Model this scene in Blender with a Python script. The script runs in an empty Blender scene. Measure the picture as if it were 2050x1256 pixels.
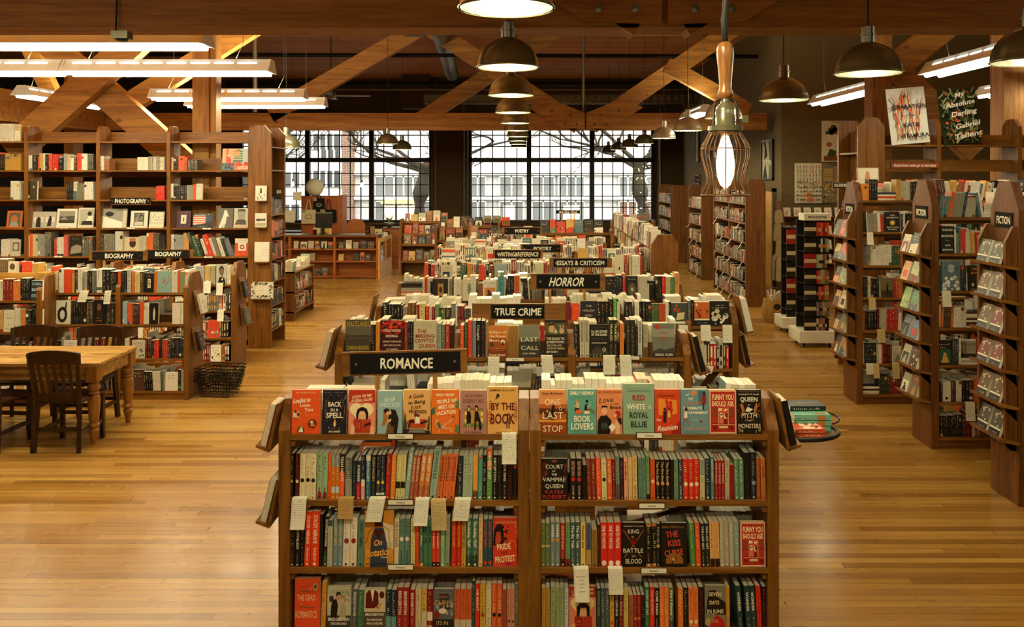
import bpy, math, random
from mathutils import Matrix, Vector
random.seed(11)
S = bpy.context.scene
COL = S.collection
R = math.radians
F = 1650.0          # focal length in pixels of the 2050 px wide frame
CH = 2.5            # camera height
def X(px, Y): return (px - 1060.0) * Y / F
def Z(py, Y): return CH - (py - 350.0) * Y / F

# ---------------------------------------------------------------- camera, world, big light, exposure
cam_d = bpy.data.cameras.new('camera'); cam = bpy.data.objects.new('camera', cam_d); COL.objects.link(cam)
cam.location = (0, 0, CH); cam.rotation_euler = (R(90), 0, 0)
cam_d.sensor_width = 36; cam_d.lens = 36 * F / 2050
cam_d.shift_x = -35 / 2050; cam_d.shift_y = -278 / 2050
cam_d.clip_start = .05; cam_d.clip_end = 300
S.camera = cam
S.view_settings.view_transform = 'Standard'; S.view_settings.look = 'None'
S.view_settings.gamma = 1; S.view_settings.exposure = 0.05
S.view_settings.use_curve_mapping = False
w = bpy.data.worlds.new('overcast'); S.world = w; w.use_nodes = True
nb = w.node_tree.nodes['Background']; nb.inputs[0].default_value = (1, .98, .9, 1); nb.inputs[1].default_value = 6.5
cy = S.cycles
cy.max_bounces = 6; cy.diffuse_bounces = 4; cy.glossy_bounces = 3; cy.transmission_bounces = 4; cy.transparent_max_bounces = 8
cy.caustics_reflective = False; cy.caustics_refractive = False; cy.sample_clamp_indirect = 4
cy.use_denoising = True; cy.use_adaptive_sampling = True; cy.adaptive_threshold = .01
WARM = (1.0, .87, .50)
def area(name, loc, sx, sy, power, col=WARM, rot=(0, 0, 0), spread=None):
    d = bpy.data.lights.new(name, 'AREA'); d.shape = 'RECTANGLE'; d.size = sx; d.size_y = sy
    d.energy = power; d.color = col
    if spread: d.spread = R(spread)
    o = bpy.data.objects.new(name, d); o.location = loc; o.rotation_euler = rot; COL.objects.link(o); return o
def portal(name, x0, x1):
    o = area(name, ((x0 + x1) / 2, 29.9, 2.7), x1 - x0, 3.6, 1, rot=(R(-90), 0, 0)); o.data.cycles.is_portal = True
portal('portal_left', -9, -3.55); portal('portal_right', -2.2, 4.55)

# ---------------------------------------------------------------- colours and materials
def lin(h):
    if isinstance(h, (tuple, list)): return tuple(h[:3])
    h = h.lstrip('#')
    if len(h) == 3: h = ''.join(c * 2 for c in h)
    r = [int(h[i:i + 2], 16) / 255 for i in (0, 2, 4)]
    return tuple(c / 12.92 if c <= .04045 else ((c + .055) / 1.055) ** 2.4 for c in r)
def newmat(name):
    m = bpy.data.materials.new(name); m.use_nodes = True
    nt = m.node_tree; b = nt.nodes['Principled BSDF']; return m, nt, b
def flat(name, col, rough=.6, metal=0, spec=.4, bump=0):
    m, nt, b = newmat(name)
    n = nt.nodes.new('ShaderNodeTexNoise'); n.inputs['Scale'].default_value = 6.5; n.inputs['Detail'].default_value = 5
    tc = nt.nodes.new('ShaderNodeTexCoord'); nt.links.new(tc.outputs['Object'], n.inputs['Vector'])
    mx = nt.nodes.new('ShaderNodeMix'); mx.data_type = 'RGBA'
    c = lin(col); mx.inputs[6].default_value = (*[v * .82 for v in c], 1); mx.inputs[7].default_value = (*[min(1, v * 1.12) for v in c], 1)
    nt.links.new(n.outputs['Fac'], mx.inputs[0]); nt.links.new(mx.outputs[2], b.inputs['Base Color'])
    b.inputs['Roughness'].default_value = rough; b.inputs['Metallic'].default_value = metal; b.inputs['Specular IOR Level'].default_value = spec
    if bump:
        bp = nt.nodes.new('ShaderNodeBump'); bp.inputs['Strength'].default_value = bump; bp.inputs['Distance'].default_value = .01
        nt.links.new(n.outputs['Fac'], bp.inputs['Height']); nt.links.new(bp.outputs['Normal'], b.inputs['Normal'])
    return m
def emit(name, col, s, noise=0):
    m, nt, b = newmat(name); b.inputs['Base Color'].default_value = (*lin(col), 1)
    b.inputs['Emission Color'].default_value = (*lin(col), 1); b.inputs['Emission Strength'].default_value = s
    m.cycles.emission_sampling = 'NONE'; return m
def wood(name, c1, c2, axis='X', rough=.45, sc=1.0, knots=True):
    """long-grained timber; the grain runs along axis in object space"""
    m, nt, b = newmat(name); N = nt.nodes.new; L = nt.links.new
    tc = N('ShaderNodeTexCoord'); mp = N('ShaderNodeMapping')
    s = [14 * sc] * 3; s['XYZ'.index(axis)] = .9 * sc; mp.inputs['Scale'].default_value = s
    L(tc.outputs['Object'], mp.inputs['Vector'])
    oi = N('ShaderNodeObjectInfo'); ad = N('ShaderNodeVectorMath'); ad.operation = 'ADD'
    cb = N('ShaderNodeCombineXYZ'); ml = N('ShaderNodeMath'); ml.operation = 'MULTIPLY'; ml.inputs[1].default_value = 37
    L(oi.outputs['Random'], ml.inputs[0])
    for i in range(3): L(ml.outputs[0], cb.inputs[i])
    L(mp.outputs[0], ad.inputs[0]); L(cb.outputs[0], ad.inputs[1])
    n = N('ShaderNodeTexNoise'); n.inputs['Scale'].default_value = 1.6; n.inputs['Detail'].default_value = 7; n.inputs['Distortion'].default_value = .8
    L(ad.outputs[0], n.inputs['Vector'])
    n2 = N('ShaderNodeTexNoise'); n2.inputs['Scale'].default_value = 8; n2.inputs['Detail'].default_value = 3; L(ad.outputs[0], n2.inputs['Vector'])
    av = N('ShaderNodeMath'); av.operation = 'MULTIPLY_ADD'; av.inputs[1].default_value = .35; L(n2.outputs['Fac'], av.inputs[0]); 
    m2 = N('ShaderNodeMath'); m2.operation = 'MULTIPLY'; m2.inputs[1].default_value = .65; L(n.outputs['Fac'], m2.inputs[0]); L(m2.outputs[0], av.inputs[2])
    cr = N('ShaderNodeValToRGB'); cr.color_ramp.elements[0].position = .36; cr.color_ramp.elements[1].position = .64
    cr.color_ramp.elements[0].color = (*lin(c1), 1); cr.color_ramp.elements[1].color = (*lin(c2), 1)
    L(av.outputs[0], cr.inputs[0]); out = cr.outputs[0]
    if knots:
        mv = N('ShaderNodeMapping'); s = [3.0] * 3; s['XYZ'.index(axis)] = 1.6; mv.inputs['Scale'].default_value = s; L(tc.outputs['Object'], mv.inputs['Vector'])
        vo = N('ShaderNodeTexVoronoi'); vo.inputs['Scale'].default_value = 1; L(mv.outputs[0], vo.inputs['Vector'])
        k = N('ShaderNodeMapRange'); k.inputs[1].default_value = .05; k.inputs[2].default_value = .11; k.inputs[3].default_value = .75; k.inputs[4].default_value = 0
        L(vo.outputs['Distance'], k.inputs[0])
        mx = N('ShaderNodeMix'); mx.data_type = 'RGBA'; L(k.outputs[0], mx.inputs[0]); L(out, mx.inputs[6]); mx.inputs[7].default_value = (*[v * .35 for v in lin(c1)], 1); out = mx.outputs[2]
    L(out, b.inputs['Base Color']); b.inputs['Roughness'].default_value = rough; b.inputs['Specular IOR Level'].default_value = .35
    bp = N('ShaderNodeBump'); bp.inputs['Strength'].default_value = .15; bp.inputs['Distance'].default_value = .004
    L(av.outputs[0], bp.inputs['Height']); L(bp.outputs[0], b.inputs['Normal'])
    return m
def hammered():
    m, nt, b = newmat('enamel_reflector'); N = nt.nodes.new; L = nt.links.new; tc = N('ShaderNodeTexCoord'); n = N('ShaderNodeTexNoise'); n.inputs['Scale'].default_value = 38; n.inputs['Detail'].default_value = 6; L(tc.outputs['Object'], n.inputs['Vector'])
    cr = N('ShaderNodeValToRGB'); cr.color_ramp.elements[0].position = .38; cr.color_ramp.elements[1].position = .6; cr.color_ramp.elements[0].color = (.009, .0085, .006, 1); cr.color_ramp.elements[1].color = (.045, .044, .034, 1); L(n.outputs['Fac'], cr.inputs[0]); L(cr.outputs[0], b.inputs['Base Color']); b.inputs['Roughness'].default_value = .5; return m
M = {}
M['rackx'] = wood('rack_wood_along', '#5c380f', '#8c5d22', 'X'); M['rackz'] = wood('rack_wood_up', '#55320c', '#85561c', 'Z'); M['racky'] = wood('rack_wood_deep', '#57350f', '#82541f', 'Y')
M['palex'] = wood('pale_wood_along', '#8f6526', '#b98a42', 'X'); M['palez'] = wood('pale_wood_up', '#8a6126', '#b58742', 'Z')
M['timx'] = wood('timber_along', '#744919', '#a07030', 'X', .6, .6); M['timz'] = wood('timber_up', '#744919', '#a07030', 'Z', .6, .6)
M['darkx'] = wood('dark_wood_along', '#4c2c0e', '#78491a', 'X'); M['darkz'] = wood('dark_wood_up', '#4a2a0c', '#744717', 'Z')
M['chair'] = wood('stained_wood', '#1e0f07', '#3a2110', 'Z', .3, 1, False); M['pine'] = wood('waxed_pine', '#684318', '#b8924f', 'X', .35); M['pinez'] = wood('waxed_pine_leg', '#6e421a', '#9a6a30', 'Z', .3, 1, False)
M['cherry'] = wood('cherry_veneer', '#8a4c20', '#a8642e', 'X', .35, .7, False); M['maple'] = wood('maple_veneer', '#c09045', '#d3a557', 'Y', .4, .7, False)
M['black'] = flat('black_plastic', '#12100e', .4); M['blackmetal'] = flat('black_metal', '#15120f', .45, .6)
M['steel'] = flat('brushed_steel', '#8d8a80', .32, 1); M['bronze'] = flat('aged_bronze_shade', '#6a6850', .24, .6); M['galv'] = flat('galvanised_shade', '#a8a898', .35, .6)
M['shadein'] = hammered(); M['white'] = flat('white_laminate', '#d8d6c4', .5); M['paper'] = flat('paper', '#dcdac4', .8)
M['wallbrown'] = flat('brown_wall_paint', '#4a3c28', .8, 0, .2, .05); M['walltan'] = flat('taupe_wall_paint', '#6a5c40', .85, 0, .2, .05); M['dark'] = flat('dark_paint', '#1d160f', .8)
M['duct'] = flat('duct_steel', '#6a6250', .45, .8); M['iron'] = flat('window_iron', '#1a1610', .5, .3)
M['signblack'] = flat('sign_black', '#0b0907', .7, 0, .2); M['signwhite'] = flat('sign_paint', '#e6e2cf', .7); M['brass'] = flat('screw_metal', '#b9b29a', .3, 1)
M['wicker'] = wood('woven_seagrass', '#7a5526', '#b58a48', 'Z', .8, 3, False); M['cord'] = flat('black_cord', '#0d0b09', .7)
M['tube'] = emit('fluorescent_tube', '#fff8e4', 6.0); M['fixture'] = flat('fixture_enamel', '#dbe6ea', .4); M['bulb'] = emit('bulb_glow', '#fff0cf', 9.0); M['edison'] = emit('filament_glow', '#ffcf90', 14.0)
M['fairy'] = emit('fairy_light', '#ffe2a8', 6.0)
# printed matter: one printed stock whose colour is stored per face
def printed(name, rough, spec):
    m, nt, b = newmat(name); a = nt.nodes.new('ShaderNodeVertexColor'); a.layer_name = 'Col'
    nt.links.new(a.outputs[0], b.inputs['Base Color']); b.inputs['Roughness'].default_value = rough; b.inputs['Specular IOR Level'].default_value = spec; return m
M['print'] = printed('printed_cover', .42, .35); M['matte'] = printed('printed_matte', .8, .15)
def pages():
    m, nt, b = newmat('page_edges'); N = nt.nodes.new; L = nt.links.new
    tc = N('ShaderNodeTexCoord'); wv = N('ShaderNodeTexNoise'); wv.inputs['Scale'].default_value = 60; L(tc.outputs['Object'], wv.inputs['Vector'])
    cr = N('ShaderNodeValToRGB'); cr.color_ramp.elements[0].color = (*lin('#b5ad8c'), 1); cr.color_ramp.elements[1].color = (*lin('#e3dec6'), 1); L(wv.outputs['Fac'], cr.inputs[0]); L(cr.outputs[0], b.inputs['Base Color'])
    b.inputs['Roughness'].default_value = .9; return m
M['pages'] = pages()
def glassmat():
    m = bpy.data.materials.new('window_glass'); m.use_nodes = True; nt = m.node_tree; nt.nodes.clear(); N = nt.nodes.new
    o = N('ShaderNodeOutputMaterial'); t = N('ShaderNodeBsdfTransparent'); g = N('ShaderNodeBsdfGlossy'); g.inputs['Roughness'].default_value = .02; mx = N('ShaderNodeMixShader'); mx.inputs[0].default_value = .06
    nt.links.new(t.outputs[0], mx.inputs[1]); nt.links.new(g.outputs[0], mx.inputs[2]); nt.links.new(mx.outputs[0], o.inputs[0]); return m
M['glass'] = glassmat()

# ---------------------------------------------------------------- mesh builder
class MB:
    def __init__(s): s.v = []; s.f = []; s.c = []; s.M = None
    def add(s, vs, fs, col='#888888'):
        n = len(s.v); Mx = s.M
        if Mx is not None: vs = [tuple(Mx @ Vector(p)) for p in vs]
        s.v.extend(vs); s.f.extend([tuple(n + i for i in f) for f in fs])
        c = lin(col) if isinstance(col, str) else tuple(col)
        s.c.extend([c] * len(fs)); return s
    def box(s, x0, x1, y0, y1, z0, z1, col='#888888', cols=None):
        vs = [(x0, y0, z0), (x1, y0, z0), (x1, y1, z0), (x0, y1, z0), (x0, y0, z1), (x1, y0, z1), (x1, y1, z1), (x0, y1, z1)]
        fs = [(0, 1, 5, 4), (1, 2, 6, 5), (2, 3, 7, 6), (3, 0, 4, 7), (4, 5, 6, 7), (3, 2, 1, 0)]   # front right back left top bottom
        if cols:
            for f, c in zip(fs, cols): s.add([vs[i] for i in f], [(0, 1, 2, 3)], c)
            return s
        return s.add(vs, fs, col)
    def prism(s, pts, a0, a1, axis='y', col='#888888'):
        """closed outline pts (2-D) extruded along axis from a0 to a1"""
        n = len(pts)
        def P(p, a):
            return {'y': (p[0], a, p[1]), 'x': (a, p[0], p[1]), 'z': (p[0], p[1], a)}[axis]
        vs = [P(p, a0) for p in pts] + [P(p, a1) for p in pts]
        fs = [tuple(range(n)), tuple(range(2 * n - 1, n - 1, -1))] + [(i, i + n, (i + 1) % n + n, (i + 1) % n) for i in range(n)]
        return s.add(vs, fs, col)
    def lathe(s, prof, n=20, c=(0, 0, 0), col='#888888', cap=False):
        """profile (r, z) turned about the vertical"""
        vs = []; fs = []
        for r, z in prof:
            for i in range(n):
                a = 2 * math.pi * i / n; vs.append((c[0] + r * math.cos(a), c[1] + r * math.sin(a), c[2] + z))
        for j in range(len(prof) - 1):
            for i in range(n):
                k = (i + 1) % n; fs.append((j * n + i, j * n + k, (j + 1) * n + k, (j + 1) * n + i))
        if cap:
            fs.append(tuple(range(n - 1, -1, -1))); fs.append(tuple((len(prof) - 1) * n + i for i in range(n)))
        return s.add(vs, fs, col)
    def tube(s, pts, r, n=8, col='#888888', closed=False):
        pts = [Vector(p) for p in pts]; vs = []; fs = []; m = len(pts)
        rr = r if isinstance(r, (list, tuple)) else [r] * m
        up = None
        for i, p in enumerate(pts):
            if closed: d = pts[(i + 1) % m] - pts[i - 1]
            else: d = pts[min(i + 1, m - 1)] - pts[max(i - 1, 0)]
            if d.length < 1e-9: d = Vector((0, 0, 1))
            d.normalize()
            if up is None: up = d.orthogonal().normalized()
            up = (up - d * up.dot(d))
            up = up.normalized() if up.length > 1e-6 else d.orthogonal().normalized()
            sd = d.cross(up)
            for k in range(n):
                a = 2 * math.pi * k / n; q = p + (up * math.cos(a) + sd * math.sin(a)) * rr[i]; vs.append(tuple(q))
        for i in range(m if closed else m - 1):
            j = (i + 1) % m
            for k in range(n):
                l = (k + 1) % n; fs.append((i * n + k, i * n + l, j * n + l, j * n + k))
        if not closed: fs.append(tuple(range(n - 1, -1, -1))); fs.append(tuple((m - 1) * n + k for k in range(n)))
        return s.add(vs, fs, col)
    def beam(s, a, b, w, t, col='#888888'):
        """square bar from a to b, w wide in the horizontal cross direction, t in the other"""
        a = Vector(a); b = Vector(b); d = (b - a).normalized()
        sd = d.cross(Vector((0, 0, 1)))
        sd = sd.normalized() if sd.length > 1e-4 else Vector((1, 0, 0))
        u = sd.cross(d); vs = []
        for p in (a, b):
            for i, j in ((-1, -1), (1, -1), (1, 1), (-1, 1)): vs.append(tuple(p + sd * (w / 2 * i) + u * (t / 2 * j)))
        return s.add(vs, [(0, 1, 2, 3), (7, 6, 5, 4), (0, 4, 5, 1), (1, 5, 6, 2), (2, 6, 7, 3), (3, 7, 4, 0)], col)
    def build(s, name, mat, parent=None, loc=(0, 0, 0), smooth=False, bevel=0):
        me = bpy.data.meshes.new(name); me.from_pydata(s.v, [], s.f)
        me.materials.append(mat if not isinstance(mat, str) else M[mat])
        if mat in ('print', 'matte'):
            at = me.color_attributes.new('Col', 'FLOAT_COLOR', 'CORNER'); buf = []
            for f, c in zip(s.f, s.c): buf.extend((c[0], c[1], c[2], 1.0) * len(f))
            at.data.foreach_set('color', buf)
        if smooth: me.polygons.foreach_set('use_smooth', [True] * len(me.polygons))
        me.update()
        o = bpy.data.objects.new(name, me); COL.objects.link(o); o.location = loc
        if parent: o.parent = parent
        if bevel:
            b = o.modifiers.new('bevel', 'BEVEL'); b.width = bevel; b.segments = 1; b.limit_method = 'ANGLE'
        return o
def tag(o, label=None, cat=None, group=None, kind=None):
    if label: o['label'] = label
    if cat: o['category'] = cat
    if group: o['group'] = group
    if kind: o['kind'] = kind
    return o
def thing(name, loc, label, cat, group=None, rz=0):
    o = bpy.data.objects.new(name, None); COL.objects.link(o); o.location = loc; o.rotation_euler = (0, 0, rz)
    o.empty_display_size = .1
    return tag(o, label, cat, group)
def struct(o): o['kind'] = 'structure'; return o
def copy_thing(src, loc, rz=None, label=None, group=None):
    c = src.copy(); COL.objects.link(c); c.location = loc
    if rz is not None: c.rotation_euler = (0, 0, rz)
    if label: c['label'] = label
    if group: c['group'] = group
    for ch in src.children:
        d = ch.copy(); COL.objects.link(d); d.parent = c
        for g in ch.children:
            e = g.copy(); COL.objects.link(e); e.parent = d
    return c

# ---------------------------------------------------------------- lettering: glyph outlines taken once from the built-in font
GL = {}; ADV = {}
def load_glyphs():
    chars = sorted(set("ABCDEFGHIJKLMNOPQRSTUVWXYZabcdefghijklmnopqrstuvwxyz0123456789&'!?.,-:"))
    tmp = []
    def mk(body, off):
        cu = bpy.data.curves.new('g', 'FONT'); cu.body = body; cu.resolution_u = 2; cu.offset = off; cu.size = 1
        o = bpy.data.objects.new('g', cu); COL.objects.link(o); tmp.append(o); return o
    os_ = {(c, b): mk(c, b) for c in chars for b in (0.0, .022)}
    wd = {c: mk('|' + c + '|', 0) for c in chars + [' ']}; w0 = mk('||', 0)
    bpy.context.view_layer.update(); dg = bpy.context.evaluated_depsgraph_get()
    def grab(o):
        e = o.evaluated_get(dg); me = e.to_mesh(); v = [(p.co.x, p.co.y) for p in me.vertices]; f = [tuple(p.vertices) for p in me.polygons]; e.to_mesh_clear(); return v, f
    def wid(o): v, f = grab(o); xs = [p[0] for p in v]; return max(xs) - min(xs)
    for k, o in os_.items(): GL[k] = grab(o)
    b = wid(w0)
    for c, o in wd.items(): ADV[c] = wid(o) - b
    for o in tmp:
        d = o.data; bpy.data.objects.remove(o); bpy.data.curves.remove(d)
load_glyphs()
CAP = .73
def text_w(t): return sum(ADV.get(c, .5) for c in t)
def text2d(t, w, h, bold=True, shear=0.0, arc=0.0, jit=0.0):
    """glyph polygons of t, centred on 0,0, fitted to width w and cap height h: list of (verts, faces)"""
    W = max(.01, text_w(t)); sx = w / W; sy = h / CAP; out = []; x = 0
    for c in t:
        g = GL.get((c, .022 if bold else 0.0))
        if g and g[1]:
            jy = random.uniform(-jit, jit) * h
            vs = []
            for px, py in g[0]:
                u = (x + px) * sx - w / 2; v = py * sy - h / 2
                u += shear * v; v += arc * (u / (w / 2 + 1e-6)) ** 2 * h + jy; vs.append((u, v))
            out.append((vs, g[1]))
        x += ADV.get(c, .5)
    return out
def scrib2d(w, h, n, col=None):
    """illegible small print: short uneven strokes along a line"""
    out = []; x = -w / 2; step = w / n
    for i in range(n):
        a = x + i * step; b = a + step * random.uniform(.35, .75); t = h * random.uniform(.45, 1) / 2; lo = -h / 2
        k = random.random()
        if k < .12: continue
        if k < .55: vs = [(a, lo), (a + step * .28, lo), (a + step * .28, lo + 2 * t), (a, lo + 2 * t)]
        elif k < .8: vs = [(a, lo), (b, lo), (b, lo + t * .45), (a, lo + t * .45)]; 
        else: vs = [(a, lo), (b, lo + t), (b, lo + t * 1.6), (a, lo + t * .6)]
        out.append((vs, [(0, 1, 2, 3)]))
        if .12 < k < .4: out.append(([(a, lo + t * .9), (b, lo + t * .9), (b, lo + t * 1.35), (a, lo + t * 1.35)], [(0, 1, 2, 3)]))
    return out
def put(mb, shapes, cx, cz, y, col, rot=0.0, sgn=-1):
    """place 2-D shapes on the plane y, facing -y; rot in degrees, clockwise"""
    c, s = math.cos(R(-rot)), math.sin(R(-rot))
    for vs, fs in shapes:
        mb.add([(cx + u * c - v * s, y, cz + u * s + v * c) for u, v in vs], fs, col)
def poly(pts): return [(pts, [tuple(range(len(pts)))])]
def disc(cx, cy, rx, ry=None, n=14):
    ry = ry or rx; return poly([(cx + rx * math.cos(2 * math.pi * i / n), cy + ry * math.sin(2 * math.pi * i / n)) for i in range(n)])
def stroke(pts, w):
    out = []
    for (a, b), (c, d) in zip(pts, pts[1:]):
        l = math.hypot(c - a, d - b) or 1e-6; nx, ny = -(d - b) / l * w / 2, (c - a) / l * w / 2
        out.append(([(a + nx, b + ny), (a - nx, b - ny), (c - nx, d - ny), (c + nx, d + ny)], [(0, 1, 2, 3)]))
    return out

# art language: one instruction per ';'  (coordinates in percent of width and height, origin bottom left)
#  t text|cx|cy|w|h|col[|flags]   r x0|y0|x1|y1|col   c cx|cy|rx|ry|col   p x,y x,y ..|col   l w|x,y x,y ..|col   s cx|cy|w|h|n|col   n count|size|col|x0|y0|x1|y1 (scatter)
def draw(mb, art, x0, z0, w, h, y, eps=.0004):
    k = 1
    for ins in art.split(';'):
        ins = ins.strip()
        if not ins: continue
        op, a = ins[0], ins[1:].strip().split('|'); yy = y - eps * k; k += 1
        X_ = lambda v: float(v) / 100 * w
        Z_ = lambda v: float(v) / 100 * h
        if op == 't':
            fl = a[6] if len(a) > 6 else ''
            put(mb, text2d(a[0], X_(a[3]), Z_(a[4]), 'n' not in fl, .28 if 'i' in fl else 0, -.6 if 'a' in fl else 0, .08 if 'j' in fl else 0), x0 + X_(a[1]), z0 + Z_(a[2]), yy, a[5], -6 if 'u' in fl else 0)
        elif op == 'r': put(mb, poly([(X_(a[0]), Z_(a[1])), (X_(a[2]), Z_(a[1])), (X_(a[2]), Z_(a[3])), (X_(a[0]), Z_(a[3]))]), x0, z0, yy, a[4])
        elif op == 'c': put(mb, disc(X_(a[0]), Z_(a[1]), X_(a[2]), Z_(a[3])), x0, z0, yy, a[4])
        elif op == 'p': put(mb, poly([(X_(q.split(',')[0]), Z_(q.split(',')[1])) for q in a[0].split()]), x0, z0, yy, a[1])
        elif op == 'l': put(mb, stroke([(X_(q.split(',')[0]), Z_(q.split(',')[1])) for q in a[1].split()], X_(a[0])), x0, z0, yy, a[2])
        elif op == 's': put(mb, scrib2d(X_(a[2]), Z_(a[3]), int(a[4])), x0 + X_(a[0]), z0 + Z_(a[1]), yy, a[5])
        elif op == 'n':
            r = random.Random(len(art) + k)
            for i in range(int(a[0])):
                put(mb, disc(X_(r.uniform(float(a[3]), float(a[5]))), Z_(r.uniform(float(a[4]), float(a[6]))), X_(float(a[1]) * r.uniform(.5, 1.3)), None, 6), x0, z0, yy, a[2])
# ---------------------------------------------------------------- books
ORD = ['', 'first', 'second', 'third', 'fourth', 'fifth', 'sixth', 'seventh', 'eighth', 'ninth', 'tenth', 'eleventh', 'twelfth', 'thirteenth', 'fourteenth', 'fifteenth', 'sixteenth', 'seventeenth', 'eighteenth', 'nineteenth']
TENS = {2: 'twent', 3: 'thirt', 4: 'fort', 5: 'fift'}
def ordinal(n):
    if n < 20: return ORD[n]
    return TENS[n // 10] + ('ieth' if n % 10 == 0 else 'y-' + ORD[n % 10])
def colour_word(h):
    r, g, b = [int(h[i:i + 2], 16) for i in (1, 3, 5)]
    mx, mn = max(r, g, b), min(r, g, b)
    if mx < 58: return 'black'
    if mx - mn < 26: return 'dark grey' if mx < 110 else ('grey' if mx < 165 else 'off-white')
    if r >= g >= b:
        if r - g > 105: return 'red' if g < 75 else 'orange'
        if mx < 130: return 'dark brown' if r - g > 20 else 'olive'
        if r - g > 70: return 'dark red' if (g < 60) else 'burnt orange'
        return 'brown' if mx < 170 else ('cream' if b > 120 else 'mustard')
    if r >= g and b > g: return 'dark red' if mx < 170 else 'pink'
    if g >= r and g >= b: return ('dark green' if mx < 115 else ('teal' if b > r + 8 else 'green'))
    return 'navy' if mx < 110 else 'blue'
NBOOK = [0]
def book_shell(t, d, h, bg, art_fn):
    """cover mesh (spine towards -y, boards along y) and page block mesh"""
    c = MB(); k = .0016; hb = t / 2
    arc = [(-hb, .0016), (-hb * .55, 0), (hb * .55, 0), (hb, .0016)]
    out = arc + [(hb, d), (hb - k, d), (hb - k, .004), (-hb + k, .004), (-hb + k, d), (-hb, d)]
    vs = [(x, y, 0) for x, y in out] + [(x, y, h) for x, y in out]; n = len(out)
    fs = [(i, (i + 1) % n, (i + 1) % n + n, i + n) for i in range(n)]
    tops = [(0, 1, 8), (1, 7, 8), (1, 2, 7), (2, 6, 7), (2, 3, 6), (3, 4, 5, 6), (8, 9, 0)]
    tops = [(3, 4, 5, 6), (2, 3, 6), (1, 2, 6, 7), (0, 1, 7), (0, 7, 8, 9)]
    fs += [tuple(i + n for i in f) for f in tops] + [tuple(reversed(f)) for f in tops]
    c.add(vs, fs, bg); art_fn(c)
    p = MB().box(-hb + k, hb - k, .004, d - .002, .001, h - .0015)
    return c, p
def make_spine(loc, t, d, h, bg, fg, title, author, extras, lean, label, group):
    def art(c):
        eps = 0
        mark = None
        for e in extras.split():
            col = '#' + e.split('#')[1]; eps -= .0002
            if e[0] == 'b':
                a, b = [float(q) for q in e[1:].split('#')[0].split('-')]
                put(c, poly([(-t * .47, h * (1 - b)), (t * .47, h * (1 - b)), (t * .47, h * (1 - a)), (-t * .47, h * (1 - a))]), 0, 0, eps, col)
            elif e[0] == 'c': mark = float(e[1:].split('#')[0]); put(c, disc(0, h * (1 - mark), t * .36, t * .42, 10), 0, 0, eps - .0002, col)
            elif e[0] == 'd':   # a figure in a wide dress at the foot
                put(c, poly([(-t * .45, 0.002), (t * .45, .002), (t * .42, h * .12), (t * .08, h * .2), (-t * .1, h * .2)]) + disc(t * .05, h * .235, t * .17, t * .2, 8), 0, 0, eps, col)
        eps -= .0003
        lo, hi = (.05, .60) if not mark or mark > .58 else (.05, mark - .06)
        L_ = (hi - lo) * h; zc = h * (1 - (lo + hi) / 2)
        if title == '~' or not title:
            if title == '~': put(c, scrib2d(L_, t * .5, max(7, int(L_ / .009))), 0, zc, eps, fg, 90)
        else:
            if author: L_ *= .95
            put(c, text2d(title, min(L_, len(title) * t * .62), t * .5, True, .2 if title != title.upper() else 0), 0, zc, eps, fg, 90)
        a0 = max(.66, (mark or 0) + .07)
        if author == '~' or (title and not author): put(c, scrib2d(h * (.9 - a0), t * .28, 12), 0, h * (1 - (a0 + .9) / 2), eps, fg, 90)
        elif author: put(c, text2d(author, h * (.9 - a0), t * .3, True), 0, h * (1 - (a0 + .9) / 2), eps, fg, 90)
        put(c, disc(0, h * .045, t * .2, t * .22, 6), 0, 0, eps, fg)
    c, p = book_shell(t, d, h, bg, art)
    o = c.build('book', 'print'); tag(o, label, 'book', group)
    o.location = (loc[0], loc[1], loc[2] + abs(math.sin(lean)) * t / 2 + .0005); o.rotation_euler = (0, lean, 0)
    p.build('page_block', 'pages', o); NBOOK[0] += 1
    return o
def make_cover(loc, w, t, h, bg, art, label, group=None, tilt=-.06, rz=0, cat='book', name='book', fore='pages'):
    """book shown cover first: cover towards -y, spine at -x"""
    c = MB(); k = .0016
    out = [(-w / 2, 0), (w / 2, 0), (w / 2, k), (-w / 2 + .004, k), (-w / 2 + .004, t - k), (w / 2, t - k), (w / 2, t), (-w / 2, t)]
    n = 8; vs = [(x, y, 0) for x, y in out] + [(x, y, h) for x, y in out]
    fs = [(i, (i + 1) % n, (i + 1) % n + n, i + n) for i in range(n)]; tops = [(0, 1, 2, 3), (0, 3, 4, 7), (4, 5, 6, 7)]
    fs += [tuple(i + n for i in f) for f in tops] + [tuple(reversed(f)) for f in tops]
    c.add(vs, fs, bg)
    draw(c, art, -w / 2, 0, w, h, -.0002)
    o = c.build(name, 'print'); tag(o, label, cat, group); o.location = (loc[0], loc[1], loc[2] + .001); o.rotation_euler = (tilt, 0, rz)
    MB().box(-w / 2 + .004, w / 2 - .002, k, t - k, .001, h - .0015).build('page_block', fore, o)
    NBOOK[0] += 1; return o
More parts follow.
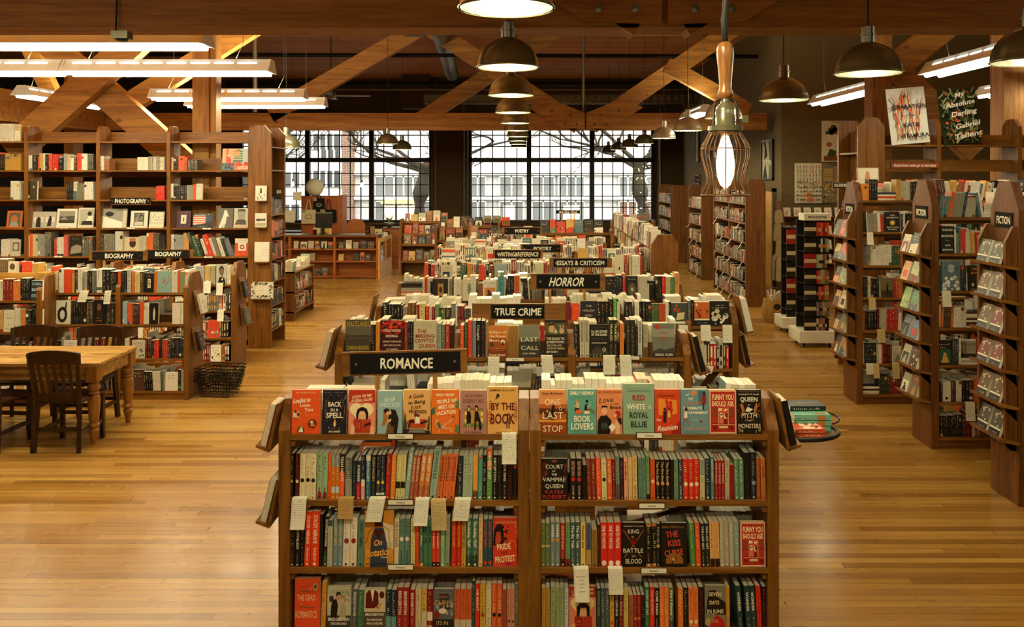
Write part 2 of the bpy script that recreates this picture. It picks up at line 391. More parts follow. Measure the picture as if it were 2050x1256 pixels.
def row(ox, oy, sc, Y, zs, recs, shelf, d=.125, start=1):
    i = start; prev = None
    for rec in recs.strip().split('\n'):
        q = rec.split('|'); g = [float(v) for v in q[0].split(',')]
        x0, x1, top, ln = g[:4]; n = int(g[4]) if len(g) > 4 else 1
        o = g[5] if len(g) > 5 else ox
        if len(g) > 6: x1 = x1 + (g[6] - o) * sc        # end read from the neighbouring close-up
        a, b = X(o + x0 / sc, Y), X(o + x1 / sc, Y)
        h = max(.1, Z(oy + top / sc, Y) - zs); lean = math.atan(ln / sc * Y / F / h)
        if q[1] == 'F':
            w = b - a; make_cover(((a + b) / 2, Y + .002, zs), w * .985, .024, h, q[2], ART[q[3]], q[4], 'face-out books on ' + shelf, -.05); i += 1; continue
        for k in range(n):
            t = (b - a) / n * .95; xc = a + (b - a) * (k + .5) / n
            dy = random.uniform(0, .006)
            lab = '%s spine, %s book along %s' % (colour_word(q[1]), ordinal(i), shelf)
            make_spine((xc, Y + .004 + dy, zs), t, d, h, q[1], q[2], q[3], q[4] if len(q) > 4 else '', q[5] if len(q) > 5 else '', lean, lab, 'books on ' + shelf); i += 1
    return i

ART = {
'loathe': 't ALI HAZELWOOD|50|94|72|4|#f3c9a0|n;t Loathe to|36|77|62|11|#f2e9cf|iu;t Love|46|66|36|8|#f2e9cf;t You|60|56|30|8|#f2e9cf;s 68|46|44|3|12|#f0b080;s 68|42|40|3|10|#f0b080;c 18|46|14|9|#d9814a;c 12|48|6|5|#c9b9a0;p 4,38 20,38 17,47 8,47|#d8cdb8;c 14|51|4|3|#2a1a14;c 24|44|5|4|#5a2a18;p 20,36 30,36 28,42 21,42|#b8a04a;c 74|24|15|10|#5a2418;c 72|27|6|4|#e0c8a0;p 66,18 84,18 78,27 70,25|#c9853a;c 34|11|13|8|#4d5a2c;c 36|14|5|4|#d9b890;p 26,5 42,5 40,12 30,12|#e8e0cc;n 14|1.2|#f09a70|5|8|92|92',
'spell': 'n 60|1|#c9c9b8|6|6|94|90;l 1.6|18,80 10,60 12,40 22,28|#8a5a3a;l 1.6|82,80 92,60 90,40 80,28|#8a5a3a;c 92|84|5|5|#c9923a;c 90|85|4.5|4.5|#1c1a26;s 50|95|84|2.2|20|#b9b9a8;t BACK|50|68|56|11|#e9e3cb;t IN A|50|55|32|7|#e9e3cb;t SPELL|50|43|70|12|#e9e3cb;p 46,18 56,18 58,26 52,36 50,30 46,26|#d9962e;c 51|22|3|4|#f3d890;s 50|13|46|2|14|#b9b9a8;t LANA HARPER|50|6|50|4.5|#d9d3bb',
'serial': 'r 0|71|100|100|#b5301c;t LOVE IN THE TIME|50|86|74|6.5|#ecdcb4|iu;t OF SERIAL KILLERS|50|77|82|6.5|#ecdcb4|iu;r 0|0|100|71|#dd8a70;c 30|56|25|14|#ead9a8;c 70|56|25|14|#ead9a8;p 6,52 94,52 50,22|#ead9a8;p 30,34 74,34 76,46 70,57 58,61 46,61 34,56 29,46|#17110e;p 37,34 66,34 66,44 60,52 44,52 38,44|#dfb286;l 1.2|42,42 49,41|#17110e;l 1.2|56,41 63,42|#17110e;r 20|4|54|34|#a3301c;r 55|4|86|34|#b23a20;p 58,16 84,22 84,28 62,22|#23100c;s 36|24|18|2|6|#ead9a8;s 36|20|18|2|6|#ead9a8;s 36|16|18|2|6|#ead9a8;p 8,0 24,0 25,14 20,23 10,20|#dfb286;p 82,0 98,0 96,16 90,20 84,16|#dfb286',
'ship': 's 50|95|70|3|14|#a8c0bc;t OLIVIA DADE|50|91|60|4|#9fb8b4|n;t SHIP|50|80|46|11|#dbe4da|n;t WRECKED|50|68|84|11|#dbe4da|n;n 30|1|#5f8890|2|4|98|60;p 34,0 72,0 66,22 60,34 44,28|#6e4a22;p 42,30 62,16 84,22 88,34 74,56 56,58 48,46|#1d1712;p 66,0 80,0 86,26 72,30|#1d1712;p 24,48 40,56 46,50 38,30 30,20 18,22 26,34|#a8662a;c 38|54|13|6|#2a1610;c 42|48|6|5|#d9a87c;p 40,24 56,30 58,36 44,34|#d9a87c;c 52|50|6|5|#d9a87c',
'guide': 't A Guide|48|86|56|9|#241712|iu;t to Being|50|73|64|9|#241712|iu;t JUST|48|61|38|7|#241712;t FRIENDS|54|51|66|8|#241712;r 18|14|84|28|#b8441c;p 10,28 30,34 84,34 90,28|#b8441c;p 42,24 62,24 60,40 46,40|#e3dccb;c 46|43|5|4|#3a1a12;c 56|42|5|4|#6a2a18;p 16,14 22,14 28,26 44,26 40,32 24,32|#1e1512;p 62,26 90,32 90,28 66,22|#1e1512;p 0,18 6,50 10,44 12,26 18,30 12,10 2,8|#39442a;p 88,10 94,40 98,40 98,10|#39442a;p 0,0 100,0 100,8 0,12|#2a1a14;p 18,3 84,3 76,12 26,12|#6f6e68;s 50|7|50|2.4|14|#c9c0a8',
'people': 's 50|94|60|2.2|14|#6a2c12;t EMILY HENRY|50|89|68|6|#f3e7c6;t PEOPLE WE|56|75|76|9|#f3e7c6|u;t MEET ON|54|62|60|9|#f3e7c6|u;t VACATION|52|49|74|9.5|#f3e7c6|u;p 0,58 14,62 10,54 16,50 0,42|#3f6a4a;p 100,78 88,74 92,68 84,62 100,58|#4a7a55;p 100,20 86,22 90,12 84,6 100,2|#4a7a55;l 1.6|14,26 24,14 70,13 76,4|#efe6d0;l 1.6|30,12 26,3|#efe6d0;l 1.2|44,25 66,26 82,38|#efe6d0;p 18,24 28,28 36,14 26,13|#2f6a4a;c 19|30|5|4|#d9a27a;p 34,16 44,13 56,22 52,24|#d9a27a;c 80|40|4|3|#7a3a20;l 3|60,29 76,34|#d9a27a',
'delilah': 't DELILAH GREEN|50|88|66|6.5|#3a1f1c|n;t DOESNT CARE|50|76|80|9|#3a1f1c|n;r 12|22|90|54|#b8893a;p 8,54 94,54 80,60 22,60|#7a6a4a;r 18|44|26|50|#e3cf9a;r 78|42|86|50|#e3cf9a;r 78|28|86|36|#e3cf9a;r 18|26|26|34|#e3cf9a;r 12|18|90|24|#6a7a3a;p 24,24 40,24 42,40 38,52 26,52 24,40|#1a0f10;c 33|60|6|6|#3a1a14;c 33|58|4|4|#dba882;l 2|29,24 28,10|#dba882;l 2|36,24 38,10|#dba882;p 54,30 70,30 72,12 76,10 82,12 78,30 68,52 56,52|#160e10;p 54,30 60,30 60,10 54,10|#160e10;c 62|60|7|7|#1c0f10;c 62|58|4|4|#dba882;t ASHLEY HERRING BLAKE|50|5|62|2.6|#3a1f1c',
'bythe': 't JASMINE GUILLORY|50|93|86|4.4|#3a1a18;s 66|86|46|2|16|#a87a3a;s 66|83|46|2|14|#a87a3a;t BY THE|50|59|80|16|#5a1418;t BOOK|48|33|80|22|#5a1418;l 4|34,84 26,72|#2a1414;c 34|82|5|4|#2a1414;p 20,66 34,66 32,74 26,74|#c9a86a;n 26|2|#c23a24|4|28|12|66;n 26|2|#c23a24|86|28|96|66;n 20|1.4|#3f5a2c|3|24|14|70;n 20|1.4|#3f5a2c|86|24|97|70;l 6|66,34 66,26|#1f2438;l 3|64,26 63,12|#1f2438;l 3|70,26 71,12|#1f2438;c 67|42|3|3|#5a2a18;l 1|46,10 80,9|#ece3cb;t MEANT TO BE|50|4|46|2.4|#5a2a20',
'onelast': 'r 0|68|100|100|#d9905a;r 0|60|100|68|#b5602c;r 0|32|100|60|#a85a2a;r 0|27|100|32|#d9962e;r 0|0|100|27|#8f4018;r 2|46|98|58|#5a2c16;t Casey McQuiston|50|93|80|4.5|#4a1f14|i;s 50|88|74|2|18|#7a3a1c;t ONE|50|73|60|15|#f0dfb6|n;p 44,32 54,32 58,50 56,60 46,58|#1c1412;c 52|62|6|4|#1c1412;p 22,34 34,34 36,46 28,50|#23201c;c 30|52|4|3|#d9a27a;t LAST|50|43|78|16|#f0dfb6|n;t STOP|50|13|72|15|#f0dfb6|n;c 78|58|5|4|#e8c070;c 78|58|3|2.4|#2a1712',
'lovers': 't EMILY HENRY|50|92|84|8|#ece6cd;s 50|85|70|2|18|#2c4a44;s 50|81|76|2|18|#2c4a44;p 24,48 42,48 40,58 24,58|#17110e;p 30,58 40,60 38,72 30,70|#d9b28a;c 32|74|4.5|3.6|#c98a4a;l 2.4|32,66 20,62|#d9b28a;c 38|50|13|5|#d8602c;r 58|45|76|52|#e3d8a8;p 58,54 68,54 68,68 60,66|#17110e;c 67|74|4.5|3.6|#17110e;l 5|64,55 84,55 94,48|#7a5424;l 2.4|66,62 74,62 80,68|#d9b28a;t BOOK|50|35|58|14|#ece6cd;t LOVERS|50|18|80|15|#ece6cd;s 50|7|72|2|18|#2c4a44;s 50|4|40|2|12|#2c4a44',
'brain': 't ALI HAZELWOOD|52|94|94|4.4|#8a2a1c;s 52|89|70|2|16|#9a5a30;t Love|38|77|58|12|#17110e|inu;t on the|70|68|32|5|#17110e|inu;t Brain|74|60|46|7|#17110e;p 2,0 50,0 58,30 40,42 14,40 4,30|#14100e;r 18|10|42|26|#2c3430;s 30|22|22|2|9|#8a9a8a;s 30|18|22|2|9|#8a9a8a;c 30|52|12|9|#e0ab80;p 16,56 20,64 40,64 44,56 40,60 22,60|#17110e;p 74,0 90,0 92,20 86,34 74,32 70,20|#e0ab80;c 82|45|12|8|#b0261c;c 72|42|6|5|#e0ab80;p 46,16 60,4 74,16 60,24|#e6dfd0;p 78,34 96,38 98,22 90,22|#2a1714',
'rwrb': 'n 60|.8|#4f7460|2|4|98|92;t CASEY MCQUISTON|50|86|74|3.4|#2f4a42|n;s 50|95|50|2|12|#cfd8c4;s 50|91|70|2|18|#3f5f54;t RED|50|73|42|11|#a83420;t WHITE|42|55|60|11|#e9e6d2;t &|86|55|12|10|#c9d4c0|n;t ROYAL|50|38|62|12|#203a34;t BLUE|50|20|54|12|#203a34;s 50|9|20|2|7|#cfd8c4',
'reunion': 'p 0,60 100,70 100,100 0,100|#c8441c;s 46|95|80|2|20|#e8b080;t KAYLA OLSON|44|86|66|4|#5a1a14;p 14,42 14,80 88,76 88,44|#e08a30;p 40,44 46,74 52,74 56,64 66,66 72,54 66,44|#c42c1c;c 46|74|6|5|#c42c1c;c 62|70|7|5|#c42c1c;p 32,26 44,26 46,52 32,52|#2c1a20;c 38|56|4.5|3.5|#2c1a20;p 50,38 62,38 58,54 52,54|#e0b060;c 56|56|4|3|#5a1f18;l 2|54,38 54,26|#d9976a;p 60,0 100,0 100,30 84,22|#9a2016;t The|14|32|20|5|#f0e0c6|i;t Reunion|50|15|82|12|#f0e0c6|iu',
'roommate': 'p 62,66 90,66 90,97 62,97|#486a74;c 46|92|11|6|#d88a5a;s 46|92|16|4|6|#8a3a20;l 3|16,86 30,90|#e6e0cc;t THE|34|79|18|6|#e6e2d0;t American|46|70|76|7|#cf7a60|inu;t ROOMMATE|42|58|66|6.5|#e9e6d4;t EXPERIMENT|62|48|70|6.5|#e9e6d4;p 74,68 88,68 90,88 76,88|#8f2a20;c 82|91|4|3.5|#1c1412;l 3.4|80,68 80,54|#1c1412;p 10,36 22,36 22,52 12,52|#e3dcc8;c 18|56|5|5|#3a2016;l 4|14,36 6,20|#8a5a5a;l 4|20,36 26,20|#8a5a5a;s 50|32|24|2.4|8|#e6e2d0;p 64,27 76,27 74,31 66,31|#8f2a20;t ELENA ARMAS|52|13|76|5|#d08468|n;s 46|7|80|2|20|#2c4048;s 46|4|70|2|18|#2c4048',
'funny': 'r 5|4|95|96|#b02a1e;t FUNNY YOU|50|84|82|13|#ecdca8;t SHOULD ASK|50|69|82|12|#ecdca8;r 8|40|30|60|#8f3a2a;r 33|24|68|60|#cf5a48;r 70|40|92|60|#8f3a2a;r 8|24|30|38|#a8342a;r 70|24|92|38|#a8342a;p 34,52 48,54 46,58 34,59|#ecdca8;p 54,52 67,54 66,57 56,57|#ecdca8;p 36,24 50,24 48,36 38,36|#d8705c;p 52,24 66,24 64,34 54,34|#7a1a16;c 43|43|6|5.5|#e8d8b0;r 38|43|48|45|#17110e;c 58|41|5.5|5.5|#e8d8b0;c 61|43|5|5|#7a1a16;l .9|32,22 32,62|#ecdca8;l .9|69,22 69,62|#ecdca8;l .9|8,22 92,22|#ecdca8;p 10,18 28,18 19,8|#6a1616;p 72,18 90,18 81,8|#6a1616;r 34|14|66|19|#e0c48a;s 50|16.5|26|2.6|8|#8f1a14;t ELISSA SUSSMAN|50|4.5|70|2.6|#ecdca8',
'queen': 'l 1.4|8,96 92,96|#8a7a5a;t SCARLETT ST CLAIR|50|90|84|2.8|#ddd2ac;t QUEEN|50|79|72|10|#e6dfc6;t OF|50|66|10|3|#d9d0b0;p 14,66 20,70 32,46 26,44|#b5782a;p 86,66 80,70 68,46 74,44|#b5782a;p 34,52 50,50 66,56 52,60 44,62|#e3ddc8;l 3|20,72 30,56 26,44|#a86a2a;l 3|80,72 70,56 74,44|#a86a2a;n 12|3|#8a4a20|4|40|16|70;n 12|3|#8a4a20|84|40|96|70;t MYTH|50|43|66|12|#e6dfc6|n;t AND|50|31|18|3|#d9d0b0;t MONSTERS|50|19|92|10|#e6dfc6|n;n 14|2.6|#9a8a5a|6|4|24|14;n 14|2.6|#9a8a5a|76|4|94|14;l 4|30,30 50,40 70,30|#8a5a20',
'rotation': 'r 0|0|100|100|#c98a2e;p 20,0 78,0 78,50 64,70 36,70 22,50|#2f3a4c;p 34,72 64,72 66,100 38,100|#3a1010;p 30,66 68,66 50,48|#4a120e;p 62,80 100,74 100,30 78,40|#d8c8a0;l 1.6|30,70 14,62 8,44 0,44|#17110e;l 1.6|66,72 84,66 86,42|#17110e;c 86|40|9|6|#b5ad98;t On|48|44|30|11|#e0a84a|iu;t Rotation|50|27|92|13|#e0a84a|iu;t A Novel|68|18|22|3|#e6e0cc|i;t SHIRLENE OBUOBI|50|6|90|4|#17110e|n',
'pride': 'r 0|0|100|100|#c8371f;n 16|5|#d9602c|40|40|98|92;t NIKKI PAYNE|54|91|88|6|#e0a068|n;p 0,44 4,76 18,88 36,88 44,70 44,50 30,42 10,44|#1a0f12;n 30|4|#1a0f12|20|52|62|84;p 10,46 26,44 34,56 30,72 14,72 10,60|#b0402a;t PRIDE|44|42|58|12|#ecd8a0|u;t and|46|30|26|6|#5a1410|n;t PROTEST|50|17|84|13|#ecd8a0|u;n 10|1.5|#7a1a14|64|40|92|60;c 64|8|12|4|#a81f2a;l .8|4,4 94,2|#e0a0a0',
'vampire': 'n 12|9|#5a2a26|4|50|20|92;n 8|8|#4a2620|84|30|98|90;c 50|94|10|4|#7a3a36;t COURT|50|81|66|10|#e9e3d0|n;t OF|48|70|12|4|#d9d3c0;t THE|50|62|20|5|#d9d3c0;t VAMPIRE|50|50|86|10|#e9e3d0|n;t QUEEN|50|34|68|10|#e9e3d0|n;t KATEE|50|20|70|8|#c8362a|n;t ROBERT|50|8|88|9|#c8362a|n',
'king': 't SCARLETT ST CLAIR|50|92|84|2.6|#c9c2a8;l 4|6,84 36,60|#8a5424;l 4|94,84 62,58|#8a5424;l 2|36,60 84,22|#b58a4a;l 2|62,58 10,22|#b58a4a;c 50|58|15|9|#5a1014;c 48|54|9|6|#7a1418;t KING|50|81|50|10|#e9e3d0|n;t OF|46|69|10|3|#d9d3c0;t BATTLE|48|38|88|10|#e9e3d0|n;t AND|50|25|16|4|#d9d3c0|n;t BLOOD|50|14|72|11|#e9e3d0|n',
'kiss': 'n 26|.9|#8a8aa0|50|30|96|94;t ERIN STERLING|46|91|84|5|#a87440|n;t THE|42|75|48|14|#c8423a|u;t KISS|50|55|50|14|#c8423a|u;t CURSE|48|33|72|14|#c8503a|u;p 18,8 84,8 84,18 76,26 60,32 40,32 26,26 18,18|#8a5a24;c 46|18|4|3|#e0a850;c 56|20|4|3|#7a3018;r 40|8|44|15|#2a1812',
'dead': 'r 0|0|100|100|#dd4a22;s 60|95|50|2|16|#e88a60;t THE DEAD|46|66|74|11|#ecd09a|n;t ROMANTICS|46|36|86|13|#ecd09a|n;l 3|22,77 78,76|#3f5a3a;l 3|18,50 82,48|#3f5a3a;l 1.4|60,80 70,86|#e0b088;l 1.4|26,52 22,58|#e0b088;s 36|86|50|3|14|#8a2a18;s 36|82|44|3|12|#8a2a18;c 82|86|10|7|#a89a5a;c 82|86|6|4|#5a4a2a;t Ashley Poston|50|11|72|7|#2a1410|iu;n 20|1.6|#e8a050|6|3|94|16',
'duke': 'r 0|0|100|100|#b5b59c;r 0|0|100|40|#3a3a34;n 20|3|#8a8a70|60|60|98|96;t JULIA QUINN|52|91|72|5|#7a7a62|n;p 14,30 40,30 46,62 38,76 22,72 16,58|#15120f;c 46|80|9|8|#b88a68;p 36,80 40,90 56,90 58,82 50,86|#17110e;p 50,30 78,30 82,54 74,62 58,60|#a8997c;c 66|70|8|7|#caa080;p 56,76 60,84 74,84 78,72 72,66 74,76|#a8864a;c 18|76|10|7|#4a1f1c;t BRIDGERTON|50|33|92|7|#e9e6d6;t THE DUKE AND I|50|24|70|5|#e9e6d6;s 50|16|40|2|10|#b9b9a8;s 50|8|66|3|18|#b9b9a8',
'viscount': 'r 0|0|100|100|#c9bfa0;r 0|0|100|50|#4f4632;p 6,58 70,58 66,92 54,98 22,98 8,90|#5a1214;p 30,98 48,98 40,72|#e6dfcc;p 60,64 84,72 84,68 70,54|#c9964a;c 84|88|12|8|#4a1f1c;c 56|56|7|5|#d9b28a;t BRIDGERTON|50|45|88|6|#e9e6d6;t THE VISCOUNT|50|33|74|5|#e9e6d6;t WHO LOVED ME|50|25|76|5|#e9e6d6;s 50|19|56|2|14|#b9b9a8;t JULIA QUINN|50|10|80|6|#e9e6d6|n',
'kissq': 'r 0|0|100|100|#5c5f62;p 30,90 74,90 86,60 76,54 34,60 20,66|#2a2c30;n 30|5|#a8a89a|6|44|96|70;c 46|52|20|6|#d9d2bc;s 50|94|84|3|24|#b9b9a8;t JULIA|50|84|40|6|#c98a4a|n;t QUINN|50|71|86|13|#c9a04a|n;c 18|44|14|9|#7a2018;r 0|0|100|34|#1c1c1c;t ITS IN|44|26|60|9|#c9b47a|n;t HIS KISS|48|13|76|9|#c9b47a|n',
'lovekill2': 'r 0|78|100|100|#a82a1c;t LOVE IN THE TIME|50|92|82|5|#ecdcb4|iu;t OF SERIAL KILLERS|50|84|82|5|#ecdcb4|iu;r 0|0|100|78|#d07a5c;c 30|66|25|13|#dfc888;c 70|66|25|13|#dfc888;p 8,60 92,60 50,34|#dfc888;p 28,38 76,38 76,58 64,66 40,66 28,58|#17110e;p 38,38 66,38 64,56 42,56|#d9aa7c;r 20|6|52|38|#9a2418;r 53|6|84|38|#a8301c;s 36|28|18|2|6|#ead9a8;s 36|22|18|2|6|#ead9a8;p 6,4 22,4 22,24 10,22|#d9aa7c',
'seven': 'r 0|0|100|100|#7a7660;p 4,44 18,90 50,92 62,76 96,66 98,40|#17120f;t SEVEN|48|83|60|8|#d9cf9a;t DAYS|44|66|46|8|#d9cf9a;t IN JUNE|48|48|78|8|#d9cf9a;p 14,0 98,0 90,28 56,42 30,28|#b01f1a;r 0|0|14|20|#17120f;c 14|26|13|9|#a8955a;t TIA|46|28|32|8|#e0a078|n;t WILLIAMS|52|9|88|10|#e0a078|n',
# true crime
'waste': 'r 0|0|100|100|#3f3c2c;r 0|60|100|86|#5c5a48;r 0|0|100|12|#23211a;s 50|5|96|8|30|#a8a48a;t WASTELANDS|50|90|92|14|#c9a83e|n;s 50|62|60|4|14|#8a8668;s 50|52|72|4|18|#8a8668;t CORBAN ADDISON|50|26|90|11|#c9a83e|n;t FOREWORD BY|50|15|60|3|#c9c4a8',
'holly': 'r 0|0|100|100|#3a0a08;n 26|9|#a81a10|4|64|96|98;n 16|5|#e0502a|10|76|90|98;t HOLLYWOOD|50|73|74|7|#ddd6bb;t ENDING|48|58|50|7|#ddd6bb;t HARVEY WEINSTEIN|50|43|78|4.4|#cfc8ac;t AND THE CULTURE|50|33|72|4.4|#cfc8ac;t OF SILENCE|50|22|48|4.4|#cfc8ac;t KEN AULETTA|50|8|78|6|#ddd6bb',
'crypto': 'r 0|0|100|100|#b9b293;s 60|92|44|2.4|14|#3a3a2c;s 60|88|44|2.4|14|#3a3a2c;s 60|84|40|2.4|12|#3a3a2c;n 18|1.3|#8a8468|4|6|96|96;t THE|36|72|42|10|#a3341c;t MISSING|50|59|86|10|#8f2c18;t CRYPTO|46|46|84|10|#7a2a18;t QUEEN|58|32|74|10|#a3341c;t JAMIE|62|19|44|7|#3a2c20;t BARTLETT|56|8|82|7|#3a2c20',
'killers': 'r 0|0|100|100|#9a4a16;r 0|60|100|100|#c07026;r 0|0|100|26|#7a3010;n 22|3|#d98a3a|4|60|96|98;t Killers of|50|80|90|8|#ecd8aa;t the Flower|52|67|88|8|#ecd8aa;t Moon|32|54|56|8|#ecd8aa;c 78|49|12|7|#ead8b0;p 70,40 84,40 78,52|#17110e;c 20|40|12|7|#4a3422;s 50|28|76|3|18|#e0c08a;s 50|22|72|3|16|#e0c08a;t David Grann|48|8|88|7|#ecd8aa',
'last': 'r 0|0|100|100|#33362c;r 0|58|100|100|#777b66;r 0|50|100|60|#5a5e4c;s 50|82|46|2.4|14|#23261c;s 50|76|74|2.4|22|#23261c;s 50|71|64|2.4|18|#23261c;n 40|1.6|#6a6a4c|4|4|96|40;t LAST|50|56|86|13|#dfd9b8|n;t CALL|52|30|88|13|#dfd9b8|n;t ELON GREEN|50|12|64|5|#cfc9a8',
'jones': 'r 0|0|100|100|#1c1712;r 0|60|100|92|#4a4a2c;n 26|5|#6a6a3c|4|66|96|92;c 32|76|15|11|#c49a78;p 16,82 20,90 44,90 50,74 44,86 22,84|#2a1810;c 80|70|12|7|#c9a080;l 4|76,72 72,86|#c9a080;l 4|84,72 88,86|#c9a080;p 44,62 60,66 52,78|#c9c2ac;t THE ROAD TO|50|50|88|6.5|#ddd6bb;t JONESTOWN|50|41|84|6.5|#ddd6bb;t JIM JONES AND|46|32|72|5|#c9b48a;t PEOPLES TEMPLE|52|24|84|5|#c9b48a;t JEFF GUINN|34|15|52|5|#ddd6bb;s 44|8|76|2.4|22|#a8894a',
'gone': 'r 0|0|100|100|#16150f;s 50|92|60|2.4|14|#8a8670;t ILL BE GONE|50|79|84|7|#e3dfca;t IN THE DARK|50|69|82|7|#e3dfca;s 50|59|74|2.4|18|#8a8670;s 50|54|70|2.4|18|#8a8670;t MICHELLE MCNAMARA|50|44|80|4|#cfcab0;p 0,10 20,24 40,34 60,26 98,16 98,8 0,4|#3a3a28;n 1|1|#c9c49a|40|33|42|34;p 16,0 22,14 28,0|#6a6a48;p 30,0 38,16 44,0|#5a5a3c;p 50,0 56,12 62,0|#6a6a48;c 76|24|9|6|#d8cda0;c 76|24|6|4|#4a4428',
'tell': 'r 0|0|100|100|#6f7164;r 0|60|100|84|#8a8c80;r 0|0|100|18|#23241e;p 0,18 30,26 60,22 98,30 98,14 0,12|#3c3c30;t IF|50|89|16|7|#a8503a|n;t YOU|50|72|38|8|#9a3a22|n;t TELL|50|56|44|8|#9a3a22|n;c 18|90|10|7|#b8301f;s 50|47|64|2|18|#3a3a30;s 50|42|70|2|18|#3a3a30;s 50|37|40|2|12|#3a3a30;t GREGG OLSEN|50|8|82|7|#dedac4',
}
# ---------------------------------------------------------------- room
def floormat():
    m, nt, b = newmat('maple_strip_floor'); N = nt.nodes.new; L = nt.links.new
    def math_(op, a, v=None, c=None):
        n = N('ShaderNodeMath'); n.operation = op
        for i, q in enumerate((a, v, c)):
            if q is None: continue
            if isinstance(q, (int, float)): n.inputs[i].default_value = q
            else: L(q, n.inputs[i])
        return n.outputs[0]
    def ramp(src, a, b_, lo=0., hi=1.):
        r = N('ShaderNodeMapRange'); L(src, r.inputs[0]); r.inputs[1].default_value = a; r.inputs[2].default_value = b_; r.inputs[3].default_value = lo; r.inputs[4].default_value = hi; return r.outputs[0]
    def noise(scale, vec, s_=1, det=6, ro=.6):
        mp = N('ShaderNodeMapping'); mp.inputs['Scale'].default_value = scale; L(vec, mp.inputs['Vector']); n = N('ShaderNodeTexNoise'); n.inputs['Scale'].default_value = s_; n.inputs['Detail'].default_value = det; n.inputs['Roughness'].default_value = ro; L(mp.outputs[0], n.inputs['Vector']); return n.outputs['Fac']
    def mix(f, c, col):
        x = N('ShaderNodeMix'); x.data_type = 'RGBA'; L(f, x.inputs[0]); L(c, x.inputs[6]); x.inputs[7].default_value = (*lin(col), 1); return x.outputs[2]
    tc = N('ShaderNodeTexCoord'); O = tc.outputs['Object']; sp = N('ShaderNodeSeparateXYZ'); L(O, sp.inputs[0])
    H = .068; row = math_('FLOOR', math_('DIVIDE', sp.outputs[1], H)); wn = N('ShaderNodeTexWhiteNoise'); wn.noise_dimensions = '1D'; L(row, wn.inputs['W'])
    xs = math_('ADD', math_('MULTIPLY', wn.outputs['Value'], 9.7), sp.outputs[0]); u = math_('DIVIDE', xs, 2.3); pl = math_('FLOOR', u); fu = math_('FRACT', u); fv = math_('FRACT', math_('DIVIDE', sp.outputs[1], H))
    cb = N('ShaderNodeCombineXYZ'); L(row, cb.inputs[0]); L(pl, cb.inputs[1]); w2 = N('ShaderNodeTexWhiteNoise'); w2.noise_dimensions = '2D'; L(cb.outputs[0], w2.inputs['Vector']); pr = w2.outputs['Value']
    cr = N('ShaderNodeValToRGB'); e = cr.color_ramp.elements; e[0].position = 0; e[0].color = (*lin('#80591d'), 1); e[1].position = 1; e[1].color = (*lin('#b28c44'), 1); k = e.new(.25); k.color = (*lin('#9c7430'), 1)
    L(pr, cr.inputs[0])
    cv = N('ShaderNodeCombineXYZ'); L(math_('ADD', sp.outputs[0], math_('MULTIPLY', pr, 31)), cv.inputs[0]); L(sp.outputs[1], cv.inputs[1]); V = cv.outputs[0]
    g = ramp(noise((1.1, 30, 1), V, 1.2, 8, .65), .3, .75, .72, 1.16); hs = N('ShaderNodeHueSaturation'); L(cr.outputs[0], hs.inputs['Color']); L(g, hs.inputs['Value']); c = hs.outputs[0]
    big = ramp(noise((.5, .9, 1), O, 1, 3), .35, .7); c = mix(math_('MULTIPLY', big, .35), c, '#9a6a26')                      # broad amber and worn areas
    worn = ramp(noise((.7, 34, 1), O, 1.1, 7, .8), .585, .66, 0, .6); c = mix(worn, c, '#8a7a50')                         # grey scuffs along the grain
    split = ramp(noise((.8, 40, 1), V, 1.3, 4, .6), .675, .70); c = mix(split, c, '#2a1808')
    spk = ramp(noise((26, 60, 1), O, 1, 2, .5), .735, .76); c = mix(spk, c, '#3a2410')
    seam = math_('MULTIPLY', math_('LESS_THAN', fv, .045), ramp(noise((2, 3, 1), O, 1.5, 2), .38, .55, .25, 1)); end = math_('LESS_THAN', fu, .0022)
    sm = math_('MAXIMUM', seam, math_('MULTIPLY', end, .9)); c = mix(sm, c, '#3c240e')
    L(c, b.inputs['Base Color']); L(ramp(noise((1, 1, 1), O, .9, 4), .35, .65, .2, .36), b.inputs['Roughness']); b.inputs['Specular IOR Level'].default_value = .5
    bp = N('ShaderNodeBump'); bp.inputs['Strength'].default_value = .35; bp.inputs['Distance'].default_value = .002; bp.invert = True; L(math_('ADD', sm, math_('MULTIPLY', g, -.25)), bp.inputs['Height']); L(bp.outputs[0], b.inputs['Normal'])
    return m
M['floor'] = floormat()
def plankmat():
    m, nt, b = newmat('ceiling_planks'); N = nt.nodes.new; L = nt.links.new
    tc = N('ShaderNodeTexCoord'); br = N('ShaderNodeTexBrick'); br.inputs['Scale'].default_value = 1; br.inputs['Brick Width'].default_value = 3.5; br.inputs['Row Height'].default_value = .09
    br.inputs['Mortar Size'].default_value = .012; br.offset = .4; br.inputs['Color1'].default_value = (*lin('#a8642a'), 1); br.inputs['Color2'].default_value = (*lin('#e0974e'), 1); br.inputs['Mortar'].default_value = (*lin('#1c0e05'), 1)
    L(tc.outputs['Object'], br.inputs['Vector']); L(br.outputs['Color'], b.inputs['Base Color']); b.inputs['Roughness'].default_value = .75; return m
M['planks'] = plankmat()
struct(MB().box(-16, 12, -4, 30.2, -.12, 0).build('floor', 'floor'))
struct(MB().box(-16, 12, -4, 30.2, 6.0, 6.15).build('ceiling', 'planks'))
struct(MB().box(-16.2, -16, -4, 30.2, 0, 6).build('wall_left', 'dark'))
struct(MB().box(12, 12.2, -4, 18.2, 0, 6).build('wall_right', 'walltan'))
struct(MB().box(-16, 12, -4.2, -4, 0, 6).build('wall_behind', 'walltan'))
WY = 30.0
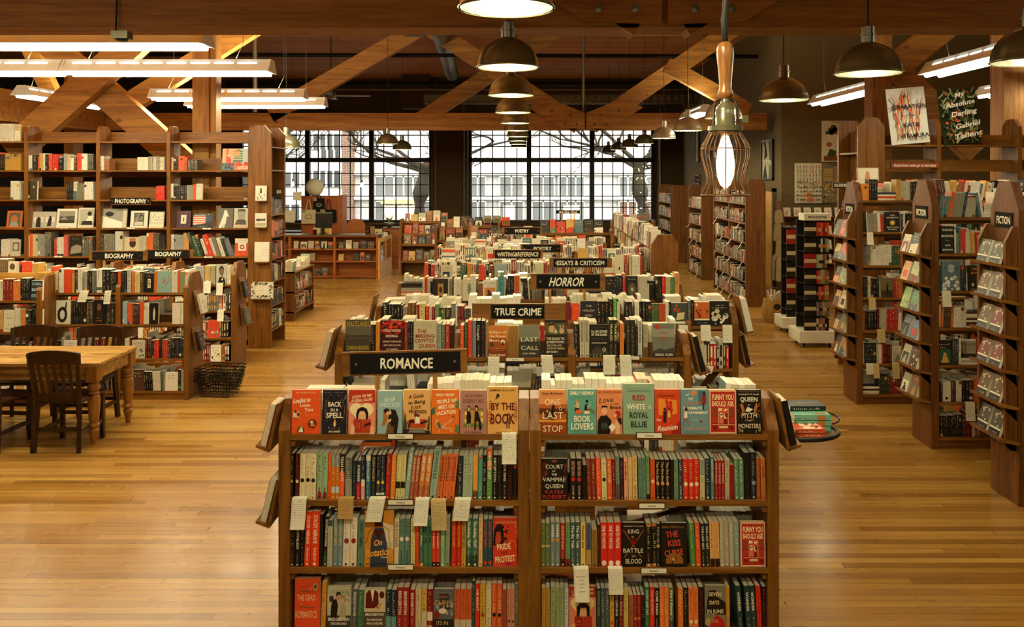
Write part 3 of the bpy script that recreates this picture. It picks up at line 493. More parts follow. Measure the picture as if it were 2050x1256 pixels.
# back wall with two steel window bays; piers, sill and header
bw = MB(); W1 = (X(480, WY), X(866, WY)); W2 = (X(938, WY), X(1310, WY)); SZ, HZ = .75, 4.75
bw.box(-16, W1[0], WY, WY + .2, 0, 6); bw.box(W1[1], W2[0], WY, WY + .2, 0, 6); bw.box(W2[1], 5.5, WY, WY + .2, 0, 6)
bw.box(W1[0], W1[1], WY, WY + .2, 0, SZ); bw.box(W2[0], W2[1], WY, WY + .2, 0, SZ); bw.box(W1[0], W1[1], WY, WY + .2, HZ, 6); bw.box(W2[0], W2[1], WY, WY + .2, HZ, 6)
struct(bw.build('wall_back', 'wallbrown'))
p = MB(); p.box(W1[1], W2[0] , WY - .45, WY, 0, 6); p.box(W2[1] + .1, W2[1] + .95, WY - .35, WY, 0, 6); struct(p.build('wall_pier', 'wallbrown'))
pp = MB()
for px, y in ((672 + 200, WY - .5), (928, WY - .5), (1322, WY - .4)): pp.tube([(X(px, y), y, 0), (X(px, y), y, 6)], .035)
struct(pp.build('trim_1', 'duct'))
# side wall and the return wall that carries the posters
sw = MB(); sw.box(5.5, 5.7, 18.2, WY + .2, 0, 6)
struct(sw.build('wall_side', 'walltan')); struct(MB().box(5.5, 12.0, 18.0, 18.2, 0, 6).build('wall_return', 'walltan'))
struct(MB().box(5.48, 12, 17.96, 18.0, 0, .15).build('baseboard_return', 'darkx'))
def window(idx, x0, x1, mulls):
    fr = MB(); y0, y1 = WY - .06, WY + .1
    fr.box(x0, x0 + .12, y0, y1, SZ, HZ); fr.box(x1 - .12, x1, y0, y1, SZ, HZ); fr.box(x0, x1, y0, y1, HZ - .1, HZ); fr.box(x0, x1, y0, y1, SZ, SZ + .1)
    zt = Z(320, WY); fr.box(x0, x1, y0, y1, zt - .09, zt + .07)
    for mx in mulls: fr.box(mx - .085, mx + .085, y0 - .02, y1, SZ, HZ)
    g = 22.6 * WY / F; z = zt - .09; q = (WY - .02, WY + .02); x = []
    stops = [x0] + mulls + [x1]
    for a, b in zip(stops, stops[1:]):
        n = max(1, round((b - a) / g))
        for i in range(1, n): xx = a + (b - a) * i / n; fr.box(xx - .018, xx + .018, *q, SZ, HZ)
    for k in range(1, 5): zz = zt - .09 - g * k; fr.box(x0, x1, *q, zz - .018, zz + .018)
    for k in range(1, 5):
        zz = zt + .07 + g * k
        if zz < HZ: fr.box(x0, x1, *q, zz - .018, zz + .018)
    o = struct(fr.build('window_%d' % idx, 'iron')); o['kind'] = 'structure'
    gl = MB().box(x0, x1, WY + .03, WY + .035, SZ, HZ).build('pane', 'glass', o)
window(1, W1[0], W1[1], [X(616, WY), X(744, WY)]); window(2, W2[0], W2[1], [X(1059, WY), X(1185, WY)])
struct(MB().box(W1[0], W1[1], WY - .2, WY, SZ - .06, SZ).build('window_sill', 'darkx'))
# door on the side wall
d = MB(); d.box(5.42, 5.5, 18.35, 18.45, 0, 2.2); d.box(5.42, 5.5, 19.35, 19.45, 0, 2.2); d.box(5.42, 5.5, 18.35, 19.45, 2.12, 2.2)
do = struct(d.build('door_1', 'walltan')); MB().box(5.44, 5.49, 18.45, 19.35, 0, 2.12).build('door_panel', 'maple', do)
MB().lathe([(.0, -.03), (.03, -.02), (.035, 0), (.03, .02), (0, .03)], 10, (5.42, 19.2, 1.02)).build('door_handle', 'brass', do)

# ---------------------------------------------------------------- timber trusses
def board(mb, p0, p1, width, y0, y1, clip=None):
    """diagonal board in the plane of a truss; p = (x, z)"""
    dx, dz = p1[0] - p0[0], p1[1] - p0[1]; l = math.hypot(dx, dz); nx, nz = -dz / l * width / 2, dx / l * width / 2
    mb.prism([(p0[0] + nx, p0[1] + nz), (p0[0] - nx, p0[1] - nz), (p1[0] - nx, p1[1] - nz), (p1[0] + nx, p1[1] + nz)], y0, y1)
def truss(Y, x0, x1, xj, zb, hb, diags, th=.22, label=None):
    root = bpy.data.objects.new('timber_truss', None); COL.objects.link(root); root.location = (0, Y, 0); root['kind'] = 'structure'
    MB().box(x0, x1, 0, th, zb, zb + hb).build('bottom_chord', 'timx', root)
    MB().box(x0, x1, 0, th, 5.65, 5.98).build('top_chord', 'timx', root)
    for dgn in diags:
        b = MB(); board(b, *dgn[:2], dgn[2], dgn[3], dgn[3] + dgn[4]); b.build('diagonal', 'timx' if abs(dgn[1][0] - dgn[0][0]) > .6 else 'timz', root)
    bl = MB()
    for k in (-1, 1):   # lapped feet with bolts
        foot = [(xj + k * .02, zb + .02), (xj + k * .55, zb + .04), (xj + k * 1.28, zb + .5), (xj + k * .86, zb + .72), (xj + k * .02, zb + hb)]
        f = MB(); f.prism(foot, -.06, 0); f.build('lap_board', 'timx', root)
        for bx, bz in ((.2, .12), (.45, .12), (.33, .33), (.75, .42)):
            c = bl; m = Matrix.Translation((xj + k * bx, -.06, zb + bz)) @ Matrix.Rotation(R(90), 4, 'X'); c.M = m
            c.lathe([(.028, 0), (.028, .008), (.015, .009), (.015, .022), (0, .023)], 8)
    bl.M = None; bl.build('bolts', 'bronze', root); return root
zb = 3.5
truss(18.4, X(150, 18.4), X(1535, 18.4), X(1172, 18.4), zb, .38, [
    ((X(1185, 18.4), 3.6), (X(1480, 18.4), 5.85), .38, .0, .2), ((X(1160, 18.4), 3.6), (X(845, 18.4), 5.9), .38, .0, .2),
    ((X(540, 18.4), 3.85), (X(860, 18.4), 5.9), .38, .0, .2)], .3)
truss(5.6, -16, 12, .91, zb, .4, [((1.0, 3.6), (4.6, 5.85), .35, .0, .2), ((.8, 3.6), (-2.8, 5.85), .35, .0, .2), ((-7.4, 3.8), (-4.0, 5.85), .35, 0, .2)], .3)
# second frame seen through the first
t = MB(); board(t, (X(840, 19.5), 3.8), (X(1120, 19.5), 5.95), .36, 19.5, 19.7); struct(t.build('timber_brace', 'timx'))
t = MB(); board(t, (X(1335, 16.6), 4.72), (X(1500, 16.6), 3.8), .30, 16.6, 16.8); struct(t.build('timber_brace', 'timx'))
t = MB(); board(t, (X(1090, 15), 5.6), (X(1360, 15), 5.9), .2, 15, 15.2); struct(t.build('timber_brace', 'timx'))
YL = 12.42
def lbrace(pts, y, w=.36, th=.2, name='timber_brace'):
    a = MB(); board(a, (X(pts[0], y), Z(pts[1], y)), (X(pts[2], y), Z(pts[3], y)), w, y, y + th); struct(a.build(name, 'timx'))
lbrace((15, 305, 330, 25), YL, .42); lbrace((150, 135, 372, 335), YL + .22, .42); lbrace((225, 225, 520, 40), 14.2, .34); lbrace((40, 60, 110, 215), 14, .25, .2); lbrace((60, 60, 190, 170), YL + .25, .36)
c = MB(); c.box(X(385, YL), X(418, YL), YL, YL + .26, 0, 6); c.box(X(418, YL) + .002, X(430, YL), YL + .05, YL + .26, 0, 6); struct(c.build('timber_column', 'timz'))
YR = 11.2
c = MB(); c.box(X(1747, YR), X(1786, YR), YR, YR + .28, 0, 6); struct(c.build('timber_column', 'timz'))
c = MB(); c.box(X(2010, YR), X(2062, YR), YR, YR + .34, 0, 6); struct(c.build('timber_column', 'timz'))
lbrace((1775, 150, 1900, 50), YR + .02, .34, .2); lbrace((1778, 118, 1960, 305), YR + .04, .34, .2); lbrace((1560, 40, 1745, 40), YR + .3, .3)
c = MB(); c.box(-9.85, -9.45, 8.0, 18.3, 3.5, 4.05); c.box(-9.95, -9.35, 8, 18.3, 3.46, 3.5); struct(c.build('timber_girder', 'timx'))
c = MB().box(X(133, 18.4), X(152, 18.4), 18.3, 18.7, 0, 6); struct(c.build('timber_column', 'timz'))
# upper wall bulkhead and pier above the back windows
struct(MB().box(X(808, 29), X(862, 29), 28.6, 29, 4.8, 6).build('wall_bulkhead', 'wallbrown'))

# ---------------------------------------------------------------- services under the ceiling
def pipe(name, pts, r, mat, label):
    o = MB().tube(pts, r, 10).build(name, mat); tag(o, label, 'pipe'); return o
pipe('sprinkler_pipe', [(-9, 14.1, 5.63), (5.6, 14.1, 5.60)], .045, 'blackmetal', 'black sprinkler pipe running level just behind the nearest timber beam')
pipe('sprinkler_pipe', [(-9, 19.5, 5.35), (5.4, 19.5, 5.30)], .05, 'blackmetal', 'black sprinkler pipe across the middle of the plank ceiling')
pipe('sprinkler_pipe', [(-9, 24.5, 5.2), (5.4, 24.5, 5.2)], .07, 'blackmetal', 'thicker black pipe low across the ceiling before the windows')
pipe('conduit', [(-9, 24, 4.98), (5.4, 24, 4.98)], .03, 'duct', 'pale conduit running level under the thicker black ceiling pipe')
pipe('conduit', [(-5.2, 16.2, 5.6), (5.2, 16.2, 5.6)], .015, 'duct', 'thin pale conduit along the plank ceiling above the speaker')
dm = MB(); n = 40
x0, x1 = X(850, 27), X(1395, 27); rp = []
for i in range(n * 2):
    rp.append((.24 + (.012 if i % 2 else 0), x0 + (x1 - x0) * i / (n * 2 - 1)))
dm.M = Matrix.Translation((0, 27, 5.05)) @ Matrix.Rotation(R(90), 4, 'Y'); dm.lathe([(r, xx) for r, xx in rp], 18, cap=True); dm.M = None
tag(dm.build('spiral_duct', 'duct', smooth=False), 'ribbed round steel duct running level high in front of the back wall', 'duct')
dm = MB(); a = Vector((X(866, 14.9), 14.9, 5.6)); b = Vector((X(905, 25.5), 25.5, 5.6)); dm.tube([a, a.lerp(b, .3), a.lerp(b, .6), b], .2, 14); tag(dm.build('ceiling_duct', 'duct', smooth=True), 'dark duct running away along the ceiling beside the hanging speaker', 'duct')
for i, (px, y, zt, zbm) in enumerate(((512, 14.5, 6, 3.9), (509, 20, 6, 4.6), (663, 16, 6, 4.5), (1168, 17.3, 6, 3.7), (575, 18, 6, 5.2), (690, 15, 6, 5.3))):
    pass
ps = MB().tube([(X(511, 16.6), 16.6, 3.76), (X(511, 16.6), 16.6, 6)], .05).build('pipe_riser', 'duct'); tag(ps, 'pale vertical pipe rising behind the far left fluorescent lights', 'pipe')
ps = MB().tube([(X(1168, 18.75), 18.75, 3.76), (X(1168, 18.75), 18.75, 6)], .03).build('hanger_rod', 'duct'); tag(ps, 'thin rod above the bolted joint of the far timber beam', 'rod')
# hanging loudspeaker
sp = thing('hanging_speaker', (X(828, 13), 13, 5.2), 'black box loudspeaker hung under the plank ceiling', 'speaker')
b = MB(); b.prism([(-.16, -.42), (.16, -.42), (.19, -.36), (.19, .08), (.12, .2), (-.12, .2), (-.19, .08), (-.19, -.36)], -.16, .16); b.build('speaker_body', 'black', sp, (0, 0, -.08))
b = MB(); b.tube([(-.1, 0, .1), (-.1, 0, .75)], .008); b.tube([(.1, 0, .1), (.1, 0, .75)], .008); b.box(-.2, .2, -.05, .05, .2, .24); b.build('bracket', 'blackmetal', sp)
MB().tube([(.05, -.17, -.1), (.12, -.2, -.05), (.16, -.18, .05), (.12, 0, .2), (0, 0, .35)], .006, 6).build('cable', 'cord', sp)
# ceiling fan
fn = thing('ceiling_fan', (X(662, 20), 20, 4.42), 'dark ceiling fan with flat blades in front of the back wall', 'fan')
MB().lathe([(.0, -.08), (.1, -.06), (.13, 0), (.13, .16), (.08, .24), (.02, .26), (.02, 1.5)], 16).build('motor', 'bronze', fn, smooth=True)
for k in range(4):
    b = MB(); b.M = Matrix.Rotation(R(k * 90 + 8), 4, 'Z'); b.box(.12, .95, -.07, .07, -.01, .01); b.build('blade', 'duct', fn)
# beam sensor box over the left lights
sb = thing('emergency_light', (X(238, 5.5), 5.54, Z(78, 5.54)), 'small boxy lamp fixed under the near beam above the left fluorescents', 'lamp')
MB().box(-.055, .055, -.04, .04, 0, .05).build('housing', 'bronze', sb); MB().lathe([(0, -.02), (.04, -.012), (.045, 0)], 12).build('lens', 'shadein', sb); MB().tube([(-.05, 0, .05), (-.055, .03, .06), (-.05, .04, .35)], .006, 6).build('cable', 'cord', sb)

# ---------------------------------------------------------------- pendants
LAMPW = {}
def pendant(px, Y, z, D, mat, label, group, power, ceil=6.0, x=None):
    x = X(px, Y) if x is None else x; r = D / 2
    t = thing('pendant_lamp', (x, Y, z), label, 'pendant lamp', group)
    prof = [(r, 0), (r + .008, .006), (r, .014)] + [(r * math.cos(a), .014 + r * .92 * math.sin(a)) for a in [R(v) for v in (10, 20, 30, 40, 50, 60, 70, 77)]]
    top = .014 + r * .92 * math.sin(R(77)); rn = r * .22
    MB().lathe(prof + [(rn, top + .005)], 40).build('shade', mat, t, smooth=True)
    ins = [(r - .004, .004)] + [((r - .006) * math.cos(a), .008 + (r - .006) * .92 * math.sin(a)) for a in [R(v) for v in (10, 20, 30, 40, 50, 60, 70, 80)]] + [(0, r * .9)]
    MB().lathe(ins, 32).build('reflector', 'shadein', t, smooth=True)
    nk = MB().lathe([(rn, top), (rn, top + r * .24), (rn + .006, top + r * .25), (rn + .006, top + r * .29), (rn * .95, top + r * .3), (rn * .95, top + r * .52), (rn * .6, top + r * .56), (.006, top + r * .58)], 20); nk.build('neck', mat if mat != 'bronze' else 'steel', t, smooth=False)
    MB().tube([(0, 0, top + r * .55), (0, 0, ceil - z)], .005, 6).build('cord', 'cord', t)
    MB().lathe([(0, r * .18), (.03, r * .22), (.04, r * .36), (.03, r * .5), (.018, r * .7), (0, r * .7)], 14).build('bulb', 'bulb', t, smooth=True)
    if power:
        d = bpy.data.lights.new('pendant_light', 'POINT'); d.energy = power; d.color = WARM; d.shadow_soft_size = .03
        o = bpy.data.objects.new('pendant_light', d); COL.objects.link(o); o.parent = t; o.location = (0, 0, r * .1)
    return t
PW = 70
cg = 'pendant lamps in the middle row over the central racks'
names = ['nearest lamp of the middle row, wide bronze dome cut by the top edge', 'second lamp of the middle row, bronze dome on a ribbed neck', 'third lamp of the middle row, bronze dome overlapping the one before', 'fourth lamp of the middle row, bronze dome above the far beam', 'fifth lamp of the middle row, bronze dome just over the far beam', 'sixth lamp of the middle row, dome against the window top', 'seventh lamp of the middle row, small dark dome before the window', 'eighth lamp of the middle row, small dark dome before the window', 'ninth lamp of the middle row, small dark dome before the window', 'farthest and lowest lamp of the middle row, tiny dome before the window']
for i, (px, Y) in enumerate(((1014, 3.48), (1017, 5.4), (1023, 8.45), (1027, 10.8), (1031, 13.0), (1034, 15.2), (1036, 17.6), (1036, 19.8), (1037, 22), (1038, 24.2))):
    pendant(px, Y, 3.31 if i > 1 else 3.2, .46 if i > 1 else .4, 'bronze', names[i], cg, PW)
rg = 'pendant lamps in the row over the right hand aisle'
rn_ = ['large bronze dome lamp in front of the timber column', 'bronze dome lamp second along the row before the brown wall', 'dome lamp partly hidden behind the caged work lamp', 'galvanised dome lamp just beyond the caged lamp, brightest of its row', 'galvanised dome lamp hanging at the end of the far beam, next smaller', 'bronze dome lamp at the window edge of the aisle row', 'bronze dome lamp before the second window, fourth smallest', 'bronze dome lamp before the second window, third smallest', 'tiny bronze dome before the second window, the last but one', 'tiny bronze dome before the second window, last of the aisle row']
for i, (px, Y, mt) in enumerate(((1738, 5.2, 'bronze'), (1569, 8.0, 'bronze'), (1448, 10.5, 'galv'), (1377, 13.5, 'galv'), (1329, 16.3, 'galv'), (1290, 19.2, 'bronze'), (1260, 21.6, 'bronze'), (1238, 23.8, 'bronze'), (1218, 26.4, 'bronze'))):
    pendant(px, Y, 3.22 if i else 3.135, .46 if i else .4, mt, rn_[i], rg, (PW * .6 if i < 3 else PW) if i < 8 else 0)
pendant(2063, 4.55, 3.12, .4, 'bronze', 'bronze dome lamp cut by the right edge at the top corner', None, PW * .5)
pendant(776, 17.7, 3.16, .46, 'bronze', 'bronze dome lamp hanging before the first window, the nearer of its pair', None, PW)
pendant(805, 19.9, 3.11, .46, 'bronze', 'bronze dome lamp before the first window, the farther of its pair', None, PW)
pendant(573, 15, 2.99, .5, 'bronze', 'bronze dome lamp half hidden behind the tall photography shelf', None, PW)
# unseen lamps added above and behind the viewpoint to brighten the front rack
pendant(0, 1.5, 3.2, .4, 'bronze', 'bronze dome lamp of the middle row above the camera', cg, 150, x=-.1)
pendant(0, 3.1, 3.13, .4, 'bronze', 'bronze dome lamp of the aisle row above the picture', rg, PW * .5, x=2.45)
pendant(0, 1.7, 3.22, .46, 'bronze', 'bronze dome lamp of the aisle row behind the camera', rg, 30, x=2.4)

# ---------------------------------------------------------------- fluorescent strips
FP = 112; FC = (1, .88, .53)
def strip(x, y, z, along, L_, label, power=FP, hang=None):
    t = thing('fluorescent_light', (x, y, z), label, 'ceiling light', 'suspended fluorescent strip lights', rz=0 if along == 'x' else R(90))
    h = L_ / 2; f = MB(); f.box(-h, h, -.05, .05, .045, .11)
    for k in (-1, 1): f.add([(-h + .01, k * .165, -.035), (h - .01, k * .165, -.035), (h - .01, k * .05, .075), (-h + .01, k * .05, .075), (-h + .01, k * .158, -.04), (h - .01, k * .158, -.04), (h - .01, k * .044, .068), (-h + .01, k * .044, .068)], [(0, 1, 2, 3), (7, 6, 5, 4), (0, 4, 5, 1), (3, 2, 6, 7), (0, 3, 7, 4), (1, 5, 6, 2)])
    f.build('housing', 'fixture', t)
    for k in (-1, 1):
        MB().tube([(-h + .03, k * .08, -.055), (h - .03, k * .08, -.055)], .026, 10).build('tube', 'tube', t)
    for k in (-1, 1): MB().prism([(-.17, -.045), (.17, -.045), (.06, .11), (-.06, .11)], k * h - .012, k * h + .012, 'x').build('end_cap', 'fixture', t)
    n = int(L_ / .28)
    for k in (-1, 1):
        up = MB()
        for i in range(n):
            a_, b_ = -h + .1 + i * (L_ - .2) / n, -h + .1 + (i + .8) * (L_ - .2) / n; e = .0035
            up.add([(a_, k * (.068 + e), .058 + e), (b_, k * (.068 + e), .058 + e), (b_, k * (.056 + e), .0695 + e), (a_, k * (.056 + e), .0695 + e)], [(0, 1, 2, 3)])
        up.build('light_slots', 'tube', t)
    for k in (-.72, .72):
        ch = MB(); ch.tube([(k * h - .09, 0, .11), (k * h, 0, .3), (k * h, 0, 5.985 - z)], .004, 5); ch.build('chain', 'steel', t)
    for rot, pw, sz in ((42, .42, .1), (-42, .42, .1)):
        d = bpy.data.lights.new('strip_light', 'AREA'); d.shape = 'RECTANGLE'; d.size = L_; d.size_y = sz; d.energy = power * pw; d.color = FC
        o = bpy.data.objects.new('strip_light', d); COL.objects.link(o); o.parent = t; o.location = (0, 0, -.095); o.rotation_euler = (R(rot), 0, 0)
    d = bpy.data.lights.new('strip_uplight', 'AREA'); d.shape = 'RECTANGLE'; d.size = L_; d.size_y = .07; d.energy = power * 1.15; d.color = FC
    o = bpy.data.objects.new('strip_uplight', d); COL.objects.link(o); o.parent = t; o.location = (0, 0, .13); o.rotation_euler = (R(180), 0, 0)
    return t
zs = 3.75
strip(-4.22, 7.7, zs, 'x', 2.42, 'uppermost of the long strip lights, its end nearest the beam box'); strip(-6.66, 7.7, zs, 'x', 2.42, 'strip light continuing the uppermost row beyond the picture edge')
strip(-4.26, 9.75, zs, 'x', 2.42, 'second long strip light, hanging lower on a chain, right half'); strip(-6.72, 9.75, zs, 'x', 2.42, 'second row strip light, the half against the picture edge')
strip(-4.76, 13.05, zs, 'x', 2.42, 'third strip light, seen behind the timber column'); strip(-4.80, 14.5, zs, 'x', 2.42, 'farthest and lowest of the level strip lights by the column')
strip(-7.7, 13.7, zs, 'y', 2.42, 'angled strip light half hidden behind the crossed timber braces')
strip(4.86, 8.75, zs, 'y', 2.42, 'big slanting strip light over the fiction shelves by the edge', 45)
strip(4.92, 12.9, zs, 'y', 2.42, 'slanting strip light behind the large bronze pendant', 55)
strip(7.0, 11.5, zs, 'y', 2.42, 'small strip light glimpsed between the two right hand columns', 70)
strip(3.4, 16.9, zs, 'y', 2.0, 'far strip light glimpsed behind the caged work lamp', 40)
# unseen strips added outside the picture as extra light on the near racks
strip(-4.2, 2.9, zs, 'x', 2.42, 'strip light over the walkway above the picture', 45); strip(5.4, 4.6, zs, 'y', 2.42, 'strip light over the fiction aisle above the picture', 18)
strip(-1.6, -.4, zs, 'x', 2.42, 'strip light behind the camera', 30); strip(1.6, -.4, zs, 'x', 2.42, 'strip light behind the camera on the other side', 24)
# ---------------------------------------------------------------- shelving
STUFF = MB(); CREAM = ['#ddd8c0', '#e4e0cc', '#d2ccb0', '#e9e6d6', '#cfc8aa']
MIX = ['#e3dfcf', '#d9d4bf', '#cfc8ae', '#e8e4d6', '#c9c4b0', '#dcd7c6', '#17130f', '#1e1a16', '#221e1c', '#15120f', '#2a2622', '#b3301f', '#c8432a', '#d2602c', '#7a2018', '#c9a25a', '#b08a4a', '#3f5a6a', '#27384a', '#54727a', '#35553c', '#5f7a5a', '#8a8676', '#6a665a', '#d88a3a', '#8a5a34', '#4a3426', '#a8a48f']
DARKMIX = ['#17130f', '#1e1a16', '#221e1c', '#15120f', '#2a2622', '#b3301f', '#8a1f18', '#e3dfcf', '#cfc8ae', '#3a3a34', '#5a1814', '#b9b49c', '#24303a', '#4a3426', '#c96a30', '#2f4a34']
GREYMIX = ['#e3dfcf', '#d9d4bf', '#cfc8ae', '#17130f', '#2a2622', '#3a3832', '#a8a48f', '#8a8676', '#d2602c', '#c8432a', '#6a665a', '#e8e4d6', '#1e1a16']
PALEMIX = ['#e3dfcf', '#d9d4bf', '#cfc8ae', '#e8e4d6', '#c9c4b0', '#dcd7c6', '#b0aa90', '#2a2622', '#17130f', '#c8583a', '#8a8676', '#5f7a78', '#c9a25a', '#7a2018', '#e8e4d6', '#dcd7c6']
NST = [0]
def one(Mx, t, d, h, bg, page, marks=1, back=False, hard=True):
    STUFF.M = Mx; NST[0] += 1
    STUFF.box(-t / 2, t / 2, 0, d, 0, h, cols=[page if back else bg, bg, bg if back else page, bg, page, bg])
    if not back and marks:
        c = lin(bg); lum = c[0] * .3 + c[1] * .6 + c[2] * .1
        fg = random.choice(['#e8e4d2', '#d9cfa8', '#c9a25a', '#d8d0b8']) if lum < .2 else random.choice(['#1a1612', '#2a2622', '#7a2018', '#3a4a52'])
        e = -.0006; a = random.uniform(.35, .55); z1 = h * random.uniform(.88, .95); w = t * random.uniform(.16, .3)
        if marks > 1: put(STUFF, scrib2d(h * a, t * .5, random.randint(6, 11)), 0, z1 - h * a / 2, e, fg, 90); put(STUFF, scrib2d(h * .2, t * .3, 7), 0, h * .22, e, fg, 90)
        else:
            STUFF.add([(-w, e, z1 - h * a), (w, e, z1 - h * a), (w, e, z1), (-w, e, z1)], [(0, 1, 2, 3)], fg)
            STUFF.add([(-w * .7, e, h * .12), (w * .7, e, h * .12), (w * .7, e, h * .3), (-w * .7, e, h * .3)], [(0, 1, 2, 3)], fg)
        if random.random() < .3:
            b0 = random.choice([0, .1, .7, .85]); k = random.choice(MIX)
            STUFF.add([(-t * .48, -.0004, h * b0), (t * .48, -.0004, h * b0), (t * .48, -.0004, h * (b0 + .13)), (-t * .48, -.0004, h * (b0 + .13))], [(0, 1, 2, 3)], k)
    STUFF.M = None
def face(Mx, w, t, h, bg, page=None, seed=None, art=None):
    """one book or magazine standing cover out in the mass of stock"""
    r = random; STUFF.M = Mx; NST[0] += 1; page = page or r.choice(CREAM)
    STUFF.box(-w / 2, w / 2, 0, t, 0, h, cols=[bg, page, bg, bg, page, bg])
    if art is None:
        c = lin(bg); lum = c[0] * .3 + c[1] * .6 + c[2] * .1; fg = '#e4dfc8' if lum < .2 else '#231c16'
        k = r.random(); col2 = r.choice(MIX)
        e = -.0006
        blob = lambda n, lo, hi, sz: [put(STUFF, disc(r.uniform(-.4, .4) * w, r.uniform(lo, hi) * h, w * sz * r.uniform(.5, 1.3), None, 6), 0, 0, e * 2, r.choice([col2, '#c9a080', '#2a1c14', '#8a5a3a', '#d9d0b8', '#6a6a50'])) for _ in range(n)]
        if k < .3:
            put(STUFF, poly([(-w * .4, h * .06), (w * .4, h * .06), (w * .4, h * .62), (-w * .4, h * .62)]), 0, 0, e, col2)
            put(STUFF, poly([(-w * .28, h * .08), (w * .26, h * .08), (w * .12, h * .36), (-w * .12, h * .36)]) + disc(r.uniform(-.1, .1) * w, h * .42, w * .12, h * .08, 8), 0, 0, e * 2, r.choice(MIX))
        elif k < .55: blob(12, .12, .6, .09)
        elif k < .72: put(STUFF, poly([(-w * .49, 0), (w * .49, 0), (w * .49, h * r.uniform(.3, .6)), (-w * .49, h * r.uniform(.3, .6))]), 0, 0, e, col2); blob(5, .1, .4, .07)
        elif k < .86: put(STUFF, poly([(-w * .3, h * .2), (w * .3, h * .2), (w * .3, h * .55), (-w * .3, h * .55)]), 0, 0, e, col2)
        put(STUFF, scrib2d(w * .74, h * .09, 6), 0, h * .84, e, fg); put(STUFF, scrib2d(w * .6, h * .08, 5), 0, h * .7, e, fg)
    else: draw(STUFF, art, -w / 2, 0, w, h, -.0006)
    STUFF.M = None
def rowfill(ox, oy, L_, rz, z, h=(.17, .23), d=.13, pal=MIX, t=(.012, .034), fill=1.0, marks=1, back=False, faces=.0, lean=.0, piles=.0, mx=.27):
    """a run of books starting at ox, oy; rz turns the run (0 faces the camera); L_ its length"""
    u = 0; rnd = random; B = Matrix.Translation((ox, oy, z)) @ Matrix.Rotation(rz, 4, 'Z'); ln = 0; run = 0
    while u < L_ * fill - .012:
        if rnd.random() < faces and L_ * fill - u > .17:
            w = rnd.uniform(.125, .155); hh = rnd.uniform(*h); face(B @ Matrix.Translation((u + w / 2, 0, 0)) @ Matrix.Rotation(-.05, 4, 'X'), w, .03, hh, rnd.choice(pal)); u += w + .003; continue
        if rnd.random() < piles and L_ * fill - u > .22:
            w = rnd.uniform(.18, .21); zz = 0
            for k in range(rnd.randint(3, 8)):
                tt = rnd.uniform(.012, .03); STUFF.M = B @ Matrix.Translation((u + w / 2, .005, zz)) @ Matrix.Rotation(rnd.uniform(-.06, .06), 4, 'Z'); NST[0] += 1; bg = rnd.choice(pal); pg = rnd.choice(CREAM)
                STUFF.box(-w / 2, w / 2, 0, d, 0, tt * .96, cols=[pg if back or rnd.random() < .4 else bg, pg, bg, bg, bg, bg]); zz += tt
            STUFF.M = None; u += w + .004; continue
        bg = rnd.choice(pal); hh = rnd.uniform(*h); tt = rnd.uniform(*t); k = 1 if rnd.random() < .55 else rnd.randint(2, 4); pg = rnd.choice(CREAM)
        if run <= 0: ln = rnd.choice([0, 0, 0, lean, -lean]); run = rnd.randint(5, 12)
        for _ in range(k):
            if u + tt > L_ * fill: u = 1e9; break
            dy = rnd.uniform(0, .01)
            one(B @ Matrix.Translation((u + tt / 2, dy, tt / 2 * abs(math.sin(ln)))) @ Matrix.Rotation(ln, 4, 'Y'), tt * .96, d * rnd.uniform(.93, 1), hh, bg, pg, marks, back); u += tt; run -= 1
def rack(label, x0, x1, Y, D, zs, zt, zc, divs=(), cat='bookcase', w=('rackx', 'rackz', 'racky'), ch=.1, th=.05, kick=True, group=None, double=True, name='bookcase', rails=True, rail_h=.07, braces=True, panels='both'):
    """timber rack facing -y: chamfered side panels, a shelf per bay and level, back rails"""
    root = thing(name, ((x0 + x1) / 2, Y, 0), label, cat, group); ox, oy = (x0 + x1) / 2, Y
    def Bd(nm, mat, *a):
        return MB().box(*a).build(nm, mat, root, (-ox, -oy, 0))
    xs = [x0] + list(divs) + [x1 - th]
    for i, xx in enumerate(xs):
        pts = [(Y, 0), (Y + D, 0), (Y + D, zc if double else zt), (Y + D - (ch if double else 0), zt), (Y + ch, zt), (Y, zc)]
        m = MB().prism(pts, xx, xx + th, 'x'); m.build('side_panel', w[1], root, (-ox, -oy, 0), bevel=.003)
    for a, b in zip(xs, xs[1:]):
        a += th
        for z in zs:
            if double:
                Bd('shelf', w[0], a, b, Y + .004, Y + D / 2 - .012, z - .024, z); Bd('shelf', w[0], a, b, Y + D / 2 + .012, Y + D - .004, z - .024, z)
            else: Bd('shelf', w[0], a, b, Y + .004, Y + D, z - .024, z)
        if rails:
            for z in zs[:-1] if len(zs) > 1 else zs:
                yy = Y + D / 2 if double else Y + D - .02
                Bd('back_rail', w[0], a, b, yy - .011, yy + .011, z - .07, z + rail_h)
            if braces:
                for z in zs[1:2]:
                    m = MB(); m.prism([(a + .02, z - .3), (a + .1, z - .3), (b - .02, z - .02), (b - .1, z - .02)], Y + D / 2 + .014, Y + D / 2 + .03); m.build('brace', w[0], root, (-ox, -oy, 0))
        for z in zs[:-1]:
            for q0 in (a, b - .02): MB().prism([(Y + .02, z - .026), (Y + D / 2 - .03, z - .026), (Y + .05, z - .06), (Y + .02, z - .06)], q0, q0 + .02, 'x').build('cleat', w[2], root, (-ox, -oy, 0))
        if kick: Bd('kick_board', w[0], a, b, Y + .015, Y + .035, 0, zs[-1] - .024)
    return root
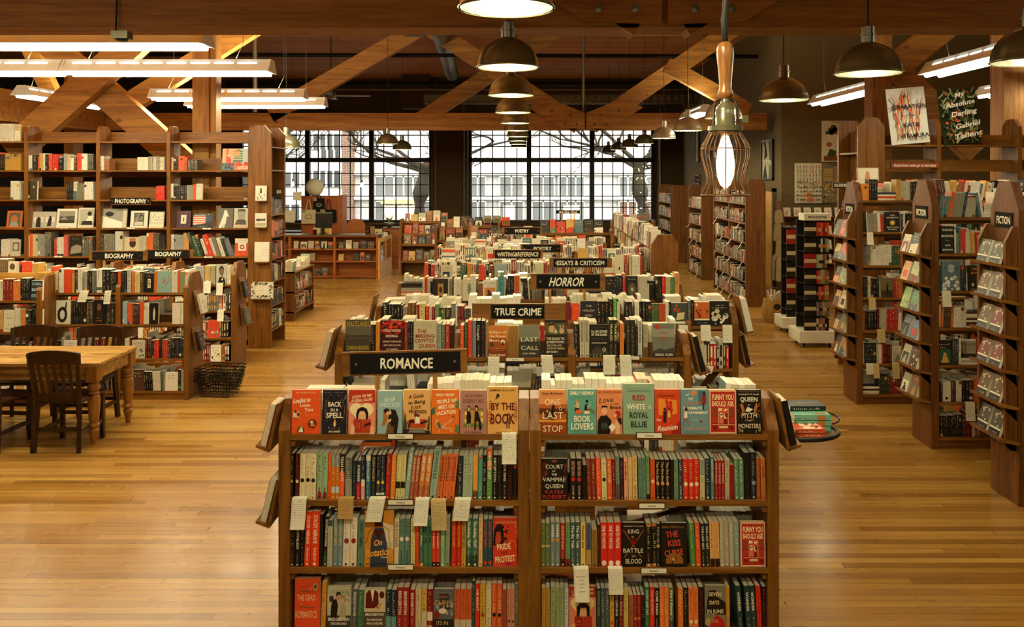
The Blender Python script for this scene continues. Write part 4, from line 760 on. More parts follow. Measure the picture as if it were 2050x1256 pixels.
def sign(px0, px1, py0, py1, Y, text, label, plate=None, tx=None, posts=(), zb=None, th=.02, rz=0, wood_='rackx', cat='sign', style='', cap=None, parent=None):
    x0, x1, z0, z1 = X(px0, Y), X(px1, Y), Z(py1, Y), Z(py0, Y); xc = (x0 + x1) / 2
    zbase = zb if zb is not None else z0
    t = thing('section_sign', (xc, Y, zbase), label, cat, rz=rz); w = (x1 - x0) / 2; dz = -zbase
    MB().box(-w, w, 0, th, z0 + dz, z1 + dz).build('board', wood_, t)
    if plate: p0, p1 = X(plate[0], Y) - xc, X(plate[1], Y) - xc
    else: p0, p1 = -w, w
    hh = z1 - z0; pl = MB().box(p0, p1, -.004, 0, z0 + dz + hh * .07, z1 + dz - hh * .07).build('plate', 'signblack', t)
    a, b = (X(tx[0], Y) - xc, X(tx[1], Y) - xc) if tx else (p0 * .6, p1 * .6)
    c = cap or hh * .42; m = MB(); put(m, text2d(text, b - a, c, True, .25 if 'i' in style else .04, 0, .05 if 'i' not in style else 0), (a + b) / 2, (z0 + z1) / 2 + dz, -.0048, '#e6e2cf'); m.build('lettering', 'signwhite', pl)
    for sx in (p0 + hh * .25, p1 - hh * .25):
        m = MB(); m.M = Matrix.Translation((sx, -.004, (z0 + z1) / 2 + dz)) @ Matrix.Rotation(R(90), 4, 'X'); m.lathe([(hh * .06, 0), (hh * .05, .003), (0, .004)], 10); m.build('screw', 'brass', pl)
    if posts:
        for q in posts: xx = X(q, Y) - xc; MB().box(xx - .011, xx + .011, th * .1, th * .9, 0, z0 + dz).build('post', 'palez', t)
    return t
CARD = [0]
def card(px0, px1, py0, py1, Y, label, kraft=False, text=None, lean=0.0, lines=11, mark=True):
    x0, x1, z0, z1 = X(px0, Y), X(px1, Y), Z(py1, Y), Z(py0, Y); w, h = x1 - x0, z1 - z0; r = random
    bg = '#b08d52' if kraft == 1 else ('#c2ab77' if kraft == 2 else '#dcdac6'); m = MB()
    nseg = 5; vs = []; curl = r.uniform(-.012, .012)
    for i in range(nseg + 1):
        f = i / nseg; y = -.012 - f * .012 + curl * f * f; dx = -lean * f * h
        vs += [(-w / 2 + dx, y, -h * f), (w / 2 + dx, y, -h * f)]
    m.add(vs, [(2 * i, 2 * i + 2, 2 * i + 3, 2 * i + 1) for i in range(nseg)], bg)
    m.add([(x, y + .0008, z) for x, y, z in vs], [(2 * i + 1, 2 * i + 3, 2 * i + 2, 2 * i) for i in range(nseg)], bg)
    def at(f, u): i = min(nseg - 1, int(f * nseg)); a = vs[2 * i][1]; b = vs[2 * i + 2][1]; g = f * nseg - i; return a + (b - a) * g - .0007
    ink = '#2a2622'
    for x in (-w * .44, w * .44): 
        for i in range(nseg):
            f0, f1 = max(.04, i / nseg), min(.96, (i + 1) / nseg)
            m.add([(x - lean * f0 * h - w * .006, at(f0, 0), -h * f0), (x + w * .006 - lean * f0 * h, at(f0, 0), -h * f0), (x + w * .006 - lean * f1 * h, at(min(f1, .999), 0), -h * f1), (x - w * .006 - lean * f1 * h, at(min(f1, .999), 0), -h * f1)], [(0, 1, 2, 3)], '#6a675a')
    put(m, text2d('-', w * .2, .004), 0, -h * .08, at(.08, 0), ink)
    put(m, scrib2d(w * .26, h * .035, 6), -lean * .08 * h, -h * .08, at(.08, 0), ink)
    if text:
        tl = text.split('/'); 
        for i, s_ in enumerate(tl):
            f = .2 + .68 * (i + .3) / len(tl); put(m, text2d(s_, min(w * .72, len(s_) * h * .05), h * .045, False, 0, 0, .2), -lean * f * h, -h * f, at(f, 0) - .0003, ink)
    else:
        for i in range(lines):
            f = .18 + .72 * i / lines; put(m, scrib2d(w * .76, h * .46 / lines, r.randint(10, 15)), -lean * f * h + r.uniform(-.03, .0) * w, -h * f, at(f, 0) - .0003, ink)
    # the tongue that folds back under the books
    m.add([(-w / 2, -.012, 0), (w / 2, -.012, 0), (w / 2, .02, .0005), (-w / 2, .02, .0005)], [(0, 1, 2, 3)], bg)
    o = m.build('shelf_card', 'matte'); o.location = ((x0 + x1) / 2, Y, z1 + .002); tag(o, label, 'shelf card', 'handwritten cards hanging from the shelf edges'); CARD[0] += 1; return o
def shelf_label(root, px, py, Y, w_px, text='Romance', dy=-.003):
    x, z = X(px, Y), Z(py, Y); w = w_px * Y / F / 2; m = MB(); h = .011
    m.box(-w, w, dy, 0, -h, h, '#dfdcc6'); put(m, text2d(text, w * .7, .008, True, .1), 0, 0, dy - .0006, '#2a2622')
    m.box(-w - .004, w + .004, dy + .0012, 0, -h - .003, h + .003, '#191512')
    o = m.build('shelf_label', 'matte', root); o.location = (x - root.location.x, Y - root.location.y, z); return o
def ledge(x, y, z, side, label, wd=.2, h=.26, books=(), out=.085):
    """slanted display ledge fixed to an end panel; side -1 faces -x, +1 faces +x"""
    t = thing('display_ledge', (x, y, z), label, 'display ledge'); s = side
    m = MB(); m.add([(0, 0, h), (s * .012, 0, h), (s * out * .7, 0, 0), (s * (out * .7 - .014), 0, -.012), (0, wd, h), (s * .012, wd, h), (s * out * .7, wd, 0), (s * (out * .7 - .014), wd, -.012)],
                    [(0, 1, 2, 3), (7, 6, 5, 4), (0, 4, 5, 1), (1, 5, 6, 2), (2, 6, 7, 3), (3, 7, 4, 0)]); m.build('back_board', 'racky', t)
    m = MB(); a = Matrix.Rotation(-s * .0, 4, 'Y'); m.add([(s * (out * .6), 0, -.016), (s * (out + .03), 0, -.004 + .012), (s * (out + .03), 0, .02), (s * (out * .6), 0, 0)] + [(s * (out * .6), wd, -.016), (s * (out + .03), wd, .008), (s * (out + .03), wd, .02), (s * (out * .6), wd, 0)], [(0, 1, 2, 3), (7, 6, 5, 4), (0, 4, 5, 1), (1, 5, 6, 2), (2, 6, 7, 3), (3, 7, 4, 0)]); m.build('lip', 'racky', t)
    tilt = math.atan2(out * .62, h)
    for (bg, art, lab, w, t_, hh, off) in books:
        # cover faces +-x; tilt the top towards the panel
        rz = R(90) * s; o = make_cover((0, 0, 0), w, t_, hh, bg, art, lab, None, 0, 0)
        Mx = Matrix.Translation((x + s * (out * .62 + .016 + t_), y + wd / 2 + off, z + .012)) @ Matrix.Rotation(-s * tilt, 4, 'Y') @ Matrix.Rotation(rz, 4, 'Z')
        o.matrix_world = Mx; o.location, o.rotation_euler = Mx.to_translation(), Mx.to_euler()
    return t

# ---------------------------------------------------------------- the romance rack in front
Y1 = 3.966; Z1 = [1.25, .933, .61, .285]
XL = (X(557, 3.95), X(1059.5, 3.95)); XR = (X(1060.5, 3.95), X(1560, 3.95))
ra = rack('left unit of the front romance rack, four open shelves, dark worn timber', XL[0], XL[1], 3.95, .36, Z1, 1.40, 1.275, group='front romance racks', ch=.1, th=.054)
rb = rack('right unit of the front romance rack, ending at the black book ledge', XR[0], XR[1], 3.95, .36, Z1, 1.40, 1.275, group='front romance racks', ch=.1, th=.054)
for px, py in ((802, 874), (802, 1006), (802, 1136)): shelf_label(ra, px, py, 3.95, 50)
for px, py in ((1300, 872), (1305, 1013), (1309, 1143)): shelf_label(rb, px, py, 3.95, 50)
tl, tr = 'the top shelf of the left romance unit', 'the top shelf of the right romance unit'
TOPL = [(583, 640, 783, '#e0541f', 'loathe', 'orange paperback with couples in round vignettes, face out, first on the romance top shelf'), (645, 693, 783, '#1c1a26', 'spell', 'dark starry paperback with a candle flame, face out on the romance top shelf'),
 (697, 750, 783, '#dd8a70', 'serial', 'pink paperback, black haired woman peering over an open book, romance top shelf'), (755, 804, 785, '#8fb0b4', 'ship', 'pale blue paperback with an embracing couple, face out on the romance top shelf'),
 (807, 861, 783, '#d9a666', 'guide', 'tan paperback, two people back to back on a sofa, romance top shelf'), (864, 918, 783, '#dd6f22', 'people', 'orange paperback with two people on sun loungers, romance top shelf'),
 (921, 974, 784, '#a8786a', 'delilah', 'dusty pink paperback with two women in black, romance top shelf'), (976, 1037, 777, '#d6a256', 'bythe', 'tall mustard paperback with big maroon lettering, last of the left top shelf')]
TOPR = [(1079, 1134, 783, '#c0703a', 'onelast', 'orange brown paperback with cream serif lettering, first of the right romance top shelf'), (1137, 1194, 782, '#5f9f92', 'lovers', 'teal paperback, two readers seated back to back on books, right romance top shelf'),
 (1195, 1246, 782, '#d8875a', 'brain', 'salmon paperback, dark haired man and red haired woman, right romance top shelf'), (1248, 1310, 771, '#86a58a', 'rwrb', 'tall sage green book with red, white and dark lettering only, right top shelf'),
 (1312, 1362, 782, '#cf3f20', 'reunion', 'red orange paperback with couple before silhouettes, right romance top shelf'), (1364, 1420, 782, '#6c8f98', 'roommate', 'blue paperback, man at a door and walking woman, right romance top shelf'),
 (1421, 1475, 783, '#e0a888', 'funny', 'red paperback with framed cartoon faces and blocky lettering, right romance top shelf'), (1476, 1525, 783, '#17140f', 'queen', 'black paperback with gold hands and white lettering, last of the right top shelf')]
for lst, g in ((TOPL, tl), (TOPR, tr)):
    for a, b, top, bg, k, lab in lst:
        xa, xb = X(a, Y1), X(b, Y1); make_cover(((xa + xb) / 2, Y1 + .004, 1.25), xb - xa, .03, Z(top, Y1) - 1.25, bg, ART[k], lab, 'face-out books on ' + g, -.05)
s2l, s3l, s4l = ('the %s shelf of the left romance unit' % q for q in ('second', 'third', 'fourth'))
s2r, s3r, s4r = ('the %s shelf of the right romance unit' % q for q in ('second', 'third', 'fourth'))
row(570, 890, 8.2, Y1, Z1[1], '''75,130,165,18|#15100e|#c9a46a|~||c.6#d9a23f
155,228,165,15|#3a1518|#c0392b|~||c.6#e8dcb0
230,500,165,18,3|#d9cfa8|#b5532f|~||c.58#15110e
510,690,165,15,2|#8fb088|#1e2a1e|~||d#8e1b33
695,750,170,12|#dd6420|#5a1a08|~
752,890,165,12,2|#c96f1e|#f0e0c0|~||b0-.28#7f8c84 b.72-.86#b9c8c8
890,975,170,10|#1a1210|#f0e0c0|TEXAS NIGHTS||b.4-1#e2571c
980,1100,230,0|#5c615c|#c9c4a0|~||b.5-1#8a8c80
1105,1160,280,12|#1e2a2c|#8a9a98|~
1165,1245,280,10|#1d2a30|#c9d0c8|DEBBIE||b.58-1#b3202a
1246,1310,190,5|#231f3a|#c9c9d0|~||b.55-.7#e8d8b0 b.7-1#d9a08a
1318,1400,190,10|#2f6272|#cfe0dc|SUSAN MALLERY||b0-.12#d8caa0
1405,1480,190,18|#1c1c20|#c2a468|SUSAN MALLERY
1490,1630,185,20,2|#202a38|#c9c9b9|~||c.62#e8c040 b.85-.9#c9c9b9
1640,1722,170,32|#a02018|#e0c890|~
1725,1800,190,35|#d98028|#f0d080|~
1805,1960,190,38,2|#cfc98a|#6f6a30|~||b.6-.75#14100e
70,145,110,85,1,800|#7fa596|#d8e0d0|AFTER THE JINGLE
150,280,195,72,2,800|#a0503a|#e8c0a0|NEVER BEEN SO GOOD
285,470,170,80,2,800|#a85a30|#f0e2c0|ONE LAST STOP||b0-.3#cf8048 b.3-.7#c27428
475,590,85,95,1,800|#8fab9c|#23403c|RED WHITE ROYAL BLUE
592,690,180,80,1,800|#c66a35|#3a1a10|RED WHITE ROYAL BLUE
695,890,175,76,2,800|#d96a38|#3a1a10|RED WHITE ROYAL BLUE
930,1025,205,32,1,800|#22282a|#c9c9b9|~
1030,1190,200,18,2,800|#9cac96|#1c201c|~|~
1200,1280,180,8,1,800|#d99530|#e8d8b0|~||b.8-1#5a3010
1282,1355,180,10,1,800|#4f9280|#e8e0d0|make up break up||c.06#c03a30
1360,1420,190,8,1,800|#17130f|#e8e0d0|~
1425,1515,85,12,1,800|#57903c|#e8e8d0|NORA GOES OFF SCRIPT||b0-.16#d84e20 b.24-.4#d67428
1520,1600,190,8,1,800|#15110f|#d8d8c8|DECEPTION
1602,1680,190,0,1,800|#121418|#6a6a60|~
1685,1762,190,4,1,800|#1d1a18|#d8d8c8|SEVEN SINS|~
1766,1850,250,4,1,800|#2a0f10|#8c3028|~
1858,1935,250,0,1,800|#191218|#6a3a34|~||c.2#d86a40''', s2l)
row(570, 1015, 8.2, Y1, Z1[2], '''75,155,290,14|#18100e|#c9b9a0|~
160,240,300,14|#14100e|#d9d0b8|RUTHLESS|~
243,303,290,12|#18100e|#c9b9a0|~
305,405,100,40|#dd3c1c|#f0dcb0|STACEY ABRAMS|RULES OF
410,552,90,28|#dd3c1c|#f0dcb0|STACEY ABRAMS|RULES OF
558,615,140,10|#14100e|#3a3028|~
618,688,180,35|#17130f|#e8e8d8|24 HOURS IN PARIS||b.78-1#28482a
690,775,230,10|#b9b9a8|#8a8a70|~||b0-.13#3a5050
780,935,150,18,2|#6f8c96|#cfc860|LIFES SWEET BETS|~
940,1172,185,22,2|#ddd5c0|#7a2a1a|~||c.48#8a2a1c
1185,1290,225,20|#5f8577|#14201c|PERFECT TIMING
1300,1785,90,5|F|#c98a2e|rotation|book with woman in blue scrubs and stethoscope, face out, left unit third shelf
1790,1862,210,12|#ded2b0|#4a3a2a|THE FLATSHARE
1865,2048,215,8,2|#5f8472|#1c2a24|~|BETH OLEARY|c.42#e8d8c8
172,250,215,5,1,800|#ddc98a|#2a2018|~|~
253,317,280,4,1,800|#c64a20|#e8a060|~
320,387,220,4,1,800|#3f6a55|#d8e0c8|Ever After||b.93-1#d88a30
390,524,230,4,2,800|#4a7a5a|#14201c|KISS ME|~
528,666,260,0,2,800|#d03a20|#f0e0d0|The Reunion||b.9-1#1a1010
669,737,300,4,1,800|#6fb47c|#e8f0d8|~
740,815,200,12,1,800|#8f9a86|#1c1c1c|~
845,1007,205,8,2,800|#c8281c|#e0a030|MR WRONG NUMBER
1010,1082,230,8,1,800|#c9a040|#3a2010|LOVE AT FIRST SPITE
1085,1287,205,4,2,800|#3a6a52|#e8e8d8|The Holiday TRAP||b.75-1#1d4030
1290,1358,200,8,1,800|#dcb478|#7a4a20|~
1365,1522,225,4,2,800|#2a4a52|#c05040|JUST LIKE THAT||c.92#c84020
1530,1935,205,6,1,800|F|#c8371f|pride|red book, woman with curly black hair in profile, left unit third shelf''', s3l)
row(570, 1140, 8.2, Y1, Z1[3], '''152,572,180,20|F|#dd4a22|dead|orange red book with green boughs and cream title, left unit fourth shelf
578,655,235,30|#d09038|#5a2a14|~
690,1080,320,10|F|#b5b59c|duke|pale book, dark coated man and fair woman, left unit fourth shelf
1085,1176,350,22|#4f5254|#d8d8c8|BRIDGERTON THE DUKE
1180,1290,355,18|#3a6a4a|#8fb088|~
1296,1648,355,6|F|#c9bfa0|viscount|book showing a red waistcoat without a face, left unit fourth shelf
1650,1828,360,8,2|#1d2a32|#d8d8c8|~||b.6-1#5a9490
1830,2032,325,12,2|#981f1c|#e8dcc8|BRIDGERTON|~
40,138,325,8,1,800|#981f1c|#e8dcc8|BRIDGERTON|~
160,248,355,4,1,800|#8c1a18|#e8dcc8|BRIDGERTON|~
250,347,345,6,1,800|#cdb890|#7a5a30|~|~
350,442,345,4,1,800|#c9a84a|#6a4a20|~||b.5-1#cfc3a0
445,542,345,4,1,800|#7a1216|#d9a87c|~||b.5-.7#e0d0c0 b.8-1#c99070
548,890,355,2,1,800|F|#5c5f62|kissq|grey mass market book with gold name and white bonnet, left unit fourth shelf
892,1180,345,4,3,800|#c8582c|#7a3018|~||b.68-1#c9c0a0
1182,1232,210,6,1,800|#24403a|#d8d8c8|~|~
1235,1312,255,6,1,800|#cc2a1c|#e8d8b0|MR RIGHT|~
1316,1408,260,4,1,800|#cba23c|#3a2a10|~||c.62#a83a20
1412,1502,275,4,1,800|#cfc8a4|#8a7a40|~|RAE
1505,1682,255,4,2,800|#cf5a28|#f0d8a0|~||c.62#1a1010
1686,1756,350,0,1,800|#9c4a28|#5a2010|~
1760,1890,345,0,2,800|#c98868|#7a3a28|~||c.72#4a4a30
1894,1950,260,2,1,800|#5a6a68|#d8d8c8|~''', s4l)
row(1070, 900, 8.2, Y1, Z1[1], '''100,550,170,0|F|#17110f|vampire|black paperback with dark roses and red author name, right unit second shelf
590,785,165,-2,2|#14100f|#c9a090|ELECTRIC IDOL|KATEE ROBERT|c.5#b02820
790,868,270,0|#17120f|#3a2a24|~
872,1020,165,-22,2|#7a2a18|#e0c0a0|~|~
1025,1104,150,-20|#e05a2c|#f0e0c0|~|~
1108,1195,175,-15|#cfc890|#5a6a30|~|~|c.5#14100e
1200,1283,170,-15|#cf5520|#e8c890|THE LOST TICKET
1285,1340,175,-15|#7a1618|#d8b0a0|~
1343,1410,130,-14|#6f8576|#2a3028|~||b.65-1#5a5040
1414,1476,150,-10|#2a1014|#c9a890|~|~
1480,1545,150,-14|#e0a088|#2a1410|Landline
1549,1617,155,-12|#d9b070|#a06a20|~
1621,1700,120,-14|#d8b870|#3a2a10|~|REBECCA
1715,1840,150,-12,2|#5a8270|#1c2a22|~
1846,1902,125,-14|#7a9868|#2a3a20|~||b.88-1#101010
27,102,170,-10,1,1300|#d05a24|#6a1a10|~||c.55#e8c8a0
108,348,185,-10,3,1300|#16110f|#c9b080|The Fire Bond||c.6#c99040
352,410,185,0,1,1300|#1c1410|#3a2a20|~
414,486,180,-12,1,1300|#6f9070|#2a3a2a|~|CAT SEBASTIAN
490,558,180,-8,1,1300|#34393c|#cfd8d0|~|CAT SEBASTIAN
562,830,175,-8,3,1300|#cc2c1e|#e8c890|~|~|c.62#e8d8b0
835,918,180,-4,1,1300|#8a988a|#4a5a50|~||b.38-1#c2b888
922,1014,165,-8,1,1300|#22283a|#d8d8d0|~|~
1018,1074,140,-10,1,1300|#3a7a6a|#d8e0d0|ALMOST PERFECT
1078,1248,195,-4,3,1300|#941c1e|#d8b0a0|YOUNG AT MIDNIGHT
1252,1328,180,-4,1,1300|#b0a888|#6a6448|~
1332,1404,270,-2,1,1300|#8a1c18|#5a0e0c|~
1410,1560,175,-12,2,1300|#5a8262|#d8e8d0|~
1568,1672,70,-10,1,1300|#14110f|#3a342c|~
1676,1772,65,-10,1,1300|#1c1c20|#a8b0b8|~||c.65#8090a0
1776,1836,160,-12,1,1300|#a0552a|#5a2a14|~
1846,1925,160,-18,1,1300|#b8682c|#7a3a18|SARI''', s2r)
row(1070, 1030, 8.2, Y1, Z1[2], '''108,258,170,0,2|#5a7040|#c0b890|~||b.5-.54#d0b070
262,420,150,0,2|#6f8080|#e8e8d8|FAKER||c.4#d09030
424,508,165,0|#8c221c|#e8c890|HOOKUP PLAN||b.82-1#2a1410
511,588,150,0|#6a8f5c|#1c2a1c|~|~|b.83-1#7a1a18
591,755,150,0,2|#3a5552|#e8e8d8|The Ex Talk|~
760,842,150,0|#e0bc60|#2a2a20|Weather Girl|~
846,934,150,0|#5a6070|#2a2a30|NICHOLAS SPARKS||b.62-1#b09050
938,1036,270,0|#8a6a30|#5a3e14|~
1040,1084,190,0|#2a1a12|#a88050|~
1088,1430,150,-4,3|#d0281c|#f0e0d0|ONE TO WATCH|~|c.92#f0e0d0
1434,1822,160,0|F|#15100e|king|black paperback with crossed golden swords, face out, right unit third shelf
1830,2030,165,-2,2|#15110f|#d8c8a0|~|~|b0-.07#b07030 b.93-1#b07030
112,188,175,-2,1,1300|#17120f|#9a9a80|THE EX HEX||c.52#d09a30
192,628,165,0,1,1300|F|#16110f|kiss|black paperback with slanted red title over a gold glow, right unit third shelf
685,772,165,-34,1,1300|#4f7f44|#d8d860|~|~
776,856,160,-28,1,1300|#dc5424|#f0d8a0|~
860,1002,170,-20,2,1300|#1a231e|#d8d8c8|ONE LAST GIFT
1006,1164,140,-20,2,1300|#d8a460|#14100c|~||b.82-1#2a1010
1168,1402,140,-15,3,1300|#a8a088|#e8e8e0|~
1408,1492,145,-18,1,1300|#7f9a98|#e8e8e0|~
1500,1915,150,-6,1,1300|F|#e0a888|funny|red paperback with cartoon faces at the end of the right third shelf''', s3r)
row(1070, 1140, 8.2, Y1, Z1[3], '''118,254,320,0,2|#b08a38|#7a2a18|~|~
258,340,300,6|#8fa070|#3a4a28|~|~
345,490,320,0,2|#8fa070|#3a4a28|~|~
495,562,335,0|#c0c4bc|#8a4a3a|~|~
567,1015,310,0|F|#d07a5c|lovekill2|pink book with a woman behind a red book, partly under a card, right fourth shelf
1022,1092,335,0|#1f3430|#7a9a80|DATING GAME
1096,1240,335,-4,2|#44555c|#dcd0b8|~|~
1244,1316,370,-4|#cf9a38|#6a3a10|~||c.75#c03a20
1320,1390,340,-2|#1c1c1a|#e8e8d8|TILLY CLIFFS EDGE
1394,1464,340,-2|#7a1a1c|#d8c0a8|TILLY SOLACE
1468,1548,335,-4|#d0b860|#7a5a20|~
1553,1628,445,0|#a06030|#5a2a14|~
1630,1752,445,0,2|#8a1c1a|#d8a080|~||c.6#c97a40
1755,1817,445,0|#1c1412|#8a8a80|~
1820,1897,315,-4|#2f6a40|#e8e8d8|LUCKY LEAP DAY
1900,1978,310,-4|#d02c20|#e8b090|LEAD ME ASTRAY
90,172,320,-4,1,1300|#17120f|#e8e8d8|COME AGAIN|~
176,332,310,-8,2,1300|#df7a30|#f0d8a0|~|~
336,408,320,-8,1,1300|#4f7a50|#f0f0e0|Did I Know||b.7-1#303838
480,565,330,-8,1,1300|#d87830|#f0c890|~
568,650,325,-8,1,1300|#1c1613|#b9c0b0|~
655,816,325,-8,2,1300|#df7a38|#7a2a10|~||c.74#e8d8b0
820,908,315,-6,1,1300|#1f1014|#b02040|~
915,1272,300,-6,1,1300|F|#7a7660|seven|olive and black book with red lower part, face out, right unit fourth shelf
1276,1332,300,-8,1,1300|#c99038|#6a4a14|~
1470,1560,290,-56,1,1300|#1a3a38|#e8e8d8|WONDER|~
1606,1782,290,-52,2,1300|#1a3a38|#e8e8d8|WONDER|~|b.86-1#2a1612
1786,1866,290,-40,1,1300|#c8281c|#7a1010|~
1872,1945,310,-14,1,1300|#24121a|#c05040|~''', s4r)
# the reverse side of the front racks: stock facing away, fore edges and tops towards the picture
for (a, b) in ((XL[0] + .06, XL[1] - .06), (XR[0] + .06, XR[1] - .06)):
    for i, z in enumerate(Z1):
        rowfill(a, 4.145, b - a, 0, z, (.19, .225), .15, PALEMIX, (.02, .04), 1, 0, True, 0, .12 if i else .05, .12)
sign(688, 937, 703, 750, 4.13, 'ROMANCE', 'long black section sign lettered romance, on two thin posts over the front rack', (704, 924), (763, 869), (756, 872), 1.33, cap=.053, rz=R(1.2)).rotation_euler = (0, R(-1.4), R(1.2))
cd = [(586, 615, 998, 1056, 0, .03, None, 'white handwritten card hanging at the left end of the second romance shelf'), (678, 709, 998, 1036, 1, 0, None, 'brown kraft handwritten card on the left romance unit'), (740, 772, 998, 1043, 0, .16, None, 'white slanting handwritten card above the stethoscope book'),
      (832, 860, 1000, 1049, 0, .07, None, 'white handwritten card beside the kraft one, left romance unit'), (863, 893, 1002, 1060, 2, -.04, None, 'tan handwritten card overlapping books in the middle of the left unit'), (911, 943, 1000, 1041, 0, .12, None, 'white handwritten card with only a few short lines, left romance unit'),
      (1005, 1034, 869, 927, 0, 0, None, 'white handwritten card under the tall mustard book'), (1148, 1178, 1138, 1200, 0, -.03, "WOULDN'T/YOU/LIKE/TO/KNOW/...", 'white card in large capitals over the pink woman book, right unit'), (1217, 1246, 1138, 1187, 0, -.02, None, 'white handwritten card with tiny dense writing, right romance unit')]
for a, b, c_, d_, k, ln, tx, lab in cd: card(a, b, c_, d_, 3.95, lab, k, tx, ln)
# ledges on the ends
oy_ = 3.97
ledge(XL[0], oy_, Z(900, 3.97), -1, 'upper slanted ledge on the left end of the front rack', .17, .22, [('#c8471f', 'r 4|4|96|96|#e08a50;t LOVE|50|70|60|14|#f3e7c6', 'cream edged paperback leaning on the upper left end ledge', .14, .03, .21, 0)])
ledge(XL[0], oy_, Z(1052, 3.97), -1, 'lower slanted ledge on the left end of the front rack', .17, .22, [('#8a8a60', 'r 10|10|90|60|#c9c4a0;s 50|80|60|6|8|#2a2622', 'olive paperback leaning on the lower left end ledge', .14, .03, .21, 0)])
ledge(XR[1], oy_, Z(898, 3.97), 1, 'slanted ledge on the right end of the front rack', .17, .24, [('#15110f', 'r 10|10|90|40|#7a2018;s 50|80|60|6|8|#d9cfa8;s 50|66|50|4|7|#d9cfa8', 'black paperback leaning on the right end ledge, front copy', .14, .028, .22, 0), ])
# half-round tray with stacked books behind the right end
tr_ = thing('book_tray', (X(1575, 4.3), 4.3, Z(862, 4.3)), 'rounded dark tray of stacked books behind the right end of the front rack', 'tray')
w = .27; pts = [(0, -.16)] + [(.06 + .2 * math.cos(a), .16 * math.sin(a)) for a in [R(v) for v in range(-85, 90, 12)]] + [(0, .16)]
MB().prism(pts, -.012, 0, 'z').build('base', 'darkx', tr_); MB().tube([(x, y, .0) for x, y in pts], .012, 8).build('rim', 'blackmetal', tr_); MB().tube([(x * 1.02, y, .07) for x, y in pts[4:-4]], .005, 6).build('wire_rail', 'blackmetal', tr_)
MB().box(-.15, .06, -.03, .03, -.04, -.012).build('bracket', 'darkx', tr_)
bx, by, bz = tr_.location
def flatbook(x, y, z, w_, d_, t, rz, bg, lab, top='s 50|70|60|10|9|#e8e4d2', group=None, edge='s 50|50|80|50|14|#e8e4d2'):
    c = MB(); k = .0016; c.box(-w_ / 2, w_ / 2, -d_ / 2, d_ / 2, t - k, t, bg); c.box(-w_ / 2, w_ / 2, -d_ / 2, d_ / 2, 0, k, bg); c.box(-w_ / 2, w_ / 2, -d_ / 2, -d_ / 2 + k, 0, t, bg)
    draw(c, edge, -w_ / 2, 0, w_, t, -d_ / 2 - .0002)
    u = MB(); draw(u, top, -w_ / 2, -d_ / 2, w_, d_, 0); c.v2 = None
    n = len(c.v); c.v += [(x_, z_, t - y_ + .0001) for x_, y_, z_ in u.v]; c.f += [tuple(n + i for i in f) for f in u.f]; c.c += u.c
    o = c.build('book', 'print'); tag(o, lab, 'book', group); o.location = (x, y, z + .0005); o.rotation_euler = (0, 0, rz); MB().box(-w_ / 2 + .002, w_ / 2 - .002, -d_ / 2 + k, d_ / 2 - .002, k, t - k).build('page_block', 'pages', o); NBOOK[0] += 1; return o
flatbook(bx + .08, by - .06, bz + .0, .16, .12, .02, .05, '#c8542c', 'orange patterned paperback at the bottom of the tray stack', 'r 30|10|90|90|#e8d8c0;n 18|6|#c8542c|34|14|86|86', None); flatbook(bx + .082, by - .06, bz + .021, .16, .12, .02, .02, '#c8542c', 'orange patterned paperback, upper copy in the tray', 'r 30|10|90|90|#e8d8c0;n 18|6|#c8542c|34|14|86|86')
for k, lab in enumerate(('lowest teal book of the tray stack', 'middle teal book of the tray stack', 'topmost teal book in the tray, cover showing')): flatbook(bx + .13, by + .045, bz + .0 + .028 * k, .19, .125, .027, -.04 + .02 * k, '#6fae98', lab, 's 40|70|60|12|9|#d9e4d2;r 60|10|92|30|#a8642c', edge='s 30|50|50|50|12|#1c2a26;r 62|10|84|90|#b8743a')
flatbook(bx + .13, by + .12, bz + .085, .19, .125, .024, .02, '#24282a', 'black book tipped on top of the teal tray books', 's 60|60|50|16|7|#d9d4c0')
# ---------------------------------------------------------------- true crime rack
Y2 = 5.635; zt = [1.25, .93, .61, .29]
dv = [X(908, Y2), X(1137, Y2)]; a0, b0 = X(671, Y2), X(1383, Y2)
rk = rack('true crime rack just behind the front romance rack, three bays wide', a0, b0, Y2 - .016, .36, zt, 1.40, 1.275, divs=dv, th=.054)
for px, py in ((1031, 720), (1262, 717)): shelf_label(rk, px, py, Y2 - .02, 36, 'True Crime')
tcl, tcm, tcr = ('the top shelf of the true crime rack %s bay' % q for q in ('first', 'middle', 'last'))
row(640, 590, 6.406, Y2, 1.25, '''325,645,330,0|F|#3f3c2c|waste|grey green book with gold top lettering, first on the true crime rack
655,712,390,0|#1c1410|#b9a890|~
715,768,355,0|#d08a30|#6a2a10|~
772,1082,340,0|F|#3a0a08|holly|black book with red flames above white lettering, true crime rack
1085,1128,360,0|#8a2a20|#c9b090|~
1130,1196,350,0,2|#1a1612|#b9b49c|~
1202,1500,345,0|F|#b9b293|crypto|parchment book with slanted rust red title lettering, true crime rack
1502,1558,375,0|#8a988c|#4a5a50|~
1560,1607,390,0|#5a6658|#c9c9b0|~
1610,1667,385,0|#a82a20|#e0c0a0|~
1672,1722,400,-6|#2a1418|#b03a28|~''', tcl)
